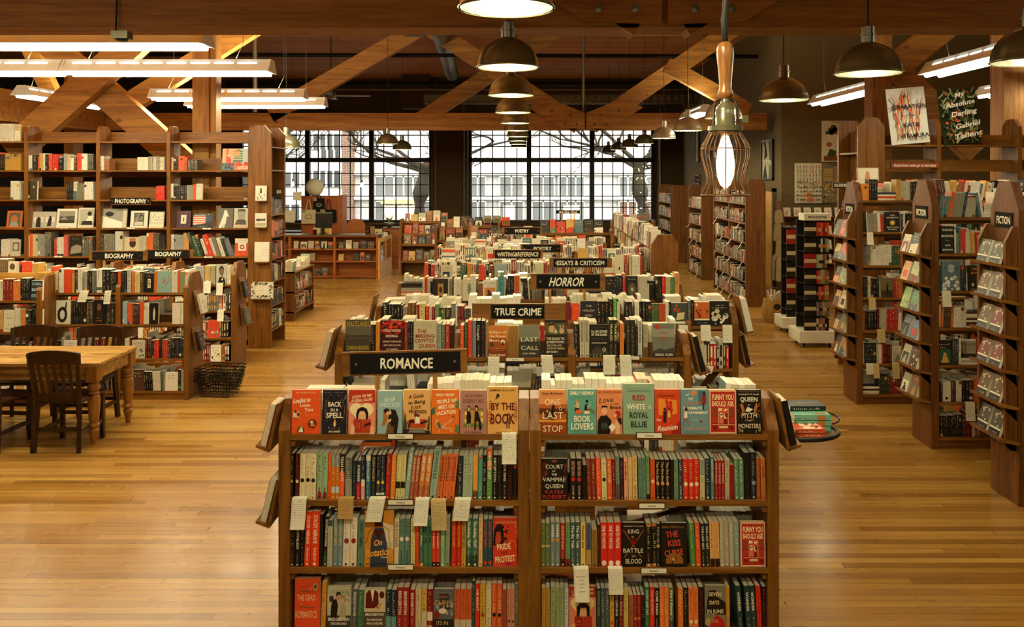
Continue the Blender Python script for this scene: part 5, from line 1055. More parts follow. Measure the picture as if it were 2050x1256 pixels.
row(640, 590, 6.406, Y2, 1.25, '''1800,1850,400,0|#d84a20|#e8d0a0|~
1852,1896,360,4|#2a4a28|#c9c080|~
1900,1956,335,0|#cc3a20|#e0a080|~
100,147,340,0,1,930|#6a8290|#a83a30|~
150,207,340,0,1,930|#1a1815|#d8d4c0|Caught
210,264,345,0,1,930|#221614|#a86a40|~
267,299,360,0,1,930|#8a7a60|#4a3a20|~
300,546,405,0,1,930|F|#9a4a16|killers|sunset orange book with cream lettering and pale moon, true crime rack
694,966,400,0,1,930|F|#33362c|last|grey misty book with large white two line title, true crime rack
970,1026,400,0,1,930|#a82820|#17120f|~||b.5-1#2a2018
1030,1302,330,0,1,930|F|#1c1712|jones|book with smiling man raising two fingers, beside the pale upright, true crime rack''', tcm)
row(930, 590, 6.406, Y2, 1.25, '''1405,1468,385,0|#1c1a16|#c9c4b0|~
1480,1602,330,-6,2|#b9b49a|#2a2822|DEATH ON DELIVERY
1604,1852,390,0|F|#16150f|gone|black book with hills and a round seal, last bay of the true crime rack
1857,1966,330,0,2|#24241c|#d8d0a0|TRAILED|~
265,316,375,0,1,1200|#cf7a40|#8a3a18|~
345,460,330,0,2,1200|#2a2620|#a89a7a|~
462,490,420,0,1,1200|#1c1620|#8a7a80|~
495,552,340,0,1,1200|#b9b9a8|#23231e|LETS ENTER THE HOUSE
565,622,390,0,1,1200|#9a9880|#4a4a3a|~||b.7-1#5a4a20
685,972,375,0,1,1200|F|#6f7164|tell|grey cloudy book with red round sticker, end of the true crime rack''', tcr)
bays = list(zip([a0 + .05] + [d + .055 for d in dv], [d for d in dv] + [b0 - .055]))
MB().box(X(1016, 5.7) - rk.location.x, X(1038, 5.7) - rk.location.x, .1, .12, 1.25, 1.45).build('upright', 'palez', rk)
for a, b in bays:
    for i, z in enumerate(zt):
        if i: rowfill(a, Y2, b - a, 0, z, (.17, .22), .14, DARKMIX, (.015, .035), 1, 2, False, .14, .1, .1)
        rowfill(a, Y2 + .18, b - a, 0, z, (.18, .235), .15, PALEMIX, (.02, .045), 1, 0, True, 0, .1, .12)
sign(945, 1132, 608, 640, 5.82, 'TRUE CRIME', 'section sign lettered true crime with wide bare wood ends', (983, 1090), (991, 1084), (993, 1085), 1.33, cap=.052)
for a, b, c_, d_, ln, lab in ((977, 1000, 716, 758, .02, 'handwritten card below the sunset orange book'), (1083, 1106, 713, 747, -.1, 'handwritten card below the man raising two fingers'), (1207, 1231, 713, 749, 0, 'handwritten card below the pair of trailed spines'), (1240, 1263, 713, 755, -.05, 'handwritten card to the side of the trailed spines, over lower books')):
    card(a, b, c_, d_, Y2 - .016, lab, 0, None, ln, 12)
ledge(a0, Y2 + .02, Z(740, Y2), -1, 'slanted ledge on the end panel of the true crime rack', .2, .27, [('#b9642c', 'r 6|6|94|94|#d9a060', 'orange edged hardback leaning out from the true crime rack end', .16, .035, .25, 0)], .11)
ledge(b0, Y2 + .02, Z(750, Y2), 1, 'slanted ledge on the inner end panel by the horror cards', .2, .27, [('#15110f', 'r 8|10|92|60|#3a2a20;s 50|80|70|6|9|#c9b090', 'black paperback leaning on the ledge beside the horror shelf', .16, .03, .25, 0)], .11)

# ---------------------------------------------------------------- the racks behind, row by row
def island(Y, px0, px1, zs, zt_, zc, divs, label, pal, faces=.06, marks=1, backpal=PALEMIX, h=(.17, .235), lean=.08, piles=.06, top=True, D=.36, skipback=False, th=.05):
    x0, x1 = X(px0, Y), X(px1, Y); ds = [X(q, Y) for q in divs]
    r = rack(label, x0, x1, Y - .016, D, zs, zt_, zc, divs=ds, th=th, braces=False)
    for a, b in zip([x0 + th] + [q + th for q in ds], ds + [x1 - th]):
        for i, z in enumerate(zs):
            rowfill(a, Y, b - a, 0, z, h, .145, pal, (.013, .036), 1, marks if i < 2 else 1, False, faces, lean, piles)
            if not skipback: rowfill(a, Y + D / 2, b - a, 0, z, h, .15, backpal, (.02, .04), 1, 0, True, 0, lean, .15)
    return r
Y3 = 6.8
x3 = [X(q, Y3) for q in (750, 1478)]
r3 = rack('horror rack third from the front, darker books, four bays', x3[0], x3[1], Y3 - .016, .36, [1.25, .9, .55, .2], 1.40, 1.275, divs=[X(918, Y3), X(1137, Y3), X(1372, Y3)], th=.05)
hs = 'the top shelf of the horror rack'
def sfaces(ox, oy, sc, Y, z, recs, d=.14):
    """measured stock of a farther shelf, kept in the shared mass"""
    for rec in recs.strip().split('\n'):
        q = rec.split('|'); g = [float(v) for v in q[0].split(',')]; n = int(g[3]) if len(g) > 3 else 1
        a, b = X(ox + g[0] / sc, Y), X(ox + g[1] / sc, Y); h = max(.1, Z(oy + g[2] / sc, Y) - z)
        if q[1] == 'F':
            Mx = Matrix.Translation(((a + b) / 2, Y, z + .001)) @ Matrix.Rotation(-.05, 4, 'X'); face(Mx, b - a - .003, .03, h, q[2], None, None, '|'.join(q[3:]) or None)
        else:
            for k in range(n): one(Matrix.Translation((a + (b - a) * (k + .5) / n, Y + random.uniform(0, .006), z)), (b - a) / n * .95, d, h, q[1], random.choice(CREAM), 2)
sfaces(640, 590, 6.406, Y3, 1.25, '''810,870,100|#26302a
880,1030,125,4|#1a1512
1035,1060,140|#17120f
1065,1125,165,2|#8a8870
1130,1220,110,2|#6a4a28
1225,1270,130|#8a2018
1275,1350,120|#c9bc7a
1358,1400,150|#c0301c
1402,1440,160|#b9b098
1445,1475,155|#9a2018
1478,1530,125,2|#5f8a60
1535,1555,170|#1c1c16
1560,1612,170,2|#3a6a3a
1615,1680,170|#3a2a18
1685,1740,120|#6a6e68
1742,1765,140|#c9c9b8
1768,1850,150,2|#6a1418
1855,1935,180,3|#3a3024
1937,1955,170|#d9d4bf''')
sfaces(930, 590, 6.406, Y3, 1.25, '''1290,1365,100|F|#6a1410|n 10|8|#c03020|20|10|80|80
1372,1480,115|F|#d8481c|s 50|80|70|6|7|#e8a070
1485,1700,85|F|#201c22|n 6|8|#5a1818|20|20|80|60;t THE|50|80|34|8|#d9d4c0|n;t HOLLOW|50|62|72|8|#d9d4c0|n;t KIND|50|42|46|8|#d9d4c0|n
1702,1850,90,3|#15120f
1855,1900,60|#2a1614
1910,1948,50|#5fae4a
1950,1985,90|#17130f''')
sfaces(1200, 590, 6.406, Y3, 1.25, '''225,262,90|#c9c4b0
335,420,95,2|#1c1613
455,512,95|#d8d4c2
515,542,90|#15110f
552,592,90|#2a2622
595,660,92,2|#1a1a1a
665,762,120|F|#3a5a34|n 8|8|#c05a30|10|60|90|90
765,845,120|F|#a84420|n 10|6|#d87a40|10|20|90|80
850,890,95|#cfcab6
892,915,95|#15120f
918,1130,110|F|#3c423c|n 8|7|#c8482c|10|60|50|90;p 30,24 80,30 84,60 40,56|#c9bc8c;r 0|10|100|20|#d9d4c0;s 50|5|50|4|8|#d9d4c0
1135,1172,80,1|#5a5a4a
1175,1212,70|#1a1614
1218,1415,100|F|#b8602a|n 14|7|#7a1f10|10|36|90|70;c 14|88|8|6|#e0d8b8;r 0|24|100|30|#d9d4c0;r 0|0|100|24|#15110f;s 50|14|60|4|9|#d9d4c0
1420,1668,85|F|#17140f|n 5|13|#b9b49c|14|30|86|60;n 8|6|#17140f|14|40|86|60;n 8|7|#d9d4c0|20|6|80|34;s 50|84|70|7|10|#d9d4c0;s 50|74|80|7|12|#d9d4c0''')
for i, (a, b) in enumerate(zip([x3[0] + .05] + [X(q, Y3) + .05 for q in (918, 1137, 1372)], [X(q, Y3) for q in (918, 1137, 1372)] + [x3[1] - .05])):
    for j, z in enumerate([1.25, .9, .55, .2]):
        if j: rowfill(a, Y3, b - a, 0, z, (.17, .225), .14, DARKMIX, (.015, .035), 1, 1, False, .1, .1, .12)
        rowfill(a, Y3 + .18, b - a, 0, z, (.18, .235), .15, PALEMIX, (.02, .04), 1, 0, True, 0, .1, .12)
sign(1062, 1212, 548, 580, 6.98, 'HORROR', 'section sign lettered horror in slanted serif style', (1074, 1201), (1100, 1170), (1101, 1170), 1.33, style='i', cap=.075)
for a, b, c_, d_, ln, lab in ((1358, 1377, 652, 675, 0, 'handwritten card nearest the chamfered upright on the horror shelf'), (1402, 1422, 652, 682, 0, 'handwritten card under the burnt orange horror book'), (1446, 1465, 652, 686, 0, 'handwritten card under the black skull book'), (1407, 1428, 735, 748, .3, 'tipped handwritten card on the second horror shelf')):
    card(a, b, c_, d_, Y3 - .016, lab, 0, None, ln, 9)
ledge(x3[1], Y3 + .02, Z(668, Y3), 1, 'upper slanted ledge on the right end of the horror rack', .2, .3, [('#c9c9c0', 'n 12|9|#2a2a28|10|10|90|90;s 50|80|70|6|8|#2a2622', 'silver and black wrapped book on the upper ledge of the horror rack', .17, .05, .28, 0)], .11)
ledge(x3[1], Y3 + .02, Z(735, Y3), 1, 'lower slanted ledge on the right end of the horror rack', .2, .3, [('#1c1614', 's 50|80|70|6|8|#c9b49c', 'dark book on the lower ledge of the horror rack', .16, .03, .25, 0)], .11)
ledge(x3[0], Y3 + .02, Z(655, Y3), -1, 'slanted ledge on the left end of the horror rack', .2, .25, (), .1)

island(8.25, 793, 1368, [1.25, .9, .55, .2], 1.40, 1.28, [957, 1160], 'essays rack fourth from the front with a black gilded book', GREYMIX, .1, 2)
sfaces(770, 480, 6.406, 8.16, 1.25, '''612,815,505|F|#1f1b17|r 34|22|70|78|#a8823c;c 52|50|10|14|#1f1b17;s 50|90|50|5|9|#8a8060;s 50|84|60|5|9|#8a8060
1000,1170,510|F|#cfcab2|p 50,22 66,50 60,80 40,80 34,50|#7a8a7a;c 50|50|3|2|#2a2622
1450,1525,420,2|#3a8a90
1578,1660,465,2|#17120f
1662,1730,460|#c8602c''', .13)
sfaces(1080, 480, 6.406, 8.16, 1.25, '''990,1060,460,2|#1e222c
1068,1103,440|#c02a20
1105,1262,470|F|#1c1912|c 54|46|34|26|#5a5638;c 54|46|10|8|#c9bc9a;s 50|88|74|6|10|#c9c0a0;s 50|10|74|5|12|#c9c0a0
1270,1408,470,5|#c9c5b0
1490,1562,470,3|#17130f
1570,1618,470|#cc2a1e
1620,1680,480,4|#c9c08a
1682,1728,480,2|#4f8a48
1735,1795,430,2|#d89a60''', .13)
sign(1100, 1225, 517, 536, 8.75, 'ESSAYS & CRITICISM', 'section sign lettered essays and criticism on a brown board', (1108, 1215), (1114, 1210), (1118, 1205), 1.33, cap=.048)
island(9.85, 847, 1285, [1.25, .9, .55, .2], 1.40, 1.28, [980, 1125], 'writing and reference rack fifth from the front', PALEMIX, .08, 1)
sfaces(770, 480, 6.406, 9.78, 1.25, '''510,560,300|#d0552a
562,585,310|#17130f
590,635,320|#b02a1c
715,865,330|F|#b9b59c|
865,925,290|F|#d9d4c0|n 2|16|#a84a30|40|40|60|60
970,1050,295,3|#3a5a44
1060,1120,305,2|#c9822c
1205,1290,320,5|#cc4a2c
1410,1575,315|F|#8a9aa0|p 10,10 90,10 80,50 50,66 20,50|#a8763a
1925,2040,310|F|#bfc09a|s 50|60|70|10|7|#3a3a20''', .13)
sfaces(1080, 480, 6.406, 9.78, 1.25, '''965,1085,200|F|#cfc7ac|c 50|46|9|7|#3a2a20
1095,1130,200|#a8462c
1150,1180,190|#c9b888
1185,1290,210,3|#d9d6c6
1292,1310,180|#b03a22''', .13)
sign(987, 1087, 500, 518, 9.95, 'WRITING&REFERENCE', 'section sign lettered writing and reference', (991, 1082), (996, 1078), (997, 1077), 1.33, cap=.052)
island(11.9, 868, 1290, [1.25, .9, .55], 1.38, 1.28, [1000, 1150], 'poetry rack sixth from the front, small pale books', PALEMIX, .12, 1)
sign(1042, 1127, 489, 506, 11.0, 'POETRY', 'nearer of the two poetry signs, above the reference sign end', (1046, 1122), (1068, 1104), (1052, 1118), 1.2, cap=.05)
island(13.4, 885, 1215, [1.25, .9, .55], 1.38, 1.28, [990, 1110], 'poetry rack seventh from the front with face out covers', PALEMIX, .5, 1)
sign(1005, 1085, 455, 470, 13.9, 'POETRY', 'farther poetry sign, higher on its posts', (1010, 1081), (1031, 1058), (1016, 1074), 1.3, cap=.055)
MUTE = ['#2a2018', '#3a2a1c', '#c9a25a', '#8a5a34', '#b9b49c', '#17130f', '#a8502c', '#6a665a', '#d9d4bf', '#4a3426', '#7a6a4a', '#8a3a24']
# stepped display tables before the windows
def display(px0, px1, Y, tiers, label, pal=MUTE, faces=.9, D=.5, base='rackx', n=0, cover_h=(.2, .3), z0=.75):
    x0, x1 = X(px0, Y), X(px1, Y); t = thing('display_stand', ((x0 + x1) / 2, Y, 0), label, 'display stand'); w = (x1 - x0) / 2
    m = MB(); m.box(-w, -w + .04, 0, D, 0, tiers[-1] + .1); m.build('side_panel', 'rackz', t); m = MB(); m.box(w - .04, w, 0, D, 0, tiers[-1] + .1); m.build('side_panel', 'rackz', t)
    MB().box(-w + .04, w - .04, D - .02, D, 0, tiers[-1]).build('back_board', 'rackx', t)
    for i, z in enumerate(tiers):
        y = D * i / len(tiers); MB().box(-w + .04, w - .04, y, D, z - .03, z).build('shelf', base, t); MB().box(-w + .04, w - .04, y, y + .012, z, z + .03).build('lip', base, t)
        u = -w + .06
        while u < w - .12:
            ww = random.uniform(.14, .21)
            if u + ww > w - .02: break
            if random.random() < faces:
                Mx = Matrix.Translation((x0 + w + u + ww / 2, Y + y + .03, z + .002)) @ Matrix.Rotation(-.2, 4, 'X'); face(Mx, ww - .02, .015, random.uniform(*cover_h), random.choice(pal))
            u += ww
    return t
display(930, 1080, 15.2, [.75, 1.0, 1.25], 'stepped stand of new novels left of the poetry signs')
display(1075, 1228, 17.0, [.62, .92, 1.25], 'stepped magazine stand under the vinyl sign', ['#c8432a', '#d2702c', '#b9b49c', '#2a2622', '#c9a25a', '#8a3a24', '#e3dfcf', '#54727a'], 1, cover_h=(.26, .32))
display(1228, 1275, 16.2, [.55, .85, 1.2], 'magazine stand holding black and white covers beside the vinyl stand', ['#d9d6c8', '#2a2a28', '#8a8a80', '#b9b49c', '#c8642c'], 1)
display(925, 1000, 18.6, [.8, 1.05, 1.3], 'low stand of calendars and cards in front of the wall pier')
display(870, 940, 17.2, [.8, 1.1, 1.35], 'stand of small bright goods at the end of the far racks')
display(800, 905, 20.4, [.35, .75, 1.0, 1.3], 'bookcase of illustrated books before the first window')
display(1225, 1312, 23.5, [.8, 1.1], 'dark low stand beneath the last window bay')
sign(1113, 1161, 421, 428, 17.4, 'Sub Pop Vinyl', 'small dark vinyl sign standing high before the window', None, (1119, 1155), (1124, 1150), 1.35, style='i', cap=.05, wood_='darkx')
sign(980, 1036, 466, 473, 14.9, 'NEW SCI-FI', 'low dark sign for new fiction among the far covers', None, (983, 1034), (), 1.31, cap=.05, wood_='darkx')
sign(1227, 1253, 486, 494, 15.9, 'MAGAZINES', 'tiny magazines sign below the black and white covers', None, (1229, 1251), (), 1.13, cap=.035, wood_='darkx')
# things standing on the far stands
for px, py0, py1, Y, bg, lab in ((976, 432, 446, 18.9, '#8a8474', 'grey card standing on the far stand, nearer the pier'), (995, 432, 446, 18.9, '#8a8474', 'grey card standing on the far stand, beside its twin'), (1013, 435, 452, 18.3, '#c8452c', 'small red and white card standing before the window'), (840, 427, 445, 21.0, '#3a2a1a', 'dark picture book standing on top of the window bookcase'), (859, 427, 445, 21.0, '#3a2a1a', 'dark picture book standing by the wall pier'), (811, 440, 452, 21.0, '#b9b49c', 'small framed print on the window bookcase')):
    w = 16 * Y / F; h = (py1 - py0) * Y / F; c = MB(); c.box(-w / 2, w / 2, 0, .02, 0, h, bg); draw(c, 'r 10|10|90|60|#6a5a3a;s 50|80|60|8|5|#d9d4c0', -w / 2, 0, w, h, -.001); o = c.build('standing_card', 'matte'); o.location = (X(px, Y), Y, Z(py1, Y)); tag(o, lab, 'card')
# slanted magazine and newspaper shelving running away on the right of the islands
YN = 11.7; mp = thing('periodical_rack', (X(1330, YN), YN, 0), 'wide rounded end panel of the magazine rack in the right aisle', 'magazine rack')
xa, xb = X(1304, YN), X(1357, YN); xc_ = (xa + xb) / 2; w = (xb - xa) / 2; hz = Z(470, YN)
MB().prism([(-w, 0), (w, 0), (w, hz - .12), (w * .55, hz), (-w * .5, hz), (-w, hz - .14)], -.03, .03).build('side_panel', 'rackz', mp, (xc_ - X(1330, YN), 0, 0))
L_ = 5.2
for z in (.35, .75, 1.12, 1.45): MB().box(-w, w, .03, L_, z - .02, z).build('shelf', 'rackx', mp, (xc_ - X(1330, YN), 0, 0))
MB().prism([(-w, 0), (w, 0), (w, hz - .12), (w * .55, hz), (-w * .5, hz), (-w, hz - .14)], L_, L_ + .05).build('side_panel', 'rackz', mp, (xc_ - X(1330, YN), 0, 0))
MB().box(-.02, .02, .03, L_, 0, 1.4).build('back_board', 'rackz', mp, (xc_ - X(1330, YN), 0, 0))
for z in (.35, .75, 1.12, 1.45): rowfill(xa, YN + L_, L_ - .05, R(-90), z, (.22, .3), .14, PALEMIX, (.01, .03), 1, 1, False, .2, .1)

# ---------------------------------------------------------------- tall shelves along the side wall
def wallrack(X0, Ya, Yb, H, zs, label, bays=2, dx=.3, pal=DARKMIX + ['#8a8676', '#6a665a', '#b9b49c', '#3a5058', '#a8762c'], endw=.28, labels=True):
    """tall unit whose open side faces -x; its end panel turned to the picture"""
    t = thing('tall_bookcase', (X0, Ya, 0), label, 'bookcase')
    MB().prism([(0, 0), (endw, 0), (endw, H - .1), (endw - .07, H), (.07, H), (0, H - .1)], -.04, 0).build('side_panel', 'darkz', t)
    L_ = Yb - Ya; MB().prism([(0, 0), (endw, 0), (endw, H - .1), (endw - .07, H), (.07, H), (0, H - .1)], L_, L_ + .04).build('side_panel', 'darkz', t)
    for k in range(1, bays): yy = L_ * k / bays; MB().box(.01, endw, yy - .02, yy + .02, 0, H - .05).build('divider', 'darkz', t)
    MB().box(endw - .02, endw, 0, L_, 0, H - .1).build('back_board', 'darkz', t)
    for z in zs:
        MB().box(0, endw - .02, 0, L_, z - .025, z).build('shelf', 'rackx', t)
        for k in range(bays):
            rowfill(X0 + .015, Yb - L_ * k / bays - .03, L_ / bays - .06, R(-90), z, (.17, .25), .16, pal, (.014, .04), random.uniform(.85, 1), 1, False, .04, .12)
    if labels:
        n = 0
        for z in zs[:-1]:
            for k in range(bays * 2):
                if random.random() < .8:
                    y = L_ * (k + random.uniform(.2, .8)) / (bays * 2); w_ = .035; l = random.uniform(.1, .17); dxx = random.uniform(-.04, .12)
                    m = MB(); m.add([(0, y, z - .005), (0, y + w_, z - .005), (-.035 - dxx * .2, y + w_, z - .03 - l * .4), (-.03 - dxx, y + w_, z - l), (-.03 - dxx, y, z - l), (-.035 - dxx * .2, y, z - .03 - l * .4)], [(0, 1, 2, 5), (5, 2, 3, 4)], '#e3e1d2')
                    m.build('shelf_tag', 'matte', t); n += 1
    return t
wallrack(4.08, 15.6, 18.25, Z(372, 15.6) + .12, [.1, .47, .84, 1.21, 1.58, 1.95], 'tall dark bookcase against the side wall, end panel by the doorway', 2, endw=.38)
wallrack(4.08, 19.6, 21.2, 2.25, [.1, .5, .9, 1.3, 1.7], 'middle tall bookcase by the side wall with white shelf tags', 1, endw=.4)
wallrack(4.0, 23.4, 25.6, 2.2, [.1, .5, .9, 1.3, 1.7], 'farthest tall bookcase by the side wall', 1, endw=.55)

# ---------------------------------------------------------------- fiction racks on the right
def fiction(Y, Xe, xend, zs, H, label, n, posts=.07, sign_scale=1, letters=('M-O',), D=.38, first=.0):
    t = thing('fiction_rack', (Xe, Y, 0), label, 'bookcase', 'fiction racks'); ox, oy = Xe, Y
    # end panel facing -x with a pointed top, seen edge on with its thick front edge
    MB().prism([(0, 0), (D, 0), (D, H - .22), (D - .11, H), (.11, H), (0, H - .22)], 0, posts, 'x').build('side_panel', 'darkz', t, bevel=.004)
    x1 = xend - Xe
    MB().prism([(0, 0), (D, 0), (D, H - .22), (D - .11, H), (.11, H), (0, H - .22)], x1, x1 + posts, 'x').build('side_panel', 'darkz', t)
    for z in zs:
        MB().box(posts, x1, .01, D / 2 - .012, z - .024, z).build('shelf', 'rackx', t); MB().box(posts, x1, D / 2 + .012, D - .01, z - .024, z).build('shelf', 'rackx', t)
        MB().box(posts, x1, D / 2 - .01, D / 2 + .01, z - .07, z + .07).build('back_rail', 'rackx', t)
    MB().box(posts, x1, .02, .04, 0, zs[-1] - .024).build('kick_board', 'darkx', t)
    MB().box(posts + (x1 - posts) * .38, posts + (x1 - posts) * .46, D / 2 - .014, D / 2 + .014, 0, zs[0] - .03).build('upright', 'rackz', t)
    # signs on the end panel, facing -x
    def plate(yc, zc, w, h, text, nm):
        m = MB(); m.box(-w / 2, w / 2, -.006, 0, -h / 2, h / 2, '#14110e'); put(m, text2d(text, w * .78, h * .5), 0, 0, -.0066, '#e6e2cf'); o = m.build(nm, 'matte', t); o.location = (-.001, yc, zc); o.rotation_euler = (0, 0, R(-90))
    plate(D / 2, H - .3, .24 * sign_scale, .12, 'FICTION', 'name_plate')
    for k, l in enumerate(letters): plate(D * (.78 if k == 0 else .2), H - .57, .1, .12, l, 'letter_plate')
    # ladder of slanted display shelves on the end
    R0 = 2.03 if n != 1 else 1.98
    for yy, nm in ((.0, 'rail'), (D - .02, 'rail')):
        MB().prism([(-.1, .42), (-.01, .42), (-.01, R0 + .08), (-.04, R0 + .08), (-.1, R0 - .04)], yy, yy + .03).build('display_rail', 'darkz', t)
    for i in range(6):
        z = R0 - .22 - .262 * i
        MB().prism([(-.16, z + .02), (-.15, z - .005), (-.02, z - .03), (-.01, z - .03), (-.01, z - .01), (-.05, z)], -.03, D + .02).build('display_shelf', 'rackx', t)
        MB().prism([(-.02, z - .03), (-.13, z - .015), (-.01, z - .12)], .0, .025).build('bracket', 'rackx', t)
    return t, R0
fA, RA = fiction(8.97, 3.56, 5.9, [2.22, 1.875, 1.51, 1.16, .80, .434, .10], 2.42, 'farthest of the three fiction racks, beside the notebook spinner', 0, letters=('R-T', 'T-Z')[::-1])
fB, RB = fiction(7.5, 3.66, 5.9, [2.11, 1.78, 1.44, 1.10, .76, .42, .10], 2.45, 'middle fiction rack with pointed timber end and leaning display', 1, letters=('O-R', 'M-O'))
fC, RC = fiction(6.2, 3.68, 5.9, [2.11, 1.78, 1.44, 1.10, .76, .42, .10], 2.45, 'nearest fiction rack, cut by the picture edge', 2, letters=('J-M', 'H-J')[::1])
for (Y, Xe, zs, D) in ((8.97, 3.56, [2.22, 1.875, 1.51, 1.16, .80, .434, .10], .38), (7.5, 3.66, [2.11, 1.78, 1.44, 1.10, .76, .42, .10], .38), (6.2, 3.68, [2.11, 1.78, 1.44, 1.10, .76, .42, .10], .38)):
    for i, z in enumerate(zs):
        L_ = 5.85 - Xe - .07
        rowfill(Xe + .08, Y + .046, L_, 0, z, (.18, .235), .125, MIX if i < 3 else DARKMIX, (.014, .034), 1, 2, False, .05 if i else .02, .16 if i == 0 else .05, .04)
        rowfill(Xe + .08, Y + D / 2 + .015, L_, 0, z, (.18, .23), .15, PALEMIX, (.02, .04), .9, 0, True, 0, .1, .2)
def fface(px0, px1, py0, Y, z, bg, art):
    a, b = X(px0, Y), X(px1, Y); face(Matrix.Translation(((a + b) / 2, Y, z + .001)) @ Matrix.Rotation(-.05, 4, 'X'), b - a, .025, Z(py0, Y) - z, bg, None, None, art)
fface(1772, 1802, 425, 8.985, 1.875, '#1f1a18', 't THE|50|84|30|7|#d9d2b8;t SPARROW|50|72|78|7|#d9d2b8;c 50|46|18|13|#b8923a;c 50|46|10|7|#d9c48a;t MARY DORIA|50|24|78|6|#d9d2b8;t RUSSELL|50|13|60|6|#d9d2b8')
fface(1765, 1788, 557, 8.985, 1.16, '#6a6040', 'r 0|0|100|36|#3a3424;p 44,20 60,20 58,56 50,66 44,56|#17140f;c 51|68|6|5|#17140f;s 50|86|60|5|8|#c9c09a')
fface(1732, 1755, 687, 8.985, .434, '#1f2620', 's 50|86|80|8|7|#c9b888;s 50|66|80|8|7|#c9b888;s 50|46|80|8|7|#c9b888;s 50|24|80|8|7|#c9b888;c 84|50|10|8|#c8823a')
fface(1884, 1911, 453, 7.515, 1.78, '#1c1c1c', 't GUILDED|50|86|80|8|#d9d6c4;t MOUNTAIN|50|64|90|8|#d9d6c4;s 50|48|30|4|6|#d9d6c4;t KATE|50|30|40|7|#d9d6c4;t MANNING|50|14|78|7|#d9d6c4')
fface(1887, 1923, 524, 7.515, 1.44, '#5a707c', 't DELUGE|50|76|80|7|#3a4a56|n;c 50|76|20|14|#9fb0b8;t DELUGE|50|76|80|6|#2f3f4a|n;n 12|11|#d9dcd4|10|4|90|30;n 5|9|#e3e4dc|20|40|80|52')
fface(1940, 1972, 532, 7.515, 1.44, '#26241c', 't DEEP|50|86|60|9|#c98a3a;t RIVER|50|70|74|9|#c98a3a;l 10|50,14 52,60|#4a4a34;c 24|24|8|7|#d9c890;n 20|2|#4a4a34|10|14|90|60;t KARL MARLANTES|50|6|80|5|#c98a3a')
fface(1968, 2000, 757, 7.515, .42, '#5a2414', 'r 0|50|100|80|#8a3a1c;n 10|4|#c8642c|10|50|90|76;t McCarthy|50|84|80|9|#c9a060;t BLOOD|44|40|70|9|#c9502c;t MERIDIAN|50|24|92|9|#c9502c')
fface(1960, 1986, 677, 7.515, .76, '#5c5a3c', 'r 0|20|100|44|#3c3c28;r 10|60|80|66|#7a7856')
fface(1985, 2004, 612, 7.515, 1.1, '#3a3a30', 't The|30|84|50|12|#e6e2cf;t Covenant|50|62|96|12|#e6e2cf;t Lost|40|40|60|12|#e6e2cf;n 10|4|#8a8a60|10|4|90|30')
# display stock on the ladders: covers face -x, leaning
def ladder_stock(Xe, Y, R0, D, pals):
    for i, cols in enumerate(pals):
        z = R0 - .215 - .262 * i; u = 0
        for k, c in enumerate(cols):
            w = .14; h = random.uniform(.18, .21)
            Mx = Matrix.Translation((Xe - .135, Y + D - .1 - k * .175, z)) @ Matrix.Rotation(.3, 4, 'Y') @ Matrix.Rotation(R(-90), 4, 'Z')
            if c is None: continue
            art = None
            if c == 'P': face(Mx, w, .02, h, '#17140f', None, None, 'r 0|34|100|100|#%s;n 8|8|#c9b9a0|10|40|90|90;r 0|28|100|34|#d9d4c0;s 50|14|60|6|8|#d9d4c0' % random.choice(['5a4424', '6a2c18', '44443a', '4c4c44']))
            else: face(Mx, w, .03, h, c)
ladder_stock(3.56, 8.97, RA, .38, [['#2a2a22', '#8a2a20'], ['#a89a3a', '#c8432a'], ['#2a2018', '#8a9a7a'], ['#c9a060', '#cfc090'], ['#3a1a14', '#5a5a4a'], ['#2a2a2c', '#a8824a']])
ladder_stock(3.66, 7.5, RB, .38, [['#c9c4a8', '#1f3a3a'], ['#c99a60', '#a8b48a'], ['#8ab06a', '#5a8a68'], ['#4a5a6a', '#5a6a8a'], ['#b9b49c', '#4a2a18'], ['#9aa088', '#7a4a20']])
ladder_stock(3.68, 6.2, RC, .38, [['P', 'P'], ['P', 'P'], ['P', 'P'], ['P', 'P'], ['P', 'P'], ['P', 'P']])
fcards = [(1734, 1747, 466, 490, 8.96, 0), (1738, 1752, 597, 620, 8.96, 1), (1755, 1771, 661, 686, 8.96, 1), (1733, 1748, 729, 750, 8.96, 0), (1747, 1759, 729, 757, 8.96, 1), (1785, 1800, 729, 758, 8.96, 1), (1884, 1902, 583, 614, 7.49, 0), (1948, 1965, 583, 614, 7.49, 0), (1984, 2001, 583, 610, 7.49, 0), (1931, 1950, 806, 842, 7.49, 0)]
fl = ['white card on the second shelf of the far fiction rack', 'kraft card on the fourth shelf of the far fiction rack', 'kraft card lower down in the middle of the far fiction rack', 'white card by the end post near the bottom of the far fiction rack', 'kraft card overlapping the white one on the far fiction rack', 'kraft card at the low right of the far fiction rack', 'white card under the cloudy sky book in the middle fiction rack', 'white card under the black book with gold title, middle fiction rack', 'white card at the far side of the middle fiction rack shelf', 'white card on the low sixth shelf of the middle fiction rack']
for (a, b, c_, d_, Y, k), lab in zip(fcards, fl): card(a, b, c_, d_, Y, lab, 2 if k else 0, None, 0, 9)
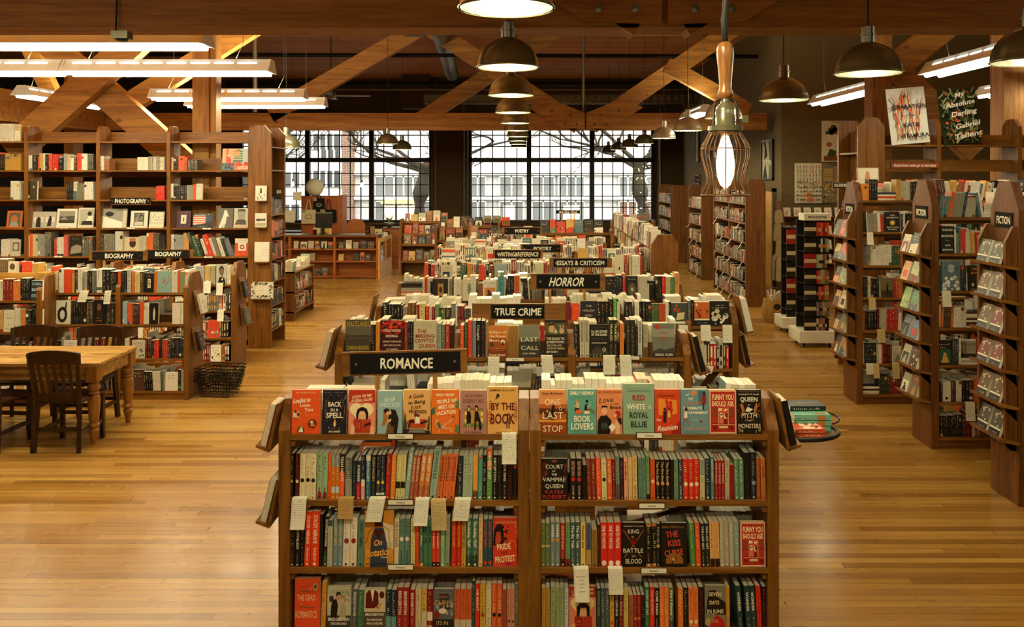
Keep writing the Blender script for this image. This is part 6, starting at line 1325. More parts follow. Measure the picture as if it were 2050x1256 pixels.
# tall rack with posters behind the fiction racks
def tallend(x0, Y, W, H, label, side, name='tall_bookcase', D=.6, zs=()):
    t = thing(name, (x0, Y, 0), label, 'bookcase'); pts = [(0, 0), (W, 0), (W, H - .11), (W - .09, H), (.09, H), (0, H - .11)]
    MB().prism(pts, -.045, 0).build('side_panel', 'rackz', t, bevel=.004); MB().prism(pts, D, D + .045).build('side_panel', 'rackz', t)
    MB().box(W / 2 - .01, W / 2 + .01, 0, D, 0, H - .15).build('back_board', 'darkz', t)
    for z in zs: MB().box(.01, W - .01, 0, D, z - .022, z).build('shelf', 'rackx', t)
    return t
HT = Z(236, 10.3); zs_t = [.15, .5, .85, 1.2, 1.55, 1.95, 2.37, 2.78]
tallend(4.07, 10.25, .33, HT, 'empty topped tall rack end beside the posters on the wall', -1, zs=zs_t)
for z in zs_t[:-2]: rowfill(4.09, 10.83, .54, R(-90), z, (.2, .26), .14, DARKMIX, (.014, .03), .9, 1, False, .1)
ob = thing('tall_bookcase', (5.6, 10.42, 0), 'tall open shelf carrying the two large posters', 'bookcase')
xs_ = [4.42, X(1876, 10.42), X(2038, 10.42), 7.6]
for xx in xs_: MB().prism([(0, 0), (.36, 0), (.36, HT - .1), (.26, HT), (.1, HT), (0, HT - .1)], xx - 5.6, xx - 5.6 + .05, 'x').build('side_panel', 'rackz', ob)
for a, b in zip(xs_, xs_[1:]):
    for z in (Z(290, 10.42), Z(340, 10.42), 2.15, 1.8, 1.45, 1.1, .75, .4, .1):
        MB().box(a - 5.6 + .05, b - 5.6, .01, .35, z - .022, z).build('shelf', 'rackx', ob); MB().box(a - 5.6 + .05, b - 5.6, .17, .19, z, z + .13).build('back_rail', 'rackx', ob)
        if z < 2.4: rowfill(a + .06, 10.44, b - a - .07, 0, z, (.19, .25), .15, GREYMIX, (.014, .03), 1, 1, False, .05)
MB().box(4.42 - 5.6, 7.6 - 5.6, .16, .2, 0.05, 1.9).build('back_board', 'darkx', ob)
def poster(px0, px1, py0, py1, Y, art, bg, label, tilt=-.1, roll=0, th=.012, cat='poster'):
    w, h = (px1 - px0) * Y / F, (py1 - py0) * Y / F; c = MB(); c.box(-w / 2, w / 2, 0, th, 0, h, bg); draw(c, art, -w / 2, 0, w, h, -.0006, .0006)
    o = c.build('poster', 'matte'); o.location = (X((px0 + px1) / 2, Y), Y, Z(py1, Y) + .002); o.rotation_euler = (tilt, roll, 0); return tag(o, label, cat)
random.seed(5)
fl_ = ';'.join('l %.1f|%d,%d %d,%d %d,%d|%s' % (random.uniform(1, 3.5), x, y, x + random.randint(-6, 6), y + 10, x + random.randint(-8, 8), y + 22, random.choice(['#d9622c', '#c8482a', '#e8a070', '#b9cdd0', '#c9d4d0', '#e0b090'])) for x, y in [(random.randint(14, 84), random.randint(4, 74)) for _ in range(70)])
poster(1785, 1862, 175, 288, 10.42, fl_ + ';t A|44|86|8|7|#23201c;t SEPARATION|52|66|92|7.5|#23201c;t A NOVEL|50|50|36|3|#3a3430|n;t KATIE|54|33|42|7.5|#23201c;t KITAMURA|58|14|74|7.5|#23201c', '#d9dbd4', 'white poster with red brushstroke flames and black lettering on the tall shelf', -.06, R(-5))
gr_ = ';'.join('l %.1f|%d,%d %d,%d|%s' % (random.uniform(2, 6), x, y, x + random.randint(-16, 16), y + random.randint(-12, 12), random.choice(['#5f6a3a', '#7f8a5a', '#a8a884', '#2a3a22', '#b8502c', '#c9683a', '#8a9a70', '#3f4a2a'])) for x, y in [(random.randint(8, 92), random.randint(6, 94)) for _ in range(170)])
poster(1890, 1966, 177, 288, 10.42, gr_ + ';t My|46|88|26|8|#e9e6d8|iu;t Absolute|46|72|78|8.5|#e9e6d8|iu;t Darling|52|55|68|9|#e9e6d8|iu;t Gabriel|58|33|66|8.5|#e9e6d8|iu;t Tallent|56|15|74|9|#e9e6d8|iu', '#23291a', 'leafy dark green poster with white script lettering on the tall shelf', -.06, R(-6))
sg = sign(1783, 1881, 325, 337, 10.40, 'Book lovers never go to bed alone', 'rust red sign with white slanted words on the tall shelf', (1784, 1880), (1790, 1874), (), None, style='i', cap=.032, wood_='darkx')
for ch in sg.children:
    if ch.name.startswith('plate'): ch.data.materials[0] = flat('rust_paint', '#8a3f1e', .6)
sign(1668, 1698, 365, 377, 9.9, 'BOOK GROUP READS', 'black book group sign beside the pointed end of the fiction rack', None, (1670, 1697), (), None, cap=.04)
poster(1716, 1760, 336, 362, 10.15, 'r 6|6|94|94|#e6e0cc;p 34,10 60,10 56,60 44,80|#d0906a', '#b9a888', 'pale framed drawing on the rack end below the posters', -.08)
# notices on top of fiction rack shelves
random.seed(23)
# ---------------------------------------------------------------- photography shelf on the left
YP = 12.0; HP = Z(252, YP); zp = [Z(q, YP) for q in (283, 341, 400, 457, 514)] + [.9, .5, .1]
px_posts = (-95, 48, 192, 333, 497)
ph = thing('wall_bookcase', (-6, YP, 0), 'long tall open photography bookcase with chamfered uprights', 'bookcase')
xp = [X(q, YP) for q in px_posts]
for xx in xp: MB().prism([(0, 0), (.36, 0), (.36, HP - .1), (.26, HP), (.08, HP), (0, HP - .1)], xx + 6, xx + 6 + .055, 'x').build('side_panel', 'rackz', ph, bevel=.004)
for a, b in zip(xp, xp[1:]):
    a += .055
    for i, z in enumerate(zp):
        MB().box(a + 6, b + 6, .01, .34, z - .022, z).build('shelf', 'rackx', ph)
        if i < 3: MB().box(a + 6, b + 6, .33, .35, z + .005, z + (.15 if i == 0 else .18)).build('back_rail', 'rackx', ph)
        if i in (1, 2, 3): MB().box(a + 6, b + 6, .335, .35, z - .1, z - .03).build('back_rail', 'darkx', ph)
    MB().box(a + 6, b + 6, .335, .355, 0, zp[4] - .05).build('back_board', 'darkx', ph)
sfaces(0, 240, 6.406, YP + .02, zp[0], '''-60,180,50,12|#c9c8bc
182,262,60|F|#b9ae8a|''', .18)
sfaces(0, 240, 6.406, YP + .02, zp[1], '''-20,30,420|#c8602c
-10,60,440,3|#17130f
60,265,440,7|#b08a40
345,410,455,2|#c9c7b8
415,485,455|#2a2c28
487,500,470|#c8582c
503,548,430,2|#b9965a
550,575,430|#c9c7b4
580,620,445,2|#1a1714
624,672,440,3|#cc4a28
675,745,440,3|#b82a1c
748,812,460|#17130f
815,860,435,2|#8a9490
862,900,450|#c9a878
902,945,460|#d9d6c8
948,985,480|#5a3020
988,1045,430|#d0482a
1046,1120,435,3|#dcd9cc
1122,1195,445,3|#4a4a44
1268,1330,465,2|#c9c7b8
1332,1400,500,2|#8a5a3a
1760,1900,480,4|#cfccb8
1902,2050,470,4|#8a867a''', .18)
sfaces(300, 240, 6.406, YP + .02, zp[1], '''10,185,480,5|#b9b49c
245,272,475|#1a1714
275,300,480|#c99a70
302,362,475,4|#17130f
365,445,465,3|#cc5a30
448,480,480|#a83a20
485,610,510,3|#4a4034''', .18)
sfaces(0, 240, 6.406, YP + .02, zp[2], '''135,245,785,3|#d0cebf
246,270,815|#a8b09a
330,380,785|#2a2618
380,475,785|F|#3c3822|p 50,60 62,68 50,76 38,68|#c9c4a8
850,935,795,4|#1d1a16
937,985,795|F|#b9b6a6|
990,1075,815,4|#6a6a54
1080,1195,795,4|#cfcdc2
2000,2060,880,3|#c02a20''', .18)
sfaces(300, 240, 6.406, YP + .02, zp[2], '''80,185,850,4|#c03226
246,300,820,2|#c9c7b8
302,470,850,7|#1c1a17
472,548,840,3|#8a8a80
550,590,830|#c8502c
590,675,820|F|#b9b9a8|s 50|86|60|6|6|#2a2622''', .18)
def pcover(px0, px1, py0, zi, bg, art, lab, Y=YP + .06, tilt=-.16): 
    Y_ = Y; z = zp[zi]; make_cover((X((px0 + px1) / 2, Y_), Y_, z), X(px1, Y_) - X(px0, Y_), .018, Z(py0, Y_) - z, bg, art, lab, 'art books standing on the photography shelf', tilt)
BW = 'r 8|20|92|92|#8a887c;'
for rec in [(12, 42, 422, '#c8642c', 'r 14|8|90|90|#5a5a50;c 50|50|24|24|#a8683a;p 20,8 84,8 70,36 30,36|#8a9490', 'orange framed portrait book at the left end of the photography row'),
    (64, 88, 424, '#a8a698', 'r 8|34|90|66|#c9c7b8;p 30,4 70,4 66,60 44,70 30,50|#26241f', 'grey book with a dark seated figure, first of a pair leaning together'),
    (88, 110, 424, '#aaa89c', 'r 8|34|90|66|#cfcdc0;p 24,10 60,10 66,56 50,70 34,56|#26241f;c 50|66|12|8|#26241f', 'grey book with black and white figure, second of the leaning pair'),
    (112, 152, 418, '#d9d6c8', 'r 12|24|90|88|#8a887c;r 12|24|90|42|#3a3832;p 14,46 40,60 56,46 56,58 14,58|#1c1a17;r 56|40|90|62|#4a4a44', 'white book with a dark landscape photograph'),
    (155, 186, 416, '#c9c7ba', 'r 8|14|100|92|#a8a698;c 72|70|14|12|#1c1a17;p 50,30 96,30 92,58 66,60|#d9d6c8;p 20,14 96,14 90,34 30,34|#26241f', 'pale book with a seated person in white shirt'),
    (204, 252, 418, '#a8a698', 'p 0,0 84,0 84,30 0,62|#d9d8ce;p 0,62 84,30 84,100 0,100|#8f8d80;c 28|72|18|13|#1c1a17;l 1.6|28,50 28,64|#1c1a17;r 84|0|100|100|#b9b6a6', 'wide book showing a lone wind bent tree on a slope'),
    (260, 294, 422, '#d2cfc0', 'r 20|12|80|88|#3a3832;n 26|6|#8a887c|26|40|74|84;r 24|14|76|36|#b9b6a6', 'white book with a dark misty water photograph'),
    (298, 327, 424, '#b9b6a2', 'r 14|34|90|92|#d2cfc0;n 20|4|#8a8672|20|40|86|86;r 0|0|100|26|#cfcab2', 'pale faded book at the end of the second photography bay'),
    (353, 380, 422, '#3a1a34', 'r 30|24|70|76|#c9c4a8;r 46|36|54|60|#2a2622;s 50|90|74|6|9|#b03a40;s 50|10|50|8|7|#b03a40', 'deep purple book with a small framed picture'),
    (386, 427, 427, '#2c2620', 'r 0|20|60|84|#d9d2c0;r 0|72|60|80|#b0402c;r 0|58|60|65|#b0402c;r 0|44|60|51|#b0402c;r 0|30|60|37|#b0402c;r 60|40|92|84|#34405a;p 0,0 92,0 92,22 60,30 0,20|#1f1c18;s 46|93|80|6|12|#d9d2c0;s 46|8|44|8|7|#d9d2c0', 'flag cover book, striped red and white beside dark blue'),
    (434, 465, 417, '#5a564c', 'p 40,20 56,20 60,60 74,56 66,74 56,90 44,90 38,64 10,0 34,0|#d2cfc4;p 40,0 48,0 52,30 44,34|#d9d6c8', 'grey book with a pale walking figure in white'),
    (467, 496, 417, '#cfcbb8', 'r 0|0|100|100|#b9b5a2;c 52|64|26|28|#8f8b7a;p 24,70 28,96 76,96 80,70 70,84 34,84|#3a3630;l 2|40,62 48,62|#26241f;l 2|58,62 66,62|#26241f;p 10,16 90,16 80,42 24,42|#3a3a34;s 44|30|60|10|6|#d8622c;s 44|18|70|12|7|#d8622c;s 50|6|80|6|13|#d8622c', 'book with a close up face in a head scarf and orange lettering')]:
    pcover(rec[0], rec[1], rec[2], 3, *rec[3:])
make_cover((X(467, YP), YP + .1, zp[1]), X(496, YP) - X(440, YP), .03, Z(297, YP) - zp[1], '#c9a07a', 'r 55|34|100|100|#a9b4ac;r 14|34|22|100|#d0562c;p 38,36 74,36 74,88 60,96 44,90|#3f6f5c;r 38|66|64|90|#d8783c;r 38|72|74|74|#dcc9a8;r 38|80|74|82|#dcc9a8;r 38|64|74|66|#dcc9a8;r 38|56|74|58|#dcc9a8;r 38|48|74|50|#dcc9a8;r 0|0|44|34|#4a6a74;r 44|0|100|26|#d06a4a;n 14|5|#c8482a|46|24|98|36;p 20,10 32,10 32,50 24,64 16,50|#c8382a;c 24|68|6|5|#e0c0a0;n 16|4|#2a3a44|4|4|40|30;t CAPITOL|76|16|38|7|#e9e0c8;t RECORDS|76|8|38|6|#e9e0c8', 'square record book with a round striped tower, high on the photography shelf', None, -.1)
for rec in [(22, 40, 480, '#b9b6a6', 'r 14|30|90|84|#6a675a;c 50|56|24|20|#b9b6a6', 'white framed square book low at the left end of the bookcase'),
    (137, 164, 473, '#26241c', 'p 10,10 96,18 96,50 60,58 20,46|#8a8676;s 50|88|50|8|6|#a8a48f', 'dark book with a pale hand on its cover'), (247, 280, 475, '#bdb394', 'c 54|66|20|22|#3a2418;c 54|86|20|10|#a86a4a;p 26,0 84,0 74,30 36,30|#a85a38', 'cream book with a child portrait above the biography sign'),
    (470, 496, 478, '#cf4a26', 'r 0|74|100|100|#d2cbb4;r 24|30|86|76|#dcd6c2;c 55|52|18|14|#8a3a2a;c 55|52|9|7|#dcd6c2;s 50|14|60|6|9|#e8c0a0', 'red orange book with a white emblem at the end of the lower row')]:
    pcover(rec[0], rec[1], rec[2], 4, *rec[3:], tilt=-.06)
sfaces(0, 400, 6.28, YP + .02, zp[4], '''10,125,500,5|#cfcdbe
320,370,450,2|#cfcdbe
372,412,430|#cf5a30
412,470,440,3|#bdb58a
472,560,440,3|#8a8c86
562,640,410,4|#5a5c58
680,715,490,2|#a8402c
716,800,475,2|#c4c4ba
802,850,450|#c05a50
1035,1160,470,5|#5a584c
1230,1300,440,4|#3a3a34
1302,1440,440,6|#6a6a62
1445,1540,400,3|#bdbbae
1745,1840,460,4|#a8a694
1842,1920,420,3|#c8642c
1922,2000,430,4|#4a4840''', .2)
sfaces(300, 400, 6.28, YP + .02, zp[4], '''236,300,440,3|#c4c2b4
302,420,450,6|#8a8e8a
422,490,420,3|#b98a5a''', .2)
tl_ = 300
for k, (x0, w_, top, col) in enumerate(((495, 50, 395, '#2c3a30'), (545, 45, 440, '#3f5a40'), (590, 45, 420, '#23221f'), (640, 40, 480, '#c4c2b4'), (682, 70, 425, '#c03a26'), (752, 36, 470, '#b9b9a8'), (790, 50, 460, '#6a6a60'), (845, 50, 465, '#c4c2b4'), (895, 44, 480, '#2a2a26'))):
    xa = X(tl_ + (x0 + w_ / 2 + 55) / 6.28, YP); h = Z(400 + top / 6.28, YP) - zp[4]; one(Matrix.Translation((xa, YP + .02, zp[4])) @ Matrix.Rotation(-.33, 4, 'Y'), w_ / 6.28 * YP / F * .9, .2, h, col, '#ddd8c0', 2)
for i in (5, 6, 7):
    for a, b in zip(xp, xp[1:]): rowfill(a + .06, YP + .02, b - a - .07, 0, zp[i], (.2, .3), .18, GREYMIX, (.015, .035), 1, 1, False, .1, .1)
sign(221, 301, 395, 410, 11.97, 'PHOTOGRAPHY', 'small black photography sign fixed to the bookcase shelf edge', None, (230, 293), (), None, cap=.062)
for px, py in ((129, 456), (262, 457), (414, 458), (117, 514), (417, 515)):
    shelf_label(ph, px, py, YP + .008, 17, 'Photo')
# end unit of that bookcase
tu = tallend(X(503, 12), 11.9, .33, HP, 'tall timber end panel with face out books fixed to it', 1, D=.62)
zt_ = [2.91, 2.57, 1.92, 1.6, 1.28, .95, .6, .25]
for z in zt_: MB().box(.17, .33, 0, .62, z - .02, z).build('shelf', 'rackx', tu)
for z in zt_[2:]: rowfill(X(503, 12) + .325, 11.92, .58, R(90), z, (.2, .26), .13, DARKMIX, (.012, .03), .95, 1, False, .3)
m = MB(); m.box(-.14, .14, -.006, 0, -.06, .06, '#14110e'); put(m, text2d('USE NOVEL', .22, .05), 0, 0, -.007, '#e6e2cf'); o = m.build('name_plate', 'matte', tu); o.location = (.335, .3, 2.25); o.rotation_euler = (0, 0, R(90))
for px0, px1, py0, py1, bg, art, lab in ((512, 534, 372, 402, '#d2cfbf', 'p 40,50 60,50 56,84 44,84|#2a2622;n 14|5|#5a574a|14|8|86|44;c 50|76|8|7|#2a2622', 'thick white sketch covered book, top one on the timber end panel'), (511, 534, 427, 455, '#cfccbc', 'r 10|44|90|60|#5a574a;n 10|6|#3a3832|14|44|86|58;r 4|6|96|30|#a8a48f', 'pale book with a dark skyline band, second down the end panel'),
    (510, 539, 485, 524, '#d6d3c4', 's 74|62|40|8|5|#c8703a;s 74|48|40|7|5|#c8703a;s 74|34|40|4|8|#8a4a2a;n 16|1.4|#a8a48f|6|10|50|90', 'off white book with orange lettering on the end panel'), (503, 547, 565, 598, '#c9c4ae', 'n 110|3.4|#2a2a24|3|3|97|97;r 20|22|80|80|#d6d2bc;s 50|50|24|8|5|#8a8672', 'square speckled border book lowest on the timber end panel')):
    Yb = 11.82; w = (px1 - px0) * Yb / F; h = (py1 - py0) * Yb / F
    make_cover((X((px0 + px1) / 2, Yb), Yb - .02, Z(py1, Yb)), w, .03, h, bg, art, lab, None, -.05)
    lt = MB(); xx = X((px0 + px1) / 2, Yb) - X(503, 12); lt.box(xx - w * .45, xx + w * .45, -.13, -.046, Z(py1, Yb) - .014, Z(py1, Yb)); lt.build('book_ledge', 'rackx', tu)

# ---------------------------------------------------------------- biography racks
Ya = 9.15
ba = rack('front biography rack with pointed ends, beside the wire baskets', X(86, Ya), X(378, Ya), Ya - .016, .42, [1.19, .84, .46, .1], 1.40, 1.25, divs=[X(232, Ya)], th=.055, group='biography racks')
sfaces(0, 400, 6.28, Ya, 1.19, '''640,700,840|#c9502c
678,722,905,2|#c9b88a
740,800,870,2|#cfcdbe
805,900,875,3|#cc4426
905,935,880|#b98a4a
938,975,880,2|#2a2a26
978,1030,865,2|#c9c4b4
1048,1095,905,2|#8a8a80
1098,1150,890,2|#1f1d19
1155,1205,890,3|#5a5c54
1210,1282,875,1|#c9c6b6
1283,1385,880,2|#1c1b18
1388,1470,905,4|#1a1917
1480,1520,900|#a84a30
1535,1590,890,2|#26241f
1595,1645,880|#a8aaa0
1655,1690,900,2|#b9683a
1695,1760,910,3|#c4b07a
1765,1805,905|#4a3c24
1812,1935,925|F|#17150f|r 34|24|66|70|#cfcab2;n 8|6|#2a2622|38|30|62|66;s 50|86|70|7|7|#cfcab2
1940,1975,900|#c8642c''', .14)
sfaces(300, 400, 6.28, Ya, 1.19, '''90,272,900|F|#7fa09a|s 50|86|60|5|9|#a8bcae;n 8|7|#b0786a|20|40|80|70;l 2|20,20 50,30 90,60|#5a7a74
275,345,900,4|#c9c6b4
348,375,885|#c8542c
378,440,905,4|#8a8a68
442,470,910|#c9c4ae''', .14)
sfaces(0, 560, 3.49, Ya, .84, '''352,385,165,2|#d2b88a
388,492,148|F|#d4cfb8|c 44|40|34|34|#26221c;c 44|40|17|20|#d4cfb8;p 60,60 70,60 74,90 66,96|#26221c
494,600,150,6|#1c1a16
602,650,155,2|#4a3a28
652,748,145|F|#17130f|c 40|70|16|16|#6a4a34;p 16,30 70,30 60,56 26,56|#26201a;s 44|26|50|7|6|#c8863a;s 44|15|44|7|5|#c8863a
750,800,165,2|#3a2c1c
855,890,155,3|#8fa4a8
892,925,165,3|#c8582c
928,972,170,3|#3a2020
975,1000,155|#c8502c
1002,1040,165,3|#c9c4ae
1042,1106,165|F|#1a1712|p 40,20 60,20 64,56 54,80 40,60|#c9b49c''', .14)
for (a, b, z, pal) in ((X(335, Ya), X(375, Ya), .84, PALEMIX), (X(90, Ya), X(232, Ya), .46, MIX), (X(240, Ya), X(372, Ya), .46, DARKMIX), (X(90, Ya), X(232, Ya), .1, MIX), (X(240, Ya), X(372, Ya), .1, MIX)):
    rowfill(a + .05, Ya, b - a - .06, 0, z, (.19, .235), .14, pal, (.015, .035), 1, 2, False, .3, .06)
for a, b in ((X(92, Ya), X(230, Ya)), (X(243, Ya), X(370, Ya))):
    for i, z in enumerate([1.19, .84, .46, .1]): rowfill(a, Ya + .2, b - a, 0, z, (.19, .24), .17, PALEMIX, (.018, .04), 1, 0, True, 0, .25, .3)
Yb_ = 10.66
bb = rack('second biography rack, seen past the end of the front one', X(215, Yb_), X(472, Yb_), Yb_ - .016, .42, [1.08, .74, .39, .08], 1.36, 1.2, divs=[X(340, Yb_)], th=.055, group='biography racks')
sfaces(300, 400, 6.28, Yb_, 1.08, '''560,680,840|F|#8a8e90|n 8|7|#c8703a|20|10|80|50;s 50|80|70|8|8|#d2cfc0
690,760,830,3|#b99a5a
762,820,830,2|#9a947a
830,965,815|F|#a8a69a|c 50|68|22|24|#4a423a;c 50|74|24|18|#26221e;c 52|62|19|20|#6a5a4c;p 14,0 92,0 80,30 60,40 30,34|#1c1a17;p 50,20 66,22 60,36|#d9d6c8;s 50|8|50|9|6|#e9e6d8
970,1010,830,2|#c9c4a8
1012,1050,850,2|#a8a07a''', .14)
for i, z in enumerate([1.08, .74, .39, .08]):
    for a, b in ((X(222, Yb_), X(340, Yb_)), (X(350, Yb_), X(462, Yb_))):
        if i: rowfill(a, Yb_, b - a, 0, z, (.19, .24), .14, MIX, (.015, .035), 1, 1, False, .3)
        elif a < X(300, Yb_): rowfill(a, Yb_, b - a, 0, z, (.19, .24), .14, MIX, (.015, .035), 1, 1, False, .2)
        rowfill(a, Yb_ + .2, b - a, 0, z, (.19, .25), .17, PALEMIX, (.018, .04), 1, 0, True, 0, .25, .3)
bc = rack('biography unit at the picture edge with a raised top shelf', X(-30, 8.9), X(84, 8.9), 8.9 - .016, .42, [1.14, .8, .45, .1], 1.40, 1.25, th=.055)
for i, z in enumerate([1.14, .8, .45, .1]): rowfill(X(-25, 8.9) + .06, 8.9 + .2, 1.0 * (X(84, 8.9) - X(-25, 8.9)) - .1, 0, z, (.19, .24), .17, PALEMIX, (.018, .04), 1, 0, True)
MB().box(X(-25, 8.9) - bc.location.x, X(82, 8.9) - bc.location.x, .13, .3, 1.40, 1.425).build('top_shelf', 'palex', bc); MB().box(X(-25, 8.9) - bc.location.x, X(82, 8.9) - bc.location.x, .1, .13, 1.34, 1.43).build('top_rail', 'palex', bc)
sfaces(0, 400, 6.28, 9.05, 1.425, '''-60,95,750,6|#6a5a44
98,208,780|F|#cfc8b4|c 50|54|32|30|#5a4a3a
210,235,785|#d2cfc0
237,405,780|F|#cc4a30|p 4,0 20,0 24,60 10,80|#3a2018;s 60|60|56|9|6|#e8b090;s 60|36|60|9|7|#e8b090
408,480,800,3|#b9964a''', .13)
sfaces(0, 400, 6.28, 8.9, 1.14, '''-40,34,1020,3|#bdbba8
35,160,1000,3|#7a2418
162,252,1020,3|#c8783c
255,375,990,6|#1c1a17
382,530,1020|F|#23303c|t CARL|50|84|84|14|#9fb8c4;t BERN|50|55|84|14|#9fb8c4;t STEIN|50|24|88|14|#9fb8c4;s 50|70|70|4|12|#b9502c''', .14)
sfaces(0, 560, 3.49, 8.9, .8, '''-20,20,215,2|#b9965a
22,98,215|F|#c4bda0|s 50|80|34|8|3|#5a5a48;t Love|50|66|54|9|#5a5a48|n;s 50|36|50|8|5|#5a5a48;s 50|18|60|8|6|#5a5a48
100,142,200,3|#c9c4ae
145,178,205|#c8782c
180,215,215,2|#26221e
218,295,210|F|#17171a|s 40|90|50|7|6|#a8aab0;s 40|78|50|7|6|#a8aab0;s 40|20|50|8|5|#d9d6c8;s 44|8|70|8|8|#d9d6c8''', .14)
for z in (.45, .1): rowfill(X(-25, 8.9) + .06, 8.9, X(84, 8.9) - X(-25, 8.9) - .1, 0, z, (.19, .24), .14, MIX, (.015, .035), 1, 1, False, .3)
sign(178, 294, 503, 522, 9.36, 'BIOGRAPHY', 'nearer biography sign on its brown board and two posts', (185, 286), (210, 267), (208, 263), 1.3, cap=.055)
sign(290, 386, 500, 517, 10.9, 'BIOGRAPHY', 'farther biography sign, partly behind the nearer one', (292, 380), (310, 363), (361,), 1.3, cap=.058)
for a, b, c_, d_, Y, ln, lab in ((162, 179, 583, 605, Ya - .016, .25, 'blank white card slanting from the biography shelf, left bay'), (211, 224, 583, 609, Ya - .016, .1, 'white card hanging above the book with a dark portrait'), (408, 423, 565, 587, Yb_ - .016, 0, 'blank white card at the divider of the second biography rack'), (434, 447, 568, 591, Yb_ - .016, 0, 'grey white card under the smiling man book'), (436, 449, 622, 643, Yb_ - .016, 0, 'white card on the second shelf of the farther biography rack')):
    card(a, b, c_, d_, Y, lab, 0, None, ln, 4)
for Y, x, yy, z, bgs, lab, bl in ((Ya, X(378, Ya), Ya + .1, Z(634, Ya), '#c9c4ae', 'upper slanted ledge on the end of the front biography rack', 'pale photo covered book leaning on the upper biography end ledge'), (Ya, X(378, Ya), Ya + .06, Z(708, Ya), '#2a1a16', 'lower slanted ledge on the end of the front biography rack', 'dark book leaning on the lower biography end ledge'), (Yb_, X(472, Yb_), Yb_ + .08, Z(600, Yb_), '#23201c', 'upper slanted ledge on the end of the second biography rack', 'black book on the upper ledge of the second biography rack'), (Yb_, X(472, Yb_), Yb_ + .12, Z(655, Yb_), '#5a584c', 'lower slanted ledge on the end of the second biography rack', 'grey patterned book on the lower ledge of the second rack')):
    ledge(x, yy, z, 1, lab, .2, .27, [(bgs, 'n 14|6|#8a8676|10|10|90|60;s 50|82|60|8|8|#c9b49c', bl, .15, .03, .22, 0)], .1)

# ---------------------------------------------------------------- low slanted sale rack beyond, books facing +x
lr = thing('low_rack', (-4.35, 14.05, 0), 'low two shelf rack piled with white books beside the walkway', 'bookcase')
MB().box(0, .34, 0, .06, 0, .84).build('side_panel', 'darkz', lr); MB().box(0, .34, 1.22, 1.28, 0, .84).build('side_panel', 'darkz', lr)
for z in (.84, .5, .16): MB().box(-.02 if z > .8 else .02, .35, 0, 1.3, z - .025, z).build('shelf', 'rackx', lr)
for z in (.5, .16): rowfill(-4.02, 14.12, 1.1, R(90), z, (.2, .25), .14, DARKMIX, (.014, .03), 1, 1, False, .2, .3)
for k in range(4): rowfill(-4.04 - .0, 14.1 + k * .28, .27, R(90), .84, (.16, .22), .16, ['#d9d6c8', '#cfccbc', '#8fa48a', '#c9c4ae'], (.02, .04), 1, 0, True, 0, 0, 1)
rowfill(-4.33, 14.06, .3, 0, .84, (.16, .2), .2, ['#d9d6c8', '#cfccbc', '#5f8a78'], (.02, .04), 1, 0, True, 0, 0, 1)

# ---------------------------------------------------------------- reading table and chairs
tb = thing('reading_table', (-5.1, 7.98, 0), 'long pine reading table with thick turned legs', 'table')
tw, td = 1.13, .39
pts = [(-tw, -td), (tw - .03, -td), (tw, -td + .03), (tw, td - .03), (tw - .03, td), (-tw, td)]
MB().prism(pts, .725, .762, 'z').build('table_top', 'pine', tb, bevel=.006)
for n_, a in (('apron', (-tw + .1, tw - .1, -td + .04, -td + .065, .6, .725)), ('apron', (-tw + .1, tw - .1, td - .065, td - .04, .6, .725)), ('apron', (tw - .075, tw - .05, -td + .08, td - .08, .6, .725)), ('apron', (-tw + .05, -tw + .075, -td + .08, td - .08, .6, .725))): MB().box(*a).build(n_, 'pine', tb)
legp = [(.0, 0), (.022, .0), (.026, .03), (.028, .06), (.04, .1), (.048, .13), (.034, .15), (.05, .17), (.05, .185), (.036, .2), (.044, .24), (.052, .32), (.056, .4), (.052, .44), (.036, .46), (.05, .475), (.036, .49), (.05, .51), (.054, .53), (.05, .55), (.034, .565), (.052, .578), (.052, .6)]
for sx in (-1, 1):
    for sy in (-1, 1):
        x, y = sx * (tw - .075), sy * (td - .065); m = MB(); m.lathe(legp, 20, (x, y, 0)); m.box(x - .052, x + .052, y - .052, y + .052, .585, .725); m.build('leg', 'pinez', tb, smooth=False)
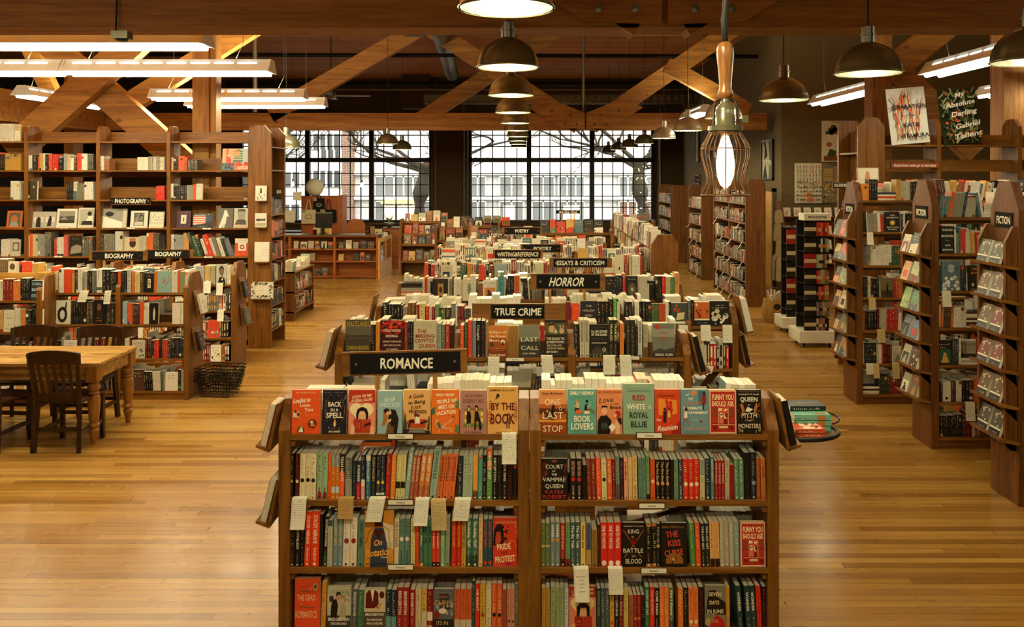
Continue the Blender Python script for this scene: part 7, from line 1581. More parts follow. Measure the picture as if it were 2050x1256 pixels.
def chair(x, y, rz, label, src=None):
    if src: return copy_thing(src, (x, y, 0), rz, label)
    t = thing('dining_chair', (x, y, 0), label, 'chair', 'dark wooden chairs round the reading table', rz)
    MB().prism([(-.2, -.19), (.2, -.19), (.22, .0), (.215, .2), (.19, .23), (-.19, .23), (-.215, .2), (-.22, 0)], .43, .46, 'z').build('seat', 'chair', t, bevel=.008)
    for s in (-1, 1):
        m = MB(); m.beam((s * .205, -.24, 0), (s * .19, -.2, .44), .035, .04); m.beam((s * .19, -.2, .44), (s * .215, -.29, .9), .03, .038); m.build('leg', 'chair', t)
        m = MB(); m.beam((s * .19, .2, 0), (s * .19, .19, .44), .038, .038); m.build('leg', 'chair', t)
        m = MB(); m.beam((s * .2, -.22, .17), (s * .19, .2, .17), .022, .035); m.build('stretcher', 'chair', t)
    MB().beam((-.19, -.2, .2), (.19, -.2, .2), .022, .035).build('stretcher', 'chair', t); MB().beam((-.19, .2, .24), (.19, .2, .24), .022, .035).build('stretcher', 'chair', t)
    MB().box(-.19, .19, -.225, -.2, .46, .53).build('lower_rail', 'chair', t)
    # crest rail: bowed and arched
    m = MB(); n = 12; vs = []
    for i in range(n + 1):
        u = -1 + 2 * i / n; xx = u * .235; yb = -.315 + .03 * (u * u); top = .905 + .03 * (1 - abs(u) ** 2.2); bot = .80 + .012 * (1 - u * u)
        vs += [(xx, yb, bot), (xx, yb + .026, bot), (xx, yb + .018, top), (xx, yb - .008, top)]
    m.add(vs, [(4 * i + a, 4 * i + 4 + a, 4 * i + 4 + (a + 1) % 4, 4 * i + (a + 1) % 4) for i in range(n) for a in range(4)] + [(0, 1, 2, 3), (4 * n + 3, 4 * n + 2, 4 * n + 1, 4 * n)]); m.build('crest_rail', 'chair', t)
    for k in range(5):
        u = -.13 + k * .065; m = MB(); m.beam((u, -.212, .52), (u * 1.08, -.29, .82), .028, .012); m.build('slat', 'chair', t)
    return t
ch0 = chair(-4.25, 7.64, 0, 'dark slatted chair with its back to the picture, nearest the table corner')
chair(-4.93, 7.62, R(-6), 'dark slatted chair at the picture edge, back towards the camera', ch0)
chair(-4.46, 8.28, R(180), 'dark chair on the far side of the table, nearer the turned corner leg', ch0)
chair(-5.13, 8.3, R(184), 'dark chair on the far side of the table, nearer the picture edge', ch0)
# wire shopping baskets
def basket(x, y, z, label, src=None):
    if src: return copy_thing(src, (x, y, z), R(-8) + random.uniform(-.06, .06), label)
    t = thing('wire_basket', (x, y, z), label, 'shopping basket', 'stack of black wire baskets', R(-8)); H = .2
    def rect(f, zz): a, b = (.17 + .05 * f), (.12 + .045 * f); return [(-a, -b, zz), (a, -b, zz), (a, b, zz), (-a, b, zz)]
    m = MB(); m.tube(rect(1, H), .006, 6, closed=True); m.build('rim', 'blackmetal', t)
    m = MB()
    for k in range(6): m.tube(rect(k / 6, H * k / 6 + .002), .0028, 4, closed=True)
    for i in range(13):
        u = -1 + 2 * i / 12
        for s in (-1, 1):
            m.tube([(u * .17, s * .12, 0), (u * .22, s * .165, H)], .0022, 4)
            if i % 2 == 0: m.tube([(s * .17, u * .12, 0), (s * .22, u * .165, H)], .0022, 4)
        m.tube([(u * .17, -.12, .002), (u * .17, .12, .002)], .0022, 4)
    m.build('wire_mesh', 'blackmetal', t)
    for s in (-1, 1): m = MB(); m.tube([(-.09, s * .165, H), (-.09, s * .13, H + .015), (-.06, s * .06, H + .02), (.06, s * .06, H + .02), (.09, s * .13, H + .015), (.09, s * .165, H)], .004, 6); m.build('handle', 'blackmetal', t)
    return t
bk = basket(-3.52, 9.36, 0, 'bottom one of the nested black wire baskets by the biography rack')
for k, lab in enumerate(('second black wire basket from the bottom of the stack', 'third black wire basket from the bottom of the stack', 'topmost black wire basket of the nested stack')): basket(-3.52 + .008 * k, 9.36, .042 * (k + 1), lab, bk)

# ---------------------------------------------------------------- service counter
Yc = 19.7; cx0, cx1 = X(545, Yc), X(757, Yc); ct = thing('service_counter', ((cx0 + cx1) / 2, Yc, 0), 'cherry fronted service counter with open display cubbies', 'counter'); w = (cx1 - cx0) / 2; HC = 1.04
zc_ = [.727, .434, .077]; vdiv = [X(577, Yc), X(667, Yc)]
for z in zc_ + [HC]: MB().box(-w, w, 0, .35, z - .03, z).build('shelf', 'cherry', ct)
for xx in [cx0] + vdiv + [cx1 - .05]: MB().box(xx - ct.location.x, xx - ct.location.x + .05, .005, .35, 0, HC).build('divider', 'cherry', ct)
MB().box(-w, w, .33, .35, 0, HC).build('back_board', 'cherry', ct); MB().box(-w, w, .02, .04, 0, .05).build('kick_board', 'darkx', ct)
MB().box(-w - .02, w + .03, -.03, .6, HC, HC + .02).build('counter_top', 'steel', ct)
# angled end with glazed panel running back from the corner
se = MB(); se.box(w, w + .03, .0, 1.8, 0, .36); se.build('end_panel', 'maple', ct); MB().box(w, w + .03, 0, 1.8, .86, .95).build('end_panel', 'maple', ct)
for y in (0, .06, .92, 1.74): MB().box(w, w + .03, y, y + .06, .36, .86).build('end_frame', 'maple', ct)
MB().box(w + .012, w + .016, .06, 1.74, .36, .86).build('pane', 'glass', ct); MB().box(w - .3, w, .1, 1.7, .34, .37).build('inner_shelf', 'cherry', ct)
for i, z in enumerate(zc_):
    for a, b in zip([cx0] + vdiv, vdiv + [cx1 - .05]):
        u = a + .1
        while u < b - .14:
            ww = random.uniform(.1, .15)
            if random.random() < (.85, .75, .4)[i]: face(Matrix.Translation((u + ww / 2, Yc + .1, z + .002)) @ Matrix.Rotation(-.15, 4, 'X'), ww, .02, random.uniform(.15, .2), random.choice(['#23201c', '#cfccb8', '#b9b29a', '#8a8672', '#c8703a', '#2a2c28', '#c9a25a', '#5a5c54']), None, None, random.choice([None, 'n 40|5|#%s|6|6|94|94' % random.choice(['8a8676', '3a3832', 'a8762c'])]))
            u += ww + random.uniform(.02, .06)
for k in range(9): c = MB().box(-.05, .05, -.06, .06, 0, random.uniform(.03, .09), random.choice(['#d9d6c8', '#cfccbc', '#b9b6a6', '#2a2622'])); o = c.build('small_box', 'matte'); o.location = (cx1 + random.uniform(-.12, -.02), Yc + .62 + k * .13, .95); tag(o, 'small white packet on the glazed end of the service counter', 'packet', 'packets on the glazed counter end')
mo = thing('computer_monitor', (X(648, 20.0), 20.0, HC + .02), 'black computer monitor seen from behind on the counter', 'monitor')
MB().box(-.2, .2, 0, .03, .15, .52).build('screen_back', 'black', mo); MB().box(-.2, .2, -.004, .0, .5, .53).build('bezel', 'steel', mo); m = MB(); m.box(-.05, .05, -.03, .0, .2, .36); m.box(-.025, .025, -.02, .01, 0, .24); m.box(-.1, .1, -.06, .08, 0, .015); m.build('stand', 'black', mo)
MB().tube([(-.02, -.05, .2), (-.03, -.1, .0), (-.02, -.34, -.1), (.02, -.36, -.3), (.08, -.36, -.34), (.1, -.34, -.2)], .018, 8).build('cable', 'cord', mo)
bxs = ((628, 12, 9, '#b9302a', 'small red cup beside the black monitor'), (634, 14, 13, '#c9b88a', 'patterned card box before the monitor'), (655, 14, 11, '#c9a25a', 'second patterned card box right of the monitor'), (736, 10, 18, '#3a241a', 'tall dark gift box on the counter near its corner'), (744, 10, 15, '#8a6a4a', 'brown gift box beside the tall dark one'), (757, 14, 10, '#b9a888', 'printed white box at the counter corner'))
for px, w_, h_, col, lab in bxs:
    W, H = w_ * 20 / F, h_ * 20 / F; c = MB().box(-W / 2, W / 2, 0, .08, 0, H, col); draw(c, 'n 5|10|#7a5a3a|20|20|80|80', -W / 2, 0, W, H, -.001); o = c.build('gift_box', 'matte'); o.location = (X(px, 20), 20, HC + .02); tag(o, lab, 'box')
cb = thing('back_cabinet', (X(640, 22.3), 22.3, 0), 'rust coloured cabinet back behind the counter, hung with tote bags', 'cabinet')
wc = X(677, 22.3) - X(640, 22.3); M['rust'] = flat('rust_panel', '#9a4f22', .55)
MB().box(-wc, wc, 0, .04, .55, Z(393, 22.3)).build('back_panel', 'rust', cb); MB().box(wc, wc + .12, 0, .5, .55, Z(391, 22.3)).build('side_panel', 'cherry', cb); MB().box(-wc, wc, .04, .5, .0, Z(393, 22.3) - .02).build('body', 'cherry', cb)
lan = MB(); lan.lathe([(.24 * math.sin(R(a)), -.24 * math.cos(R(a))) for a in range(0, 181, 12)], 22, (0, 0, .24)); o = lan.build('paper_lantern', flat('rough_paper', '#cdc8b2', .9, 0, .1, .6), smooth=True); o.location = (X(629, 22.4), 22.45, Z(393, 22.3) + .0); tag(o, 'round crinkled paper globe on top of the rust cabinet', 'paper globe')
def tote(px0, px1, py0, py1, col, Y, label, hc, logo='#2a2622'):
    t = thing('tote_bag', (X((px0 + px1) / 2, Y), Y, Z(py1, Y)), label, 'tote bag', 'tote bags on the rust cabinet'); w, h = (px1 - px0) * Y / F / 2, (py1 - py0) * Y / F; mt = flat('canvas', col, .9, 0, .1, .2)
    MB().prism([(-w, .03), (-w * .95, 0), (w * .95, 0), (w, .03), (w * .97, h), (-w * .97, h)], -.035, 0).build('bag_body', mt, t); m = MB(); m.tube([(-w * .35, -.02, h), (-w * .1, -.02, h + hc), (w * .1, -.02, h + hc), (w * .35, -.02, h)], .012, 6); m.build('handle', mt, t)
    m = MB(); put(m, disc(0, h * .5, w * .5, w * .32), 0, 0, -.036, logo); put(m, disc(0, h * .5, w * .42, w * .24), 0, 0, -.0366, col); put(m, scrib2d(w * .6, w * .2, 6), 0, h * .5, -.037, logo); m.build('print', 'matte', t); MB().box(-w, -w * .4, -.04, -.036, h * .8, h * 1.02).build('price_tag', flat('sage_card', '#8a906a'), t)
tote(604, 633, 420, 448, '#c4b995', 22.15, 'cream canvas tote bag with oval print, nearest its long handle', .27); tote(628, 650, 397, 424, '#1b1a17', 22.23, 'small black tote bag hung highest on the rust cabinet', .1, '#b9b6a6'); tote(642, 674, 420, 446, '#1b1a17', 22.2, 'large black tote bag partly behind the monitor', .28, '#3a3832')
w_ = thing('wooden_chair', (X(712, 21.6), 21.6, 0), 'arched wooden backrest rising behind the counter', 'chair'); m = MB(); m.prism([(-.24, .75)] + [(.24 * math.cos(R(a)), 1.16 + .18 * math.sin(R(a))) for a in range(180, -1, -15)] + [(.24, .75)], 0, .03); m.build('backrest', 'cherry', w_)
for s in (-1, 1): MB().box(s * .2 - .02, s * .2 + .02, 0, .04, 0, .8).build('leg', 'cherry', w_)
MB().box(-.24, .24, 0, .45, .72, .76).build('seat', 'cherry', w_)
cc = thing('side_cabinet', (X(785, 21.9), 21.9, 0), 'plain dark cabinet between the counter and the window bookcase', 'cabinet'); MB().box(-.24, .17, 0, .6, 0, Z(458, 21.9)).build('body', 'cherry', cc); MB().box(-.26, .19, -.02, .62, Z(458, 21.9), Z(456, 21.9)).build('top', 'darkx', cc)
pl = thing('potted_plant', (X(779, 22.1), 22.1, Z(456, 21.9)), 'bowl of spiky succulents on the side cabinet', 'plant'); MB().lathe([(0, 0), (.06, 0), (.1, .05), (.15, .12), (.14, .12), (0, .1)], 16).build('bowl', 'bronze', pl, smooth=True)
m = MB()
for k in range(16):
    a = k * 2.4; l = random.uniform(.1, .32); m.tube([(0, 0, .1), (math.cos(a) * l * .35, math.sin(a) * l * .35, .1 + l * .6), (math.cos(a) * l * .6, math.sin(a) * l * .6, .1 + l)], [.012, .01, .002], 5)
m.build('leaves', flat('succulent', '#6a7a4a'), pl)
sb_ = MB(); sb_.box(-.45, .45, 0, .5, .82, .86); sb_.build; bt = thing('rear_table', (X(690, 23.2), 23.2, 0), 'low dark desk behind the counter with papers on it', 'table'); MB().box(-1.9, .9, 0, .6, .86, .9).build('table_top', 'black', bt)
for s in (-1.85, .85): MB().box(s - .03, s + .03, .05, .1, 0, .86).build('leg', 'black', bt)
for px, Y, zz, lab in ((586, 20.8, Z(368, 20.8), 'small glowing bulb hanging by the paper globe'), (725, 20.8, Z(370, 20.8), 'small hanging bulb before the window mullion')):
    t = thing('hanging_bulb', (X(px, Y), Y, zz), lab, 'lamp', 'bare bulbs over the counter'); MB().lathe([(0, -.07), (.035, -.05), (.045, -.01), (.03, .035), (.014, .06)], 14).build('bulb', 'edison' if px < 600 else 'bulb', t, smooth=True); MB().lathe([(.018, .05), (.02, .1), (.01, .12)], 10).build('socket', 'bronze', t); MB().tube([(0, 0, .1), (0, 0, 6 - zz)], .004, 5).build('cord', 'cord', t)
for px0, px1, py0, py1, Y, lab in ((586, 602, 384, 402, 21.5, 'folded white paper bag hung beside the paper globe'), (570, 590, 421, 446, 21.8, 'white paper shopping bag beside the rust cabinet')):
    w, h = (px1 - px0) * Y / F / 2, (py1 - py0) * Y / F; c = MB().prism([(-w, .02), (w * .8, 0), (w, h), (-w * .9, h * .95)], 0, .1); o = c.build('paper_bag', 'paper'); o.location = (X((px0 + px1) / 2, Y), Y, Z(py1, Y)); tag(o, lab, 'paper bag')

# ---------------------------------------------------------------- notebook spinner, basket, card rack
def spinner(px, Y, W, ztop, zb, label, head=None, rz=0, tiers=7):
    t = thing('notebook_spinner', (X(px, Y), Y, 0), label, 'display stand', None, rz); w = W / 2
    MB().box(-w - .08, w + .08, -w - .04, w + .1, .07, .24).build('base', 'white', t, bevel=.004)
    for sx in (-1, 1):
        for sy in (-1, 1): m = MB(); m.M = Matrix.Translation((sx * w, sy * w * .9, .035)) @ Matrix.Rotation(R(90), 4, 'Y'); m.lathe([(0, -.012), (.033, -.012), (.033, .012), (0, .012)], 12); m.build('caster', 'black', t)
    H = ztop - zb; MB().box(-.02, .02, -.02, .02, .24, ztop).build('pole', 'steel', t)
    MB().box(-w, w, w - .02, w, zb, ztop).build('back_panel', 'black', t); st = H / tiers
    for k in range(tiers + 1):
        z = zb + st * k; MB().box(-w, w, -w, w, z - .006, z).build('tray', 'black', t)
        if k < tiers: MB().box(-w, w, -w - .003, -w, z, z + st * .42).build('pocket', 'glass', t)
    if head: h = MB().box(-w - .01, w + .01, -w - .02, w * .2, ztop, ztop + .1).build('header', 'white', t); m = MB(); put(m, text2d(head, W * .74, .032), 0, ztop + .05, -w - .021, '#3a3a34'); m.build('lettering', 'signblack', h)
    cols = ['#c8642c', '#a82420', '#17130f', '#8aa06a', '#17130f', '#b9b29a', '#c8542c', '#5a7a7a', '#b0302a', '#17130f']
    for k in range(tiers):
        z = zb + st * k; hh = st * .9; ww = W * .46; bg = random.choice(['#17130f', '#17130f', '#1a1714', '#8a1c18', '#2a2430'])
        c = MB().box(-ww / 2, ww / 2, 0, .02, 0, hh, bg); draw(c, 'r 0|36|100|62|#b9ad88', -ww / 2, 0, ww, hh, -.0006); o = c.build('notebook', 'print'); o.location = (t.location.x - W * .25, Y - w + .02, z); tag(o, 'banded notebook face out, %s pocket up the %s' % (ordinal(k + 1), 'lettered spinner' if head else 'plain rear spinner'), 'notebook', 'notebooks on the spinners')
        n = 6
        for q in range(n):
            x0_ = t.location.x + W * .0 + q * W * .08; c = MB().box(0, W * .074, 0, .12, 0, hh * random.uniform(.9, 1), random.choice(cols)); draw(c, 'r 0|36|100|60|%s' % random.choice(['#b9ad88', '#c8642c', '#17130f']), 0, 0, W * .074, hh * .9, -.0006)
            o = c.build('notebook', 'print'); o.location = (x0_, Y - w + .015, z); tag(o, 'thin notebook spine, %s along pocket %s of the %s' % (ordinal(q + 1), ordinal(k + 1), 'lettered spinner' if head else 'plain rear spinner'), 'notebook', 'notebooks on the spinners')
    return t
spinner(1627, 12.1, .37, Z(440, 12.1), Z(660, 12.1), 'white based notebook spinner with its lettered header', 'MOLESKINE')
spinner(1588, 13.2, .3, Z(455, 13.2), Z(650, 13.2), 'second notebook spinner standing just behind the lettered one', None, tiers=6)
sg_ = thing('seagrass_basket', (X(1549, 14), 14, 0), 'round woven basket full of paper rolls on the floor', 'basket')
prof = []
for i in range(27): z = .4 * i / 26; prof.append((.155 + .045 * math.sin(math.pi * min(1, z / .3) * .8) + (.006 if i % 2 else 0) - max(0, z - .3) * .15, z))
MB().lathe([(0, .0)] + prof + [(.16, .4), (.15, .05), (0, .04)], 26).build('basket_body', 'wicker', sg_)
m = MB(); m.tube([(-.08, -.19, .34), (-.07, -.2, .24), (0, -.205, .2), (.07, -.2, .24), (.08, -.19, .34)], .014, 8); m.build('handle_rim', 'wicker', sg_); m = MB(); m.M = Matrix.Translation((0, -.192, .285)) @ Matrix.Rotation(R(90), 4, 'X'); m.lathe([(0, 0), (.055, 0), (.055, .012), (0, .012)], 16); m.build('handle_hole', 'dark', sg_)
for k in range(15):
    a = random.uniform(0, 6.28); r = random.uniform(.02, .1); x, y = X(1549, 14) + r * math.cos(a), 14 + r * math.sin(a); l = random.uniform(.38, .5); dx, dy = math.cos(a) * .16 * random.random(), math.sin(a) * .1
    o = MB().tube([(0, 0, 0), (dx, dy, l)], random.uniform(.014, .024), 10).build('paper_roll', flat('roll_paper', random.choice(['#cfc8ae', '#dcd8c4', '#a89a6a', '#b9a888']))); o.location = (x, y, .07); tag(o, 'rolled paper standing in the woven basket', 'paper roll', 'paper rolls in the woven basket')
cr_ = thing('card_rack', (X(1640, 17.2), 17.2, 0), 'wooden greeting card rack under the vegetable poster', 'card rack'); wr = 1.35
for z in (.35, .65, .95, 1.25, 1.63): MB().box(-wr + .6, wr, .0, .3, z - .02, z).build('shelf', 'rackx', cr_)
MB().prism([(-.1, 0), (.35, 0), (.35, 1.95), (.2, 1.95), (.0, 1.7), (-.1, 1.5)], -wr + .56, -wr + .6, 'x').build('side_panel', 'rackz', cr_); MB().box(wr, wr + .04, 0, .35, 0, 1.9).build('side_panel', 'rackz', cr_); MB().box(-wr + .6, wr, .3, .33, 0, 1.65).build('back_board', 'darkx', cr_)
n = 0
for zi, z in enumerate((1.63, 1.25, .95, .65)):
    for k in range(9):
        x = X(1640, 17.2) - wr + .7 + k * .215; w, h = .15, .19; c = MB().box(-w / 2, w / 2, 0, .006, 0, h, '#dcd9c8'); c = c; draw(c, 'n %d|9|%s|24|24|78|70' % (random.randint(2, 6), random.choice(['#c8763a', '#8a8a5a', '#b9502c', '#7a6a4a'])), -w / 2, 0, w, h, -.001)
        o = c.build('greeting_card', 'matte'); o.location = (x, 17.24, z); o.rotation_euler = (-.3, 0, 0); tag(o, 'white greeting card, %s along the %s shelf of the wooden card rack' % (ordinal(k + 1), ordinal(zi + 1)), 'greeting card', 'greeting cards on the wooden rack')
for k, (px0, px1, py0, py1, lab) in enumerate(((1551, 1568, 420, 448, 'uppermost pale canvas bag hanging on the card rack end'), (1548, 1566, 446, 484, 'canvas bag hanging second from the top of the card rack end'), (1552, 1570, 478, 515, 'canvas bag hanging third down the card rack end'), (1545, 1560, 508, 562, 'long folded canvas bag hanging at the rack end'), (1553, 1567, 512, 565, 'lowest canvas bag at the rack end, just over the basket'))):
    Y = 16.9 - .1 * k; w, h = (px1 - px0) * Y / F / 2, (py1 - py0) * Y / F; c = MB(); n = 8; pts = [(-w, h * .05), (-w * .4, 0), (w * .5, .01), (w, h * .12), (w * .9, h * .8), (w * .5, h), (-w * .3, h * .97), (-w * .8, h * .85)]; c.prism(pts, 0, .06); o = c.build('canvas_bag', flat('canvas_natural', '#b9ab82', .9, 0, .1, .4), bevel=.01); o.location = (X((px0 + px1) / 2, Y), Y, Z(py1, Y)); tag(o, lab, 'canvas bag')

# ---------------------------------------------------------------- posters and pictures
random.seed(9)
veg = []
for r_ in range(9):
    for c_ in range(8):
        x, y = 9 + c_ * 11.6 + random.uniform(-2, 2), 92 - r_ * 10.4; col = random.choice(['#5f6a3f', '#7a8048', '#4a5232', '#8a8a5a', '#b8702c', '#a8562a', '#6a5a2c'])
        if r_ < 4: veg.append('p %f,%f %f,%f %f,%f %f,%f|%s' % (x - 2, y, x + 2, y, x + 1, y - 4, x, y - 9, col)); veg.append('l 1|%f,%f %f,%f|#5f6a3f' % (x, y, x + 1, y + 4))
        elif r_ < 6: veg.append('n 9|2|%s|%f|%f|%f|%f' % (col, x - 4, y - 4, x + 4, y + 4))
        else: veg.append('c %f|%f|%f|%f|%s' % (x, y, random.uniform(3, 5.5), random.uniform(2, 3.4), col))
poster(1591, 1645, 327, 407, 17.95, ';'.join(veg) + ';c 53|9|12|6|#c8742c;c 50|22|9|4|#b8702c', '#dbd7c0', 'poster of many painted vegetables in rows, pumpkin at the foot', 0, 0)
pa = ['r %d|%d|%d|%d|#c9a55a' % (6, 84 - i * 4, 46, 86 - i * 4) for i in range(8)] + ['r %d|%d|%d|%d|#b98f48' % (54, 88 - i * 6, 84, 91 - i * 6) for i in range(7)] + ['n 44|4|#c9a55a|6|6|46|50', 'n 30|4|#b98f48|54|6|92|40', 't Pasta|50|96|40|3|#2a2622']
poster(1646, 1692, 327, 407, 17.95, ';'.join(pa), '#77715c', 'grey poster of pasta shapes beside the vegetable poster', 0, 0)
be = 'n 9|10|#3f4f2c|14|66|44|88;c 44|70|6|4|#b8402c;n 7|12|#4a5a34|44|44|84|74;c 22|42|9|6|#a8703a;c 78|34|14|10|#c8502c;p 16,14 40,8 44,26 24,32|#3f4f2c;c 16|16|1|1|#3f4f2c;r 6|2|94|14|#7a4a24;t STRAWBERRIES|50|96|40|2|#5a5646'
poster(1645, 1712, 242, 324, 17.95, be, '#d9d5be', 'botanical strawberry poster high on the brown wall', 0, 0)
def frame_on_wall(Y0, Y1, z0, z1, art, bg, label, col='black'):
    t = thing('picture_frame', (5.49, (Y0 + Y1) / 2, z0), label, 'picture'); w, h = (Y1 - Y0) / 2, z1 - z0; m = MB()
    for a in ((-w, w, 0, .04), (-w, w, h - .04, h)): m.box(-.05, 0, a[0], a[1], a[2], a[3])
    m.box(-.05, 0, -w, -w + .04, 0, h); m.box(-.05, 0, w - .04, w, 0, h); m.build('frame', col, t)
    c = MB(); c.box(-w + .03, w - .03, 0, .01, .03, h - .03, bg); draw(c, art, -w + .03, .03, 2 * w - .06, h - .06, -.001); o = c.build('picture', 'matte', t); o.location = (-.02, 0, 0); o.rotation_euler = (0, 0, R(-90))
frame_on_wall(18.5, 19.4, 2.38, 3.3, 'p 10,100 50,60 20,50 30,100|#3a3832;p 60,100 70,50 96,40 90,100|#5a584c;p 6,0 30,44 50,0|#3a3832;p 60,0 66,40 96,30 96,0|#6a6858;l 2|0,50 100,46|#d9d6c8', '#b9b6a0', 'tall narrow framed abstract picture on the side wall by the doorway')
frame_on_wall(26.6, 27.1, 2.9, 4.0, 'p 30,10 70,10 60,90 40,90|#8a8672', '#cfccbc', 'tall pale print on a small ledge high on the side wall', 'duct')
frame_on_wall(25.0, 25.5, 3.0, 4.0, 'p 20,10 80,10 60,90 30,80|#6a6652', '#b9b6a0', 'second tall print on the side wall nearer the lamp row', 'duct')
frame_on_wall(26.4, 27.2, 2.2, 2.5, 's 50|50|60|30|7|#e6e2cf', '#17130f', 'small wooden framed black card low on the side wall', 'rackx')

# ---------------------------------------------------------------- caged work lamp close to the camera
Yw = 2.13; s_ = Yw / F; wl = thing('caged_work_lamp', (X(1452, Yw), Yw, Z(250, Yw)), 'glowing caged work lamp with turned wooden handle, nearest the camera', 'lamp')
zz = lambda py: (250 - py) * s_; rr = lambda px: px * s_
MB().tube([(0, 0, zz(88)), (rr(-3), 0, zz(40)), (rr(1), 0, zz(0)), (0, 0, 3.2 - wl.location.z + .6)], rr(6), 10).build('cord', 'cord', wl, smooth=True)
MB().lathe([(rr(7), zz(84)), (rr(14), zz(88)), (rr(17), zz(98)), (rr(17), zz(112)), (rr(14), zz(140)), (rr(12), zz(165)), (rr(12), zz(178)), (rr(15), zz(184)), (rr(15), zz(192)), (rr(10), zz(198))], 24).build('handle', wood('turned_handle', '#4a2a10', '#7a5024', 'Z', .35, 3, False), wl, smooth=True)
MB().lathe([(rr(9), zz(196)), (rr(9), zz(206)), (rr(18), zz(214)), (rr(20), zz(222)), (rr(20), zz(250)), (rr(27), zz(254))], 20).build('socket', 'bronze', wl, smooth=True)
MB().lathe([(rr(30), zz(252)), (rr(34), zz(253)), (rr(34), zz(262)), (rr(30), zz(264)), (rr(18), zz(262)), (rr(18), zz(252)), (rr(30), zz(252))], 28).build('collar', 'bronze', wl)
m = MB()
for a in (0, 120, 240):
    c_, s2 = math.cos(R(a + 200)), math.sin(R(a + 200)); m.tube([(rr(30) * c_, rr(30) * s2, zz(256)), (rr(27) * c_, rr(27) * s2, zz(250)), (rr(26) * c_, rr(26) * s2, zz(215)), (rr(22) * c_, rr(22) * s2, zz(204)), (rr(10) * c_, rr(10) * s2, zz(200))], rr(2.4), 8)
m.build('bracket_wire', 'blackmetal', wl, smooth=True)
m = MB(); m.tube([(rr(24), -rr(8), zz(247)), (rr(30), -rr(8), zz(242)), (rr(36), -rr(8), zz(236))], rr(3), 8); m.box(rr(30), rr(43), -rr(14), -rr(2), zz(246), zz(232)); m.build('clamp_screw', 'bronze', wl)
M['cage'] = flat('rusty_cage_wire', '#452c14', .5, .5)
prof = [(30, 263), (32, 268), (38, 278), (46, 292), (48, 304), (47, 318), (42, 335), (38, 350), (37, 364), (40, 376), (46, 388), (47, 391)]
for k in range(13):
    a = 2 * math.pi * k / 13 + .15; MB().tube([(rr(r) * math.cos(a), rr(r) * math.sin(a), zz(y)) for r, y in prof], rr(1.3), 6).build('cage_wire', 'cage', wl, smooth=True)
for r, y, th in ((47.5, 298, 1.3), (47, 391, 1.8), (30, 266, 2)): MB().tube([(rr(r) * math.cos(2 * math.pi * i / 32), rr(r) * math.sin(2 * math.pi * i / 32), zz(y)) for i in range(32)], rr(th), 6, closed=True).build('cage_ring', 'cage', wl, smooth=True)
gl = MB().lathe([(rr(11), zz(262)), (rr(14), zz(275)), (rr(21), zz(300)), (rr(24), zz(325)), (rr(22), zz(350)), (rr(14), zz(372)), (rr(4), zz(382)), (0, zz(383))], 24).build('bulb_glass', 'glass', wl, smooth=True)
MB().lathe([(0, zz(270)), (rr(7), zz(275)), (rr(15), zz(300)), (rr(18), zz(325)), (rr(17), zz(350)), (rr(10), zz(370)), (0, zz(378))], 20).build('glowing_bulb', 'edison', wl, smooth=True)
d = bpy.data.lights.new('work_light', 'POINT'); d.energy = 4; d.color = (1, .62, .28); d.shadow_soft_size = .03; o = bpy.data.objects.new('work_light', d); COL.objects.link(o); o.parent = wl; o.location = (0, 0, zz(330))

# ---------------------------------------------------------------- the street outside
def brickmat(name, c1, c2, mo, sc=1):
    m, nt, b = newmat(name); N = nt.nodes.new; L = nt.links.new; tc = N('ShaderNodeTexCoord'); sp_ = N('ShaderNodeSeparateXYZ'); cb_ = N('ShaderNodeCombineXYZ'); L(tc.outputs['Object'], sp_.inputs[0]); L(sp_.outputs[0], cb_.inputs[0]); L(sp_.outputs[2], cb_.inputs[1])
    br = N('ShaderNodeTexBrick'); br.inputs['Scale'].default_value = 1; br.inputs['Brick Width'].default_value = .3 * sc; br.inputs['Row Height'].default_value = .1 * sc; br.inputs['Mortar Size'].default_value = .012; br.inputs['Color1'].default_value = (*lin(c1), 1); br.inputs['Color2'].default_value = (*lin(c2), 1); br.inputs['Mortar'].default_value = (*lin(mo), 1)
    L(cb_.outputs[0], br.inputs['Vector']); L(br.outputs['Color'], b.inputs['Base Color']); b.inputs['Roughness'].default_value = .9; return m
M['wbrick'] = brickmat('painted_white_brick', '#e2e2de', '#d2d2cc', '#b9b9b2'); M['rbrick'] = brickmat('red_brick', '#7a5a48', '#6a4a3c', '#9a8a7a'); M['extglass'] = flat('street_window_glass', '#7a7e7c', .2); M['stone'] = flat('painted_stone', '#dcdcd6', .7); M['bark'] = flat('mottled_bark', '#3e3a30', .95, 0, .1, .8); M['asphalt'] = flat('wet_street', '#5a5a58', .6)
struct(MB().box(-60, 50, WY + .25, 62, -.3, -.1).build('street', 'asphalt'))
YF = 48.0; fx = lambda p: X(p, YF); fz = lambda p: Z(p, YF)
fb = thing('street_building', (0, YF, 0), 'white painted brick shop building across the street', 'building')
MB().box(fx(700), fx(1700), .3, 3, -.1, 14).build('wall', 'wbrick', fb); MB().box(fx(300), fx(688), .3, 3, -.1, 14).build('wall', 'stone', fb)
MB().box(fx(686), fx(708), -.1, .3, -.1, 14).build('pilaster', 'rbrick', fb)
for y0, y1 in ((342, 350), (393, 400), (245, 250)): MB().box(fx(709), fx(1500), -.05, .3, fz(y1), fz(y0)).build('ledge', 'stone', fb)
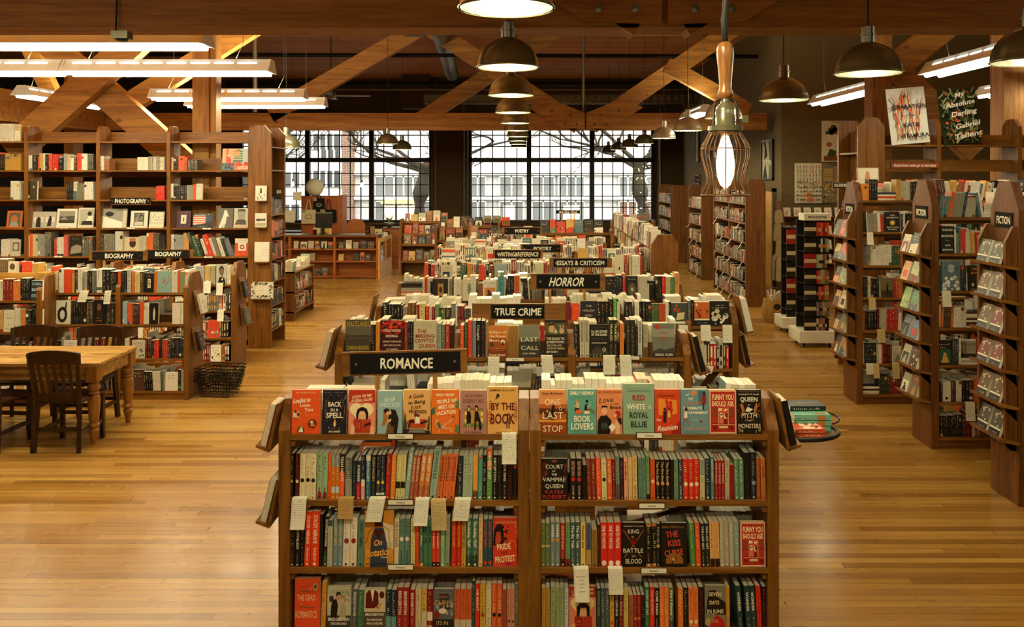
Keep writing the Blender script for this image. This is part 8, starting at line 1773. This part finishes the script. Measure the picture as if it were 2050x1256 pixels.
for a, b in ((750, 865), (940, 972), (1000, 1048), (1065, 1110), (1118, 1170), (1240, 1310), (1330, 1400)):
    for y0, y1 in ((352, 392), (402, 452)):
        f = MB(); f.box(fx(a), fx(b), .12, .3, fz(y1), fz(y0)); fr = f.build('window', 'extglass' if y0 < 400 else M['rbrick'] if a in (1240, 1330) else 'extglass', fb); g = MB(); n = max(2, int((b - a) / 17))
        for i in range(n + 1): xx = fx(a) + (fx(b) - fx(a)) * i / n; g.box(xx - .04, xx + .04, .06, .14, fz(y1), fz(y0))
        g.box(fx(a), fx(b), .06, .14, fz(y0 + 3), fz(y0)); g.build('window_bars', 'stone', fr)
for a, b, y0, y1 in ((566, 595, 268, 292), (566, 600, 345, 375), (610, 680, 268, 300), (610, 680, 342, 375), (640, 682, 300, 318), (560, 600, 410, 450), (620, 684, 400, 450)):
    f = MB().box(fx(a), fx(b), .2, .3, fz(y1), fz(y0)).build('window', flat('dark_pane', '#4a4c4a', .3), fb); g = MB(); n = max(2, int((b - a) / 14))
    for i in range(n + 1): xx = fx(a) + (fx(b) - fx(a)) * i / n; g.box(xx - .05, xx + .05, .1, .22, fz(y1), fz(y0))
    g.build('window_bars', 'stone', f)
m = MB(); put(m, text2d('Glossier', fx(1146) - fx(1066), .42, False), fx(1106), fz(314), .28, '#a8a8a0'); m.build('shop_lettering', 'matte', fb)
aw = MB(); aw.prism([(fx(765), fz(408)), (fx(835), fz(408)), (fx(835), fz(402)), (fx(820), fz(399)), (fx(780), fz(399)), (fx(765), fz(402))], -.5, .1); aw.build('awning', flat('tan_awning', '#c9b48a'), fb)
def shopglow(a, b, y0, y1): MB().box(fx(a), fx(b), .05, .1, fz(y1), fz(y0)).build('lit_window', emit('shop_light', '#ffe8c0', 2.2), fb)
for a, b in ((768, 790), (795, 832), (1008, 1030), (1128, 1160)): shopglow(a, b, 412, 450)
def tree(px, Y, h0, label, seed, fairy=False):
    r = random.Random(seed); t = thing('street_tree', (X(px, Y), Y, -.1), label, 'tree'); m = MB(); n = 14; pts = []; rad = []
    for i in range(n): f = i / (n - 1); pts.append((.12 * math.sin(f * 5 + seed), 0, f * h0)); rad.append(.30 + .10 * math.sin(i * 2.1) * (1 if i % 2 else -.6) + (.22 * max(0, f - .7)) + .12 * max(0, .15 - f) * 5)
    m.tube(pts, rad, 12); m.build('trunk', 'bark', t, smooth=True)
    def branch(m, p, d, l, w, lv):
        q = [p]; cur = Vector(p); dd = Vector(d).normalized(); k = 6
        for i in range(k): dd = (dd + Vector((r.uniform(-.35, .35), r.uniform(-.2, .2), r.uniform(-.2, .28)))).normalized(); cur = cur + dd * l / k; q.append(tuple(cur))
        m.tube(q, [w * (1 - .75 * i / k) for i in range(k + 1)], 5)
        if lv > 0:
            for j in range(4): i = r.randint(2, k); branch(m, q[i], dd + Vector((r.uniform(-1, 1), r.uniform(-.4, .4), r.uniform(-.5, .8))), l * .6, w * .45, lv - 1)
    for j in range(7): b = MB(); s = -1 if j % 2 else 1; branch(b, (pts[-1][0], 0, h0 - r.uniform(0, .5)), (s * r.uniform(.5, 1.3), r.uniform(-.3, .3), r.uniform(.1, .9)), r.uniform(2.6, 4.2), .13, 3); b.build('branch', 'bark', t)
    if fairy:
        f = MB()
        for i in range(46): a = r.uniform(0, 6.28); f.lathe([(0, -.025), (.025, 0), (0, .025)], 5, (.45 * math.cos(a), -abs(.45 * math.sin(a)), r.uniform(.8, h0 + .6)))
        o = f.build('fairy_lights', 'fairy', t); o['kind'] = 'stuff'
tree(845, 38, 3.15, 'bare street tree with a knobbly trunk before the first window', 3); tree(1283, 38, 3.3, 'bare street tree wrapped in fairy lights, seen through the second window', 7, True); tree(500, 41, 3.4, 'bare street tree behind the end of the first window', 12)

# ---------------------------------------------------------------- everything else on the shelves
o = STUFF.build('shelved_books', 'print'); tag(o, 'all the smaller books and magazines filling the racks beyond the nearest shelves', 'books', None, 'stuff')
print('BOOKS', NBOOK, 'STOCK', NST, 'VERTS', len(STUFF.v))
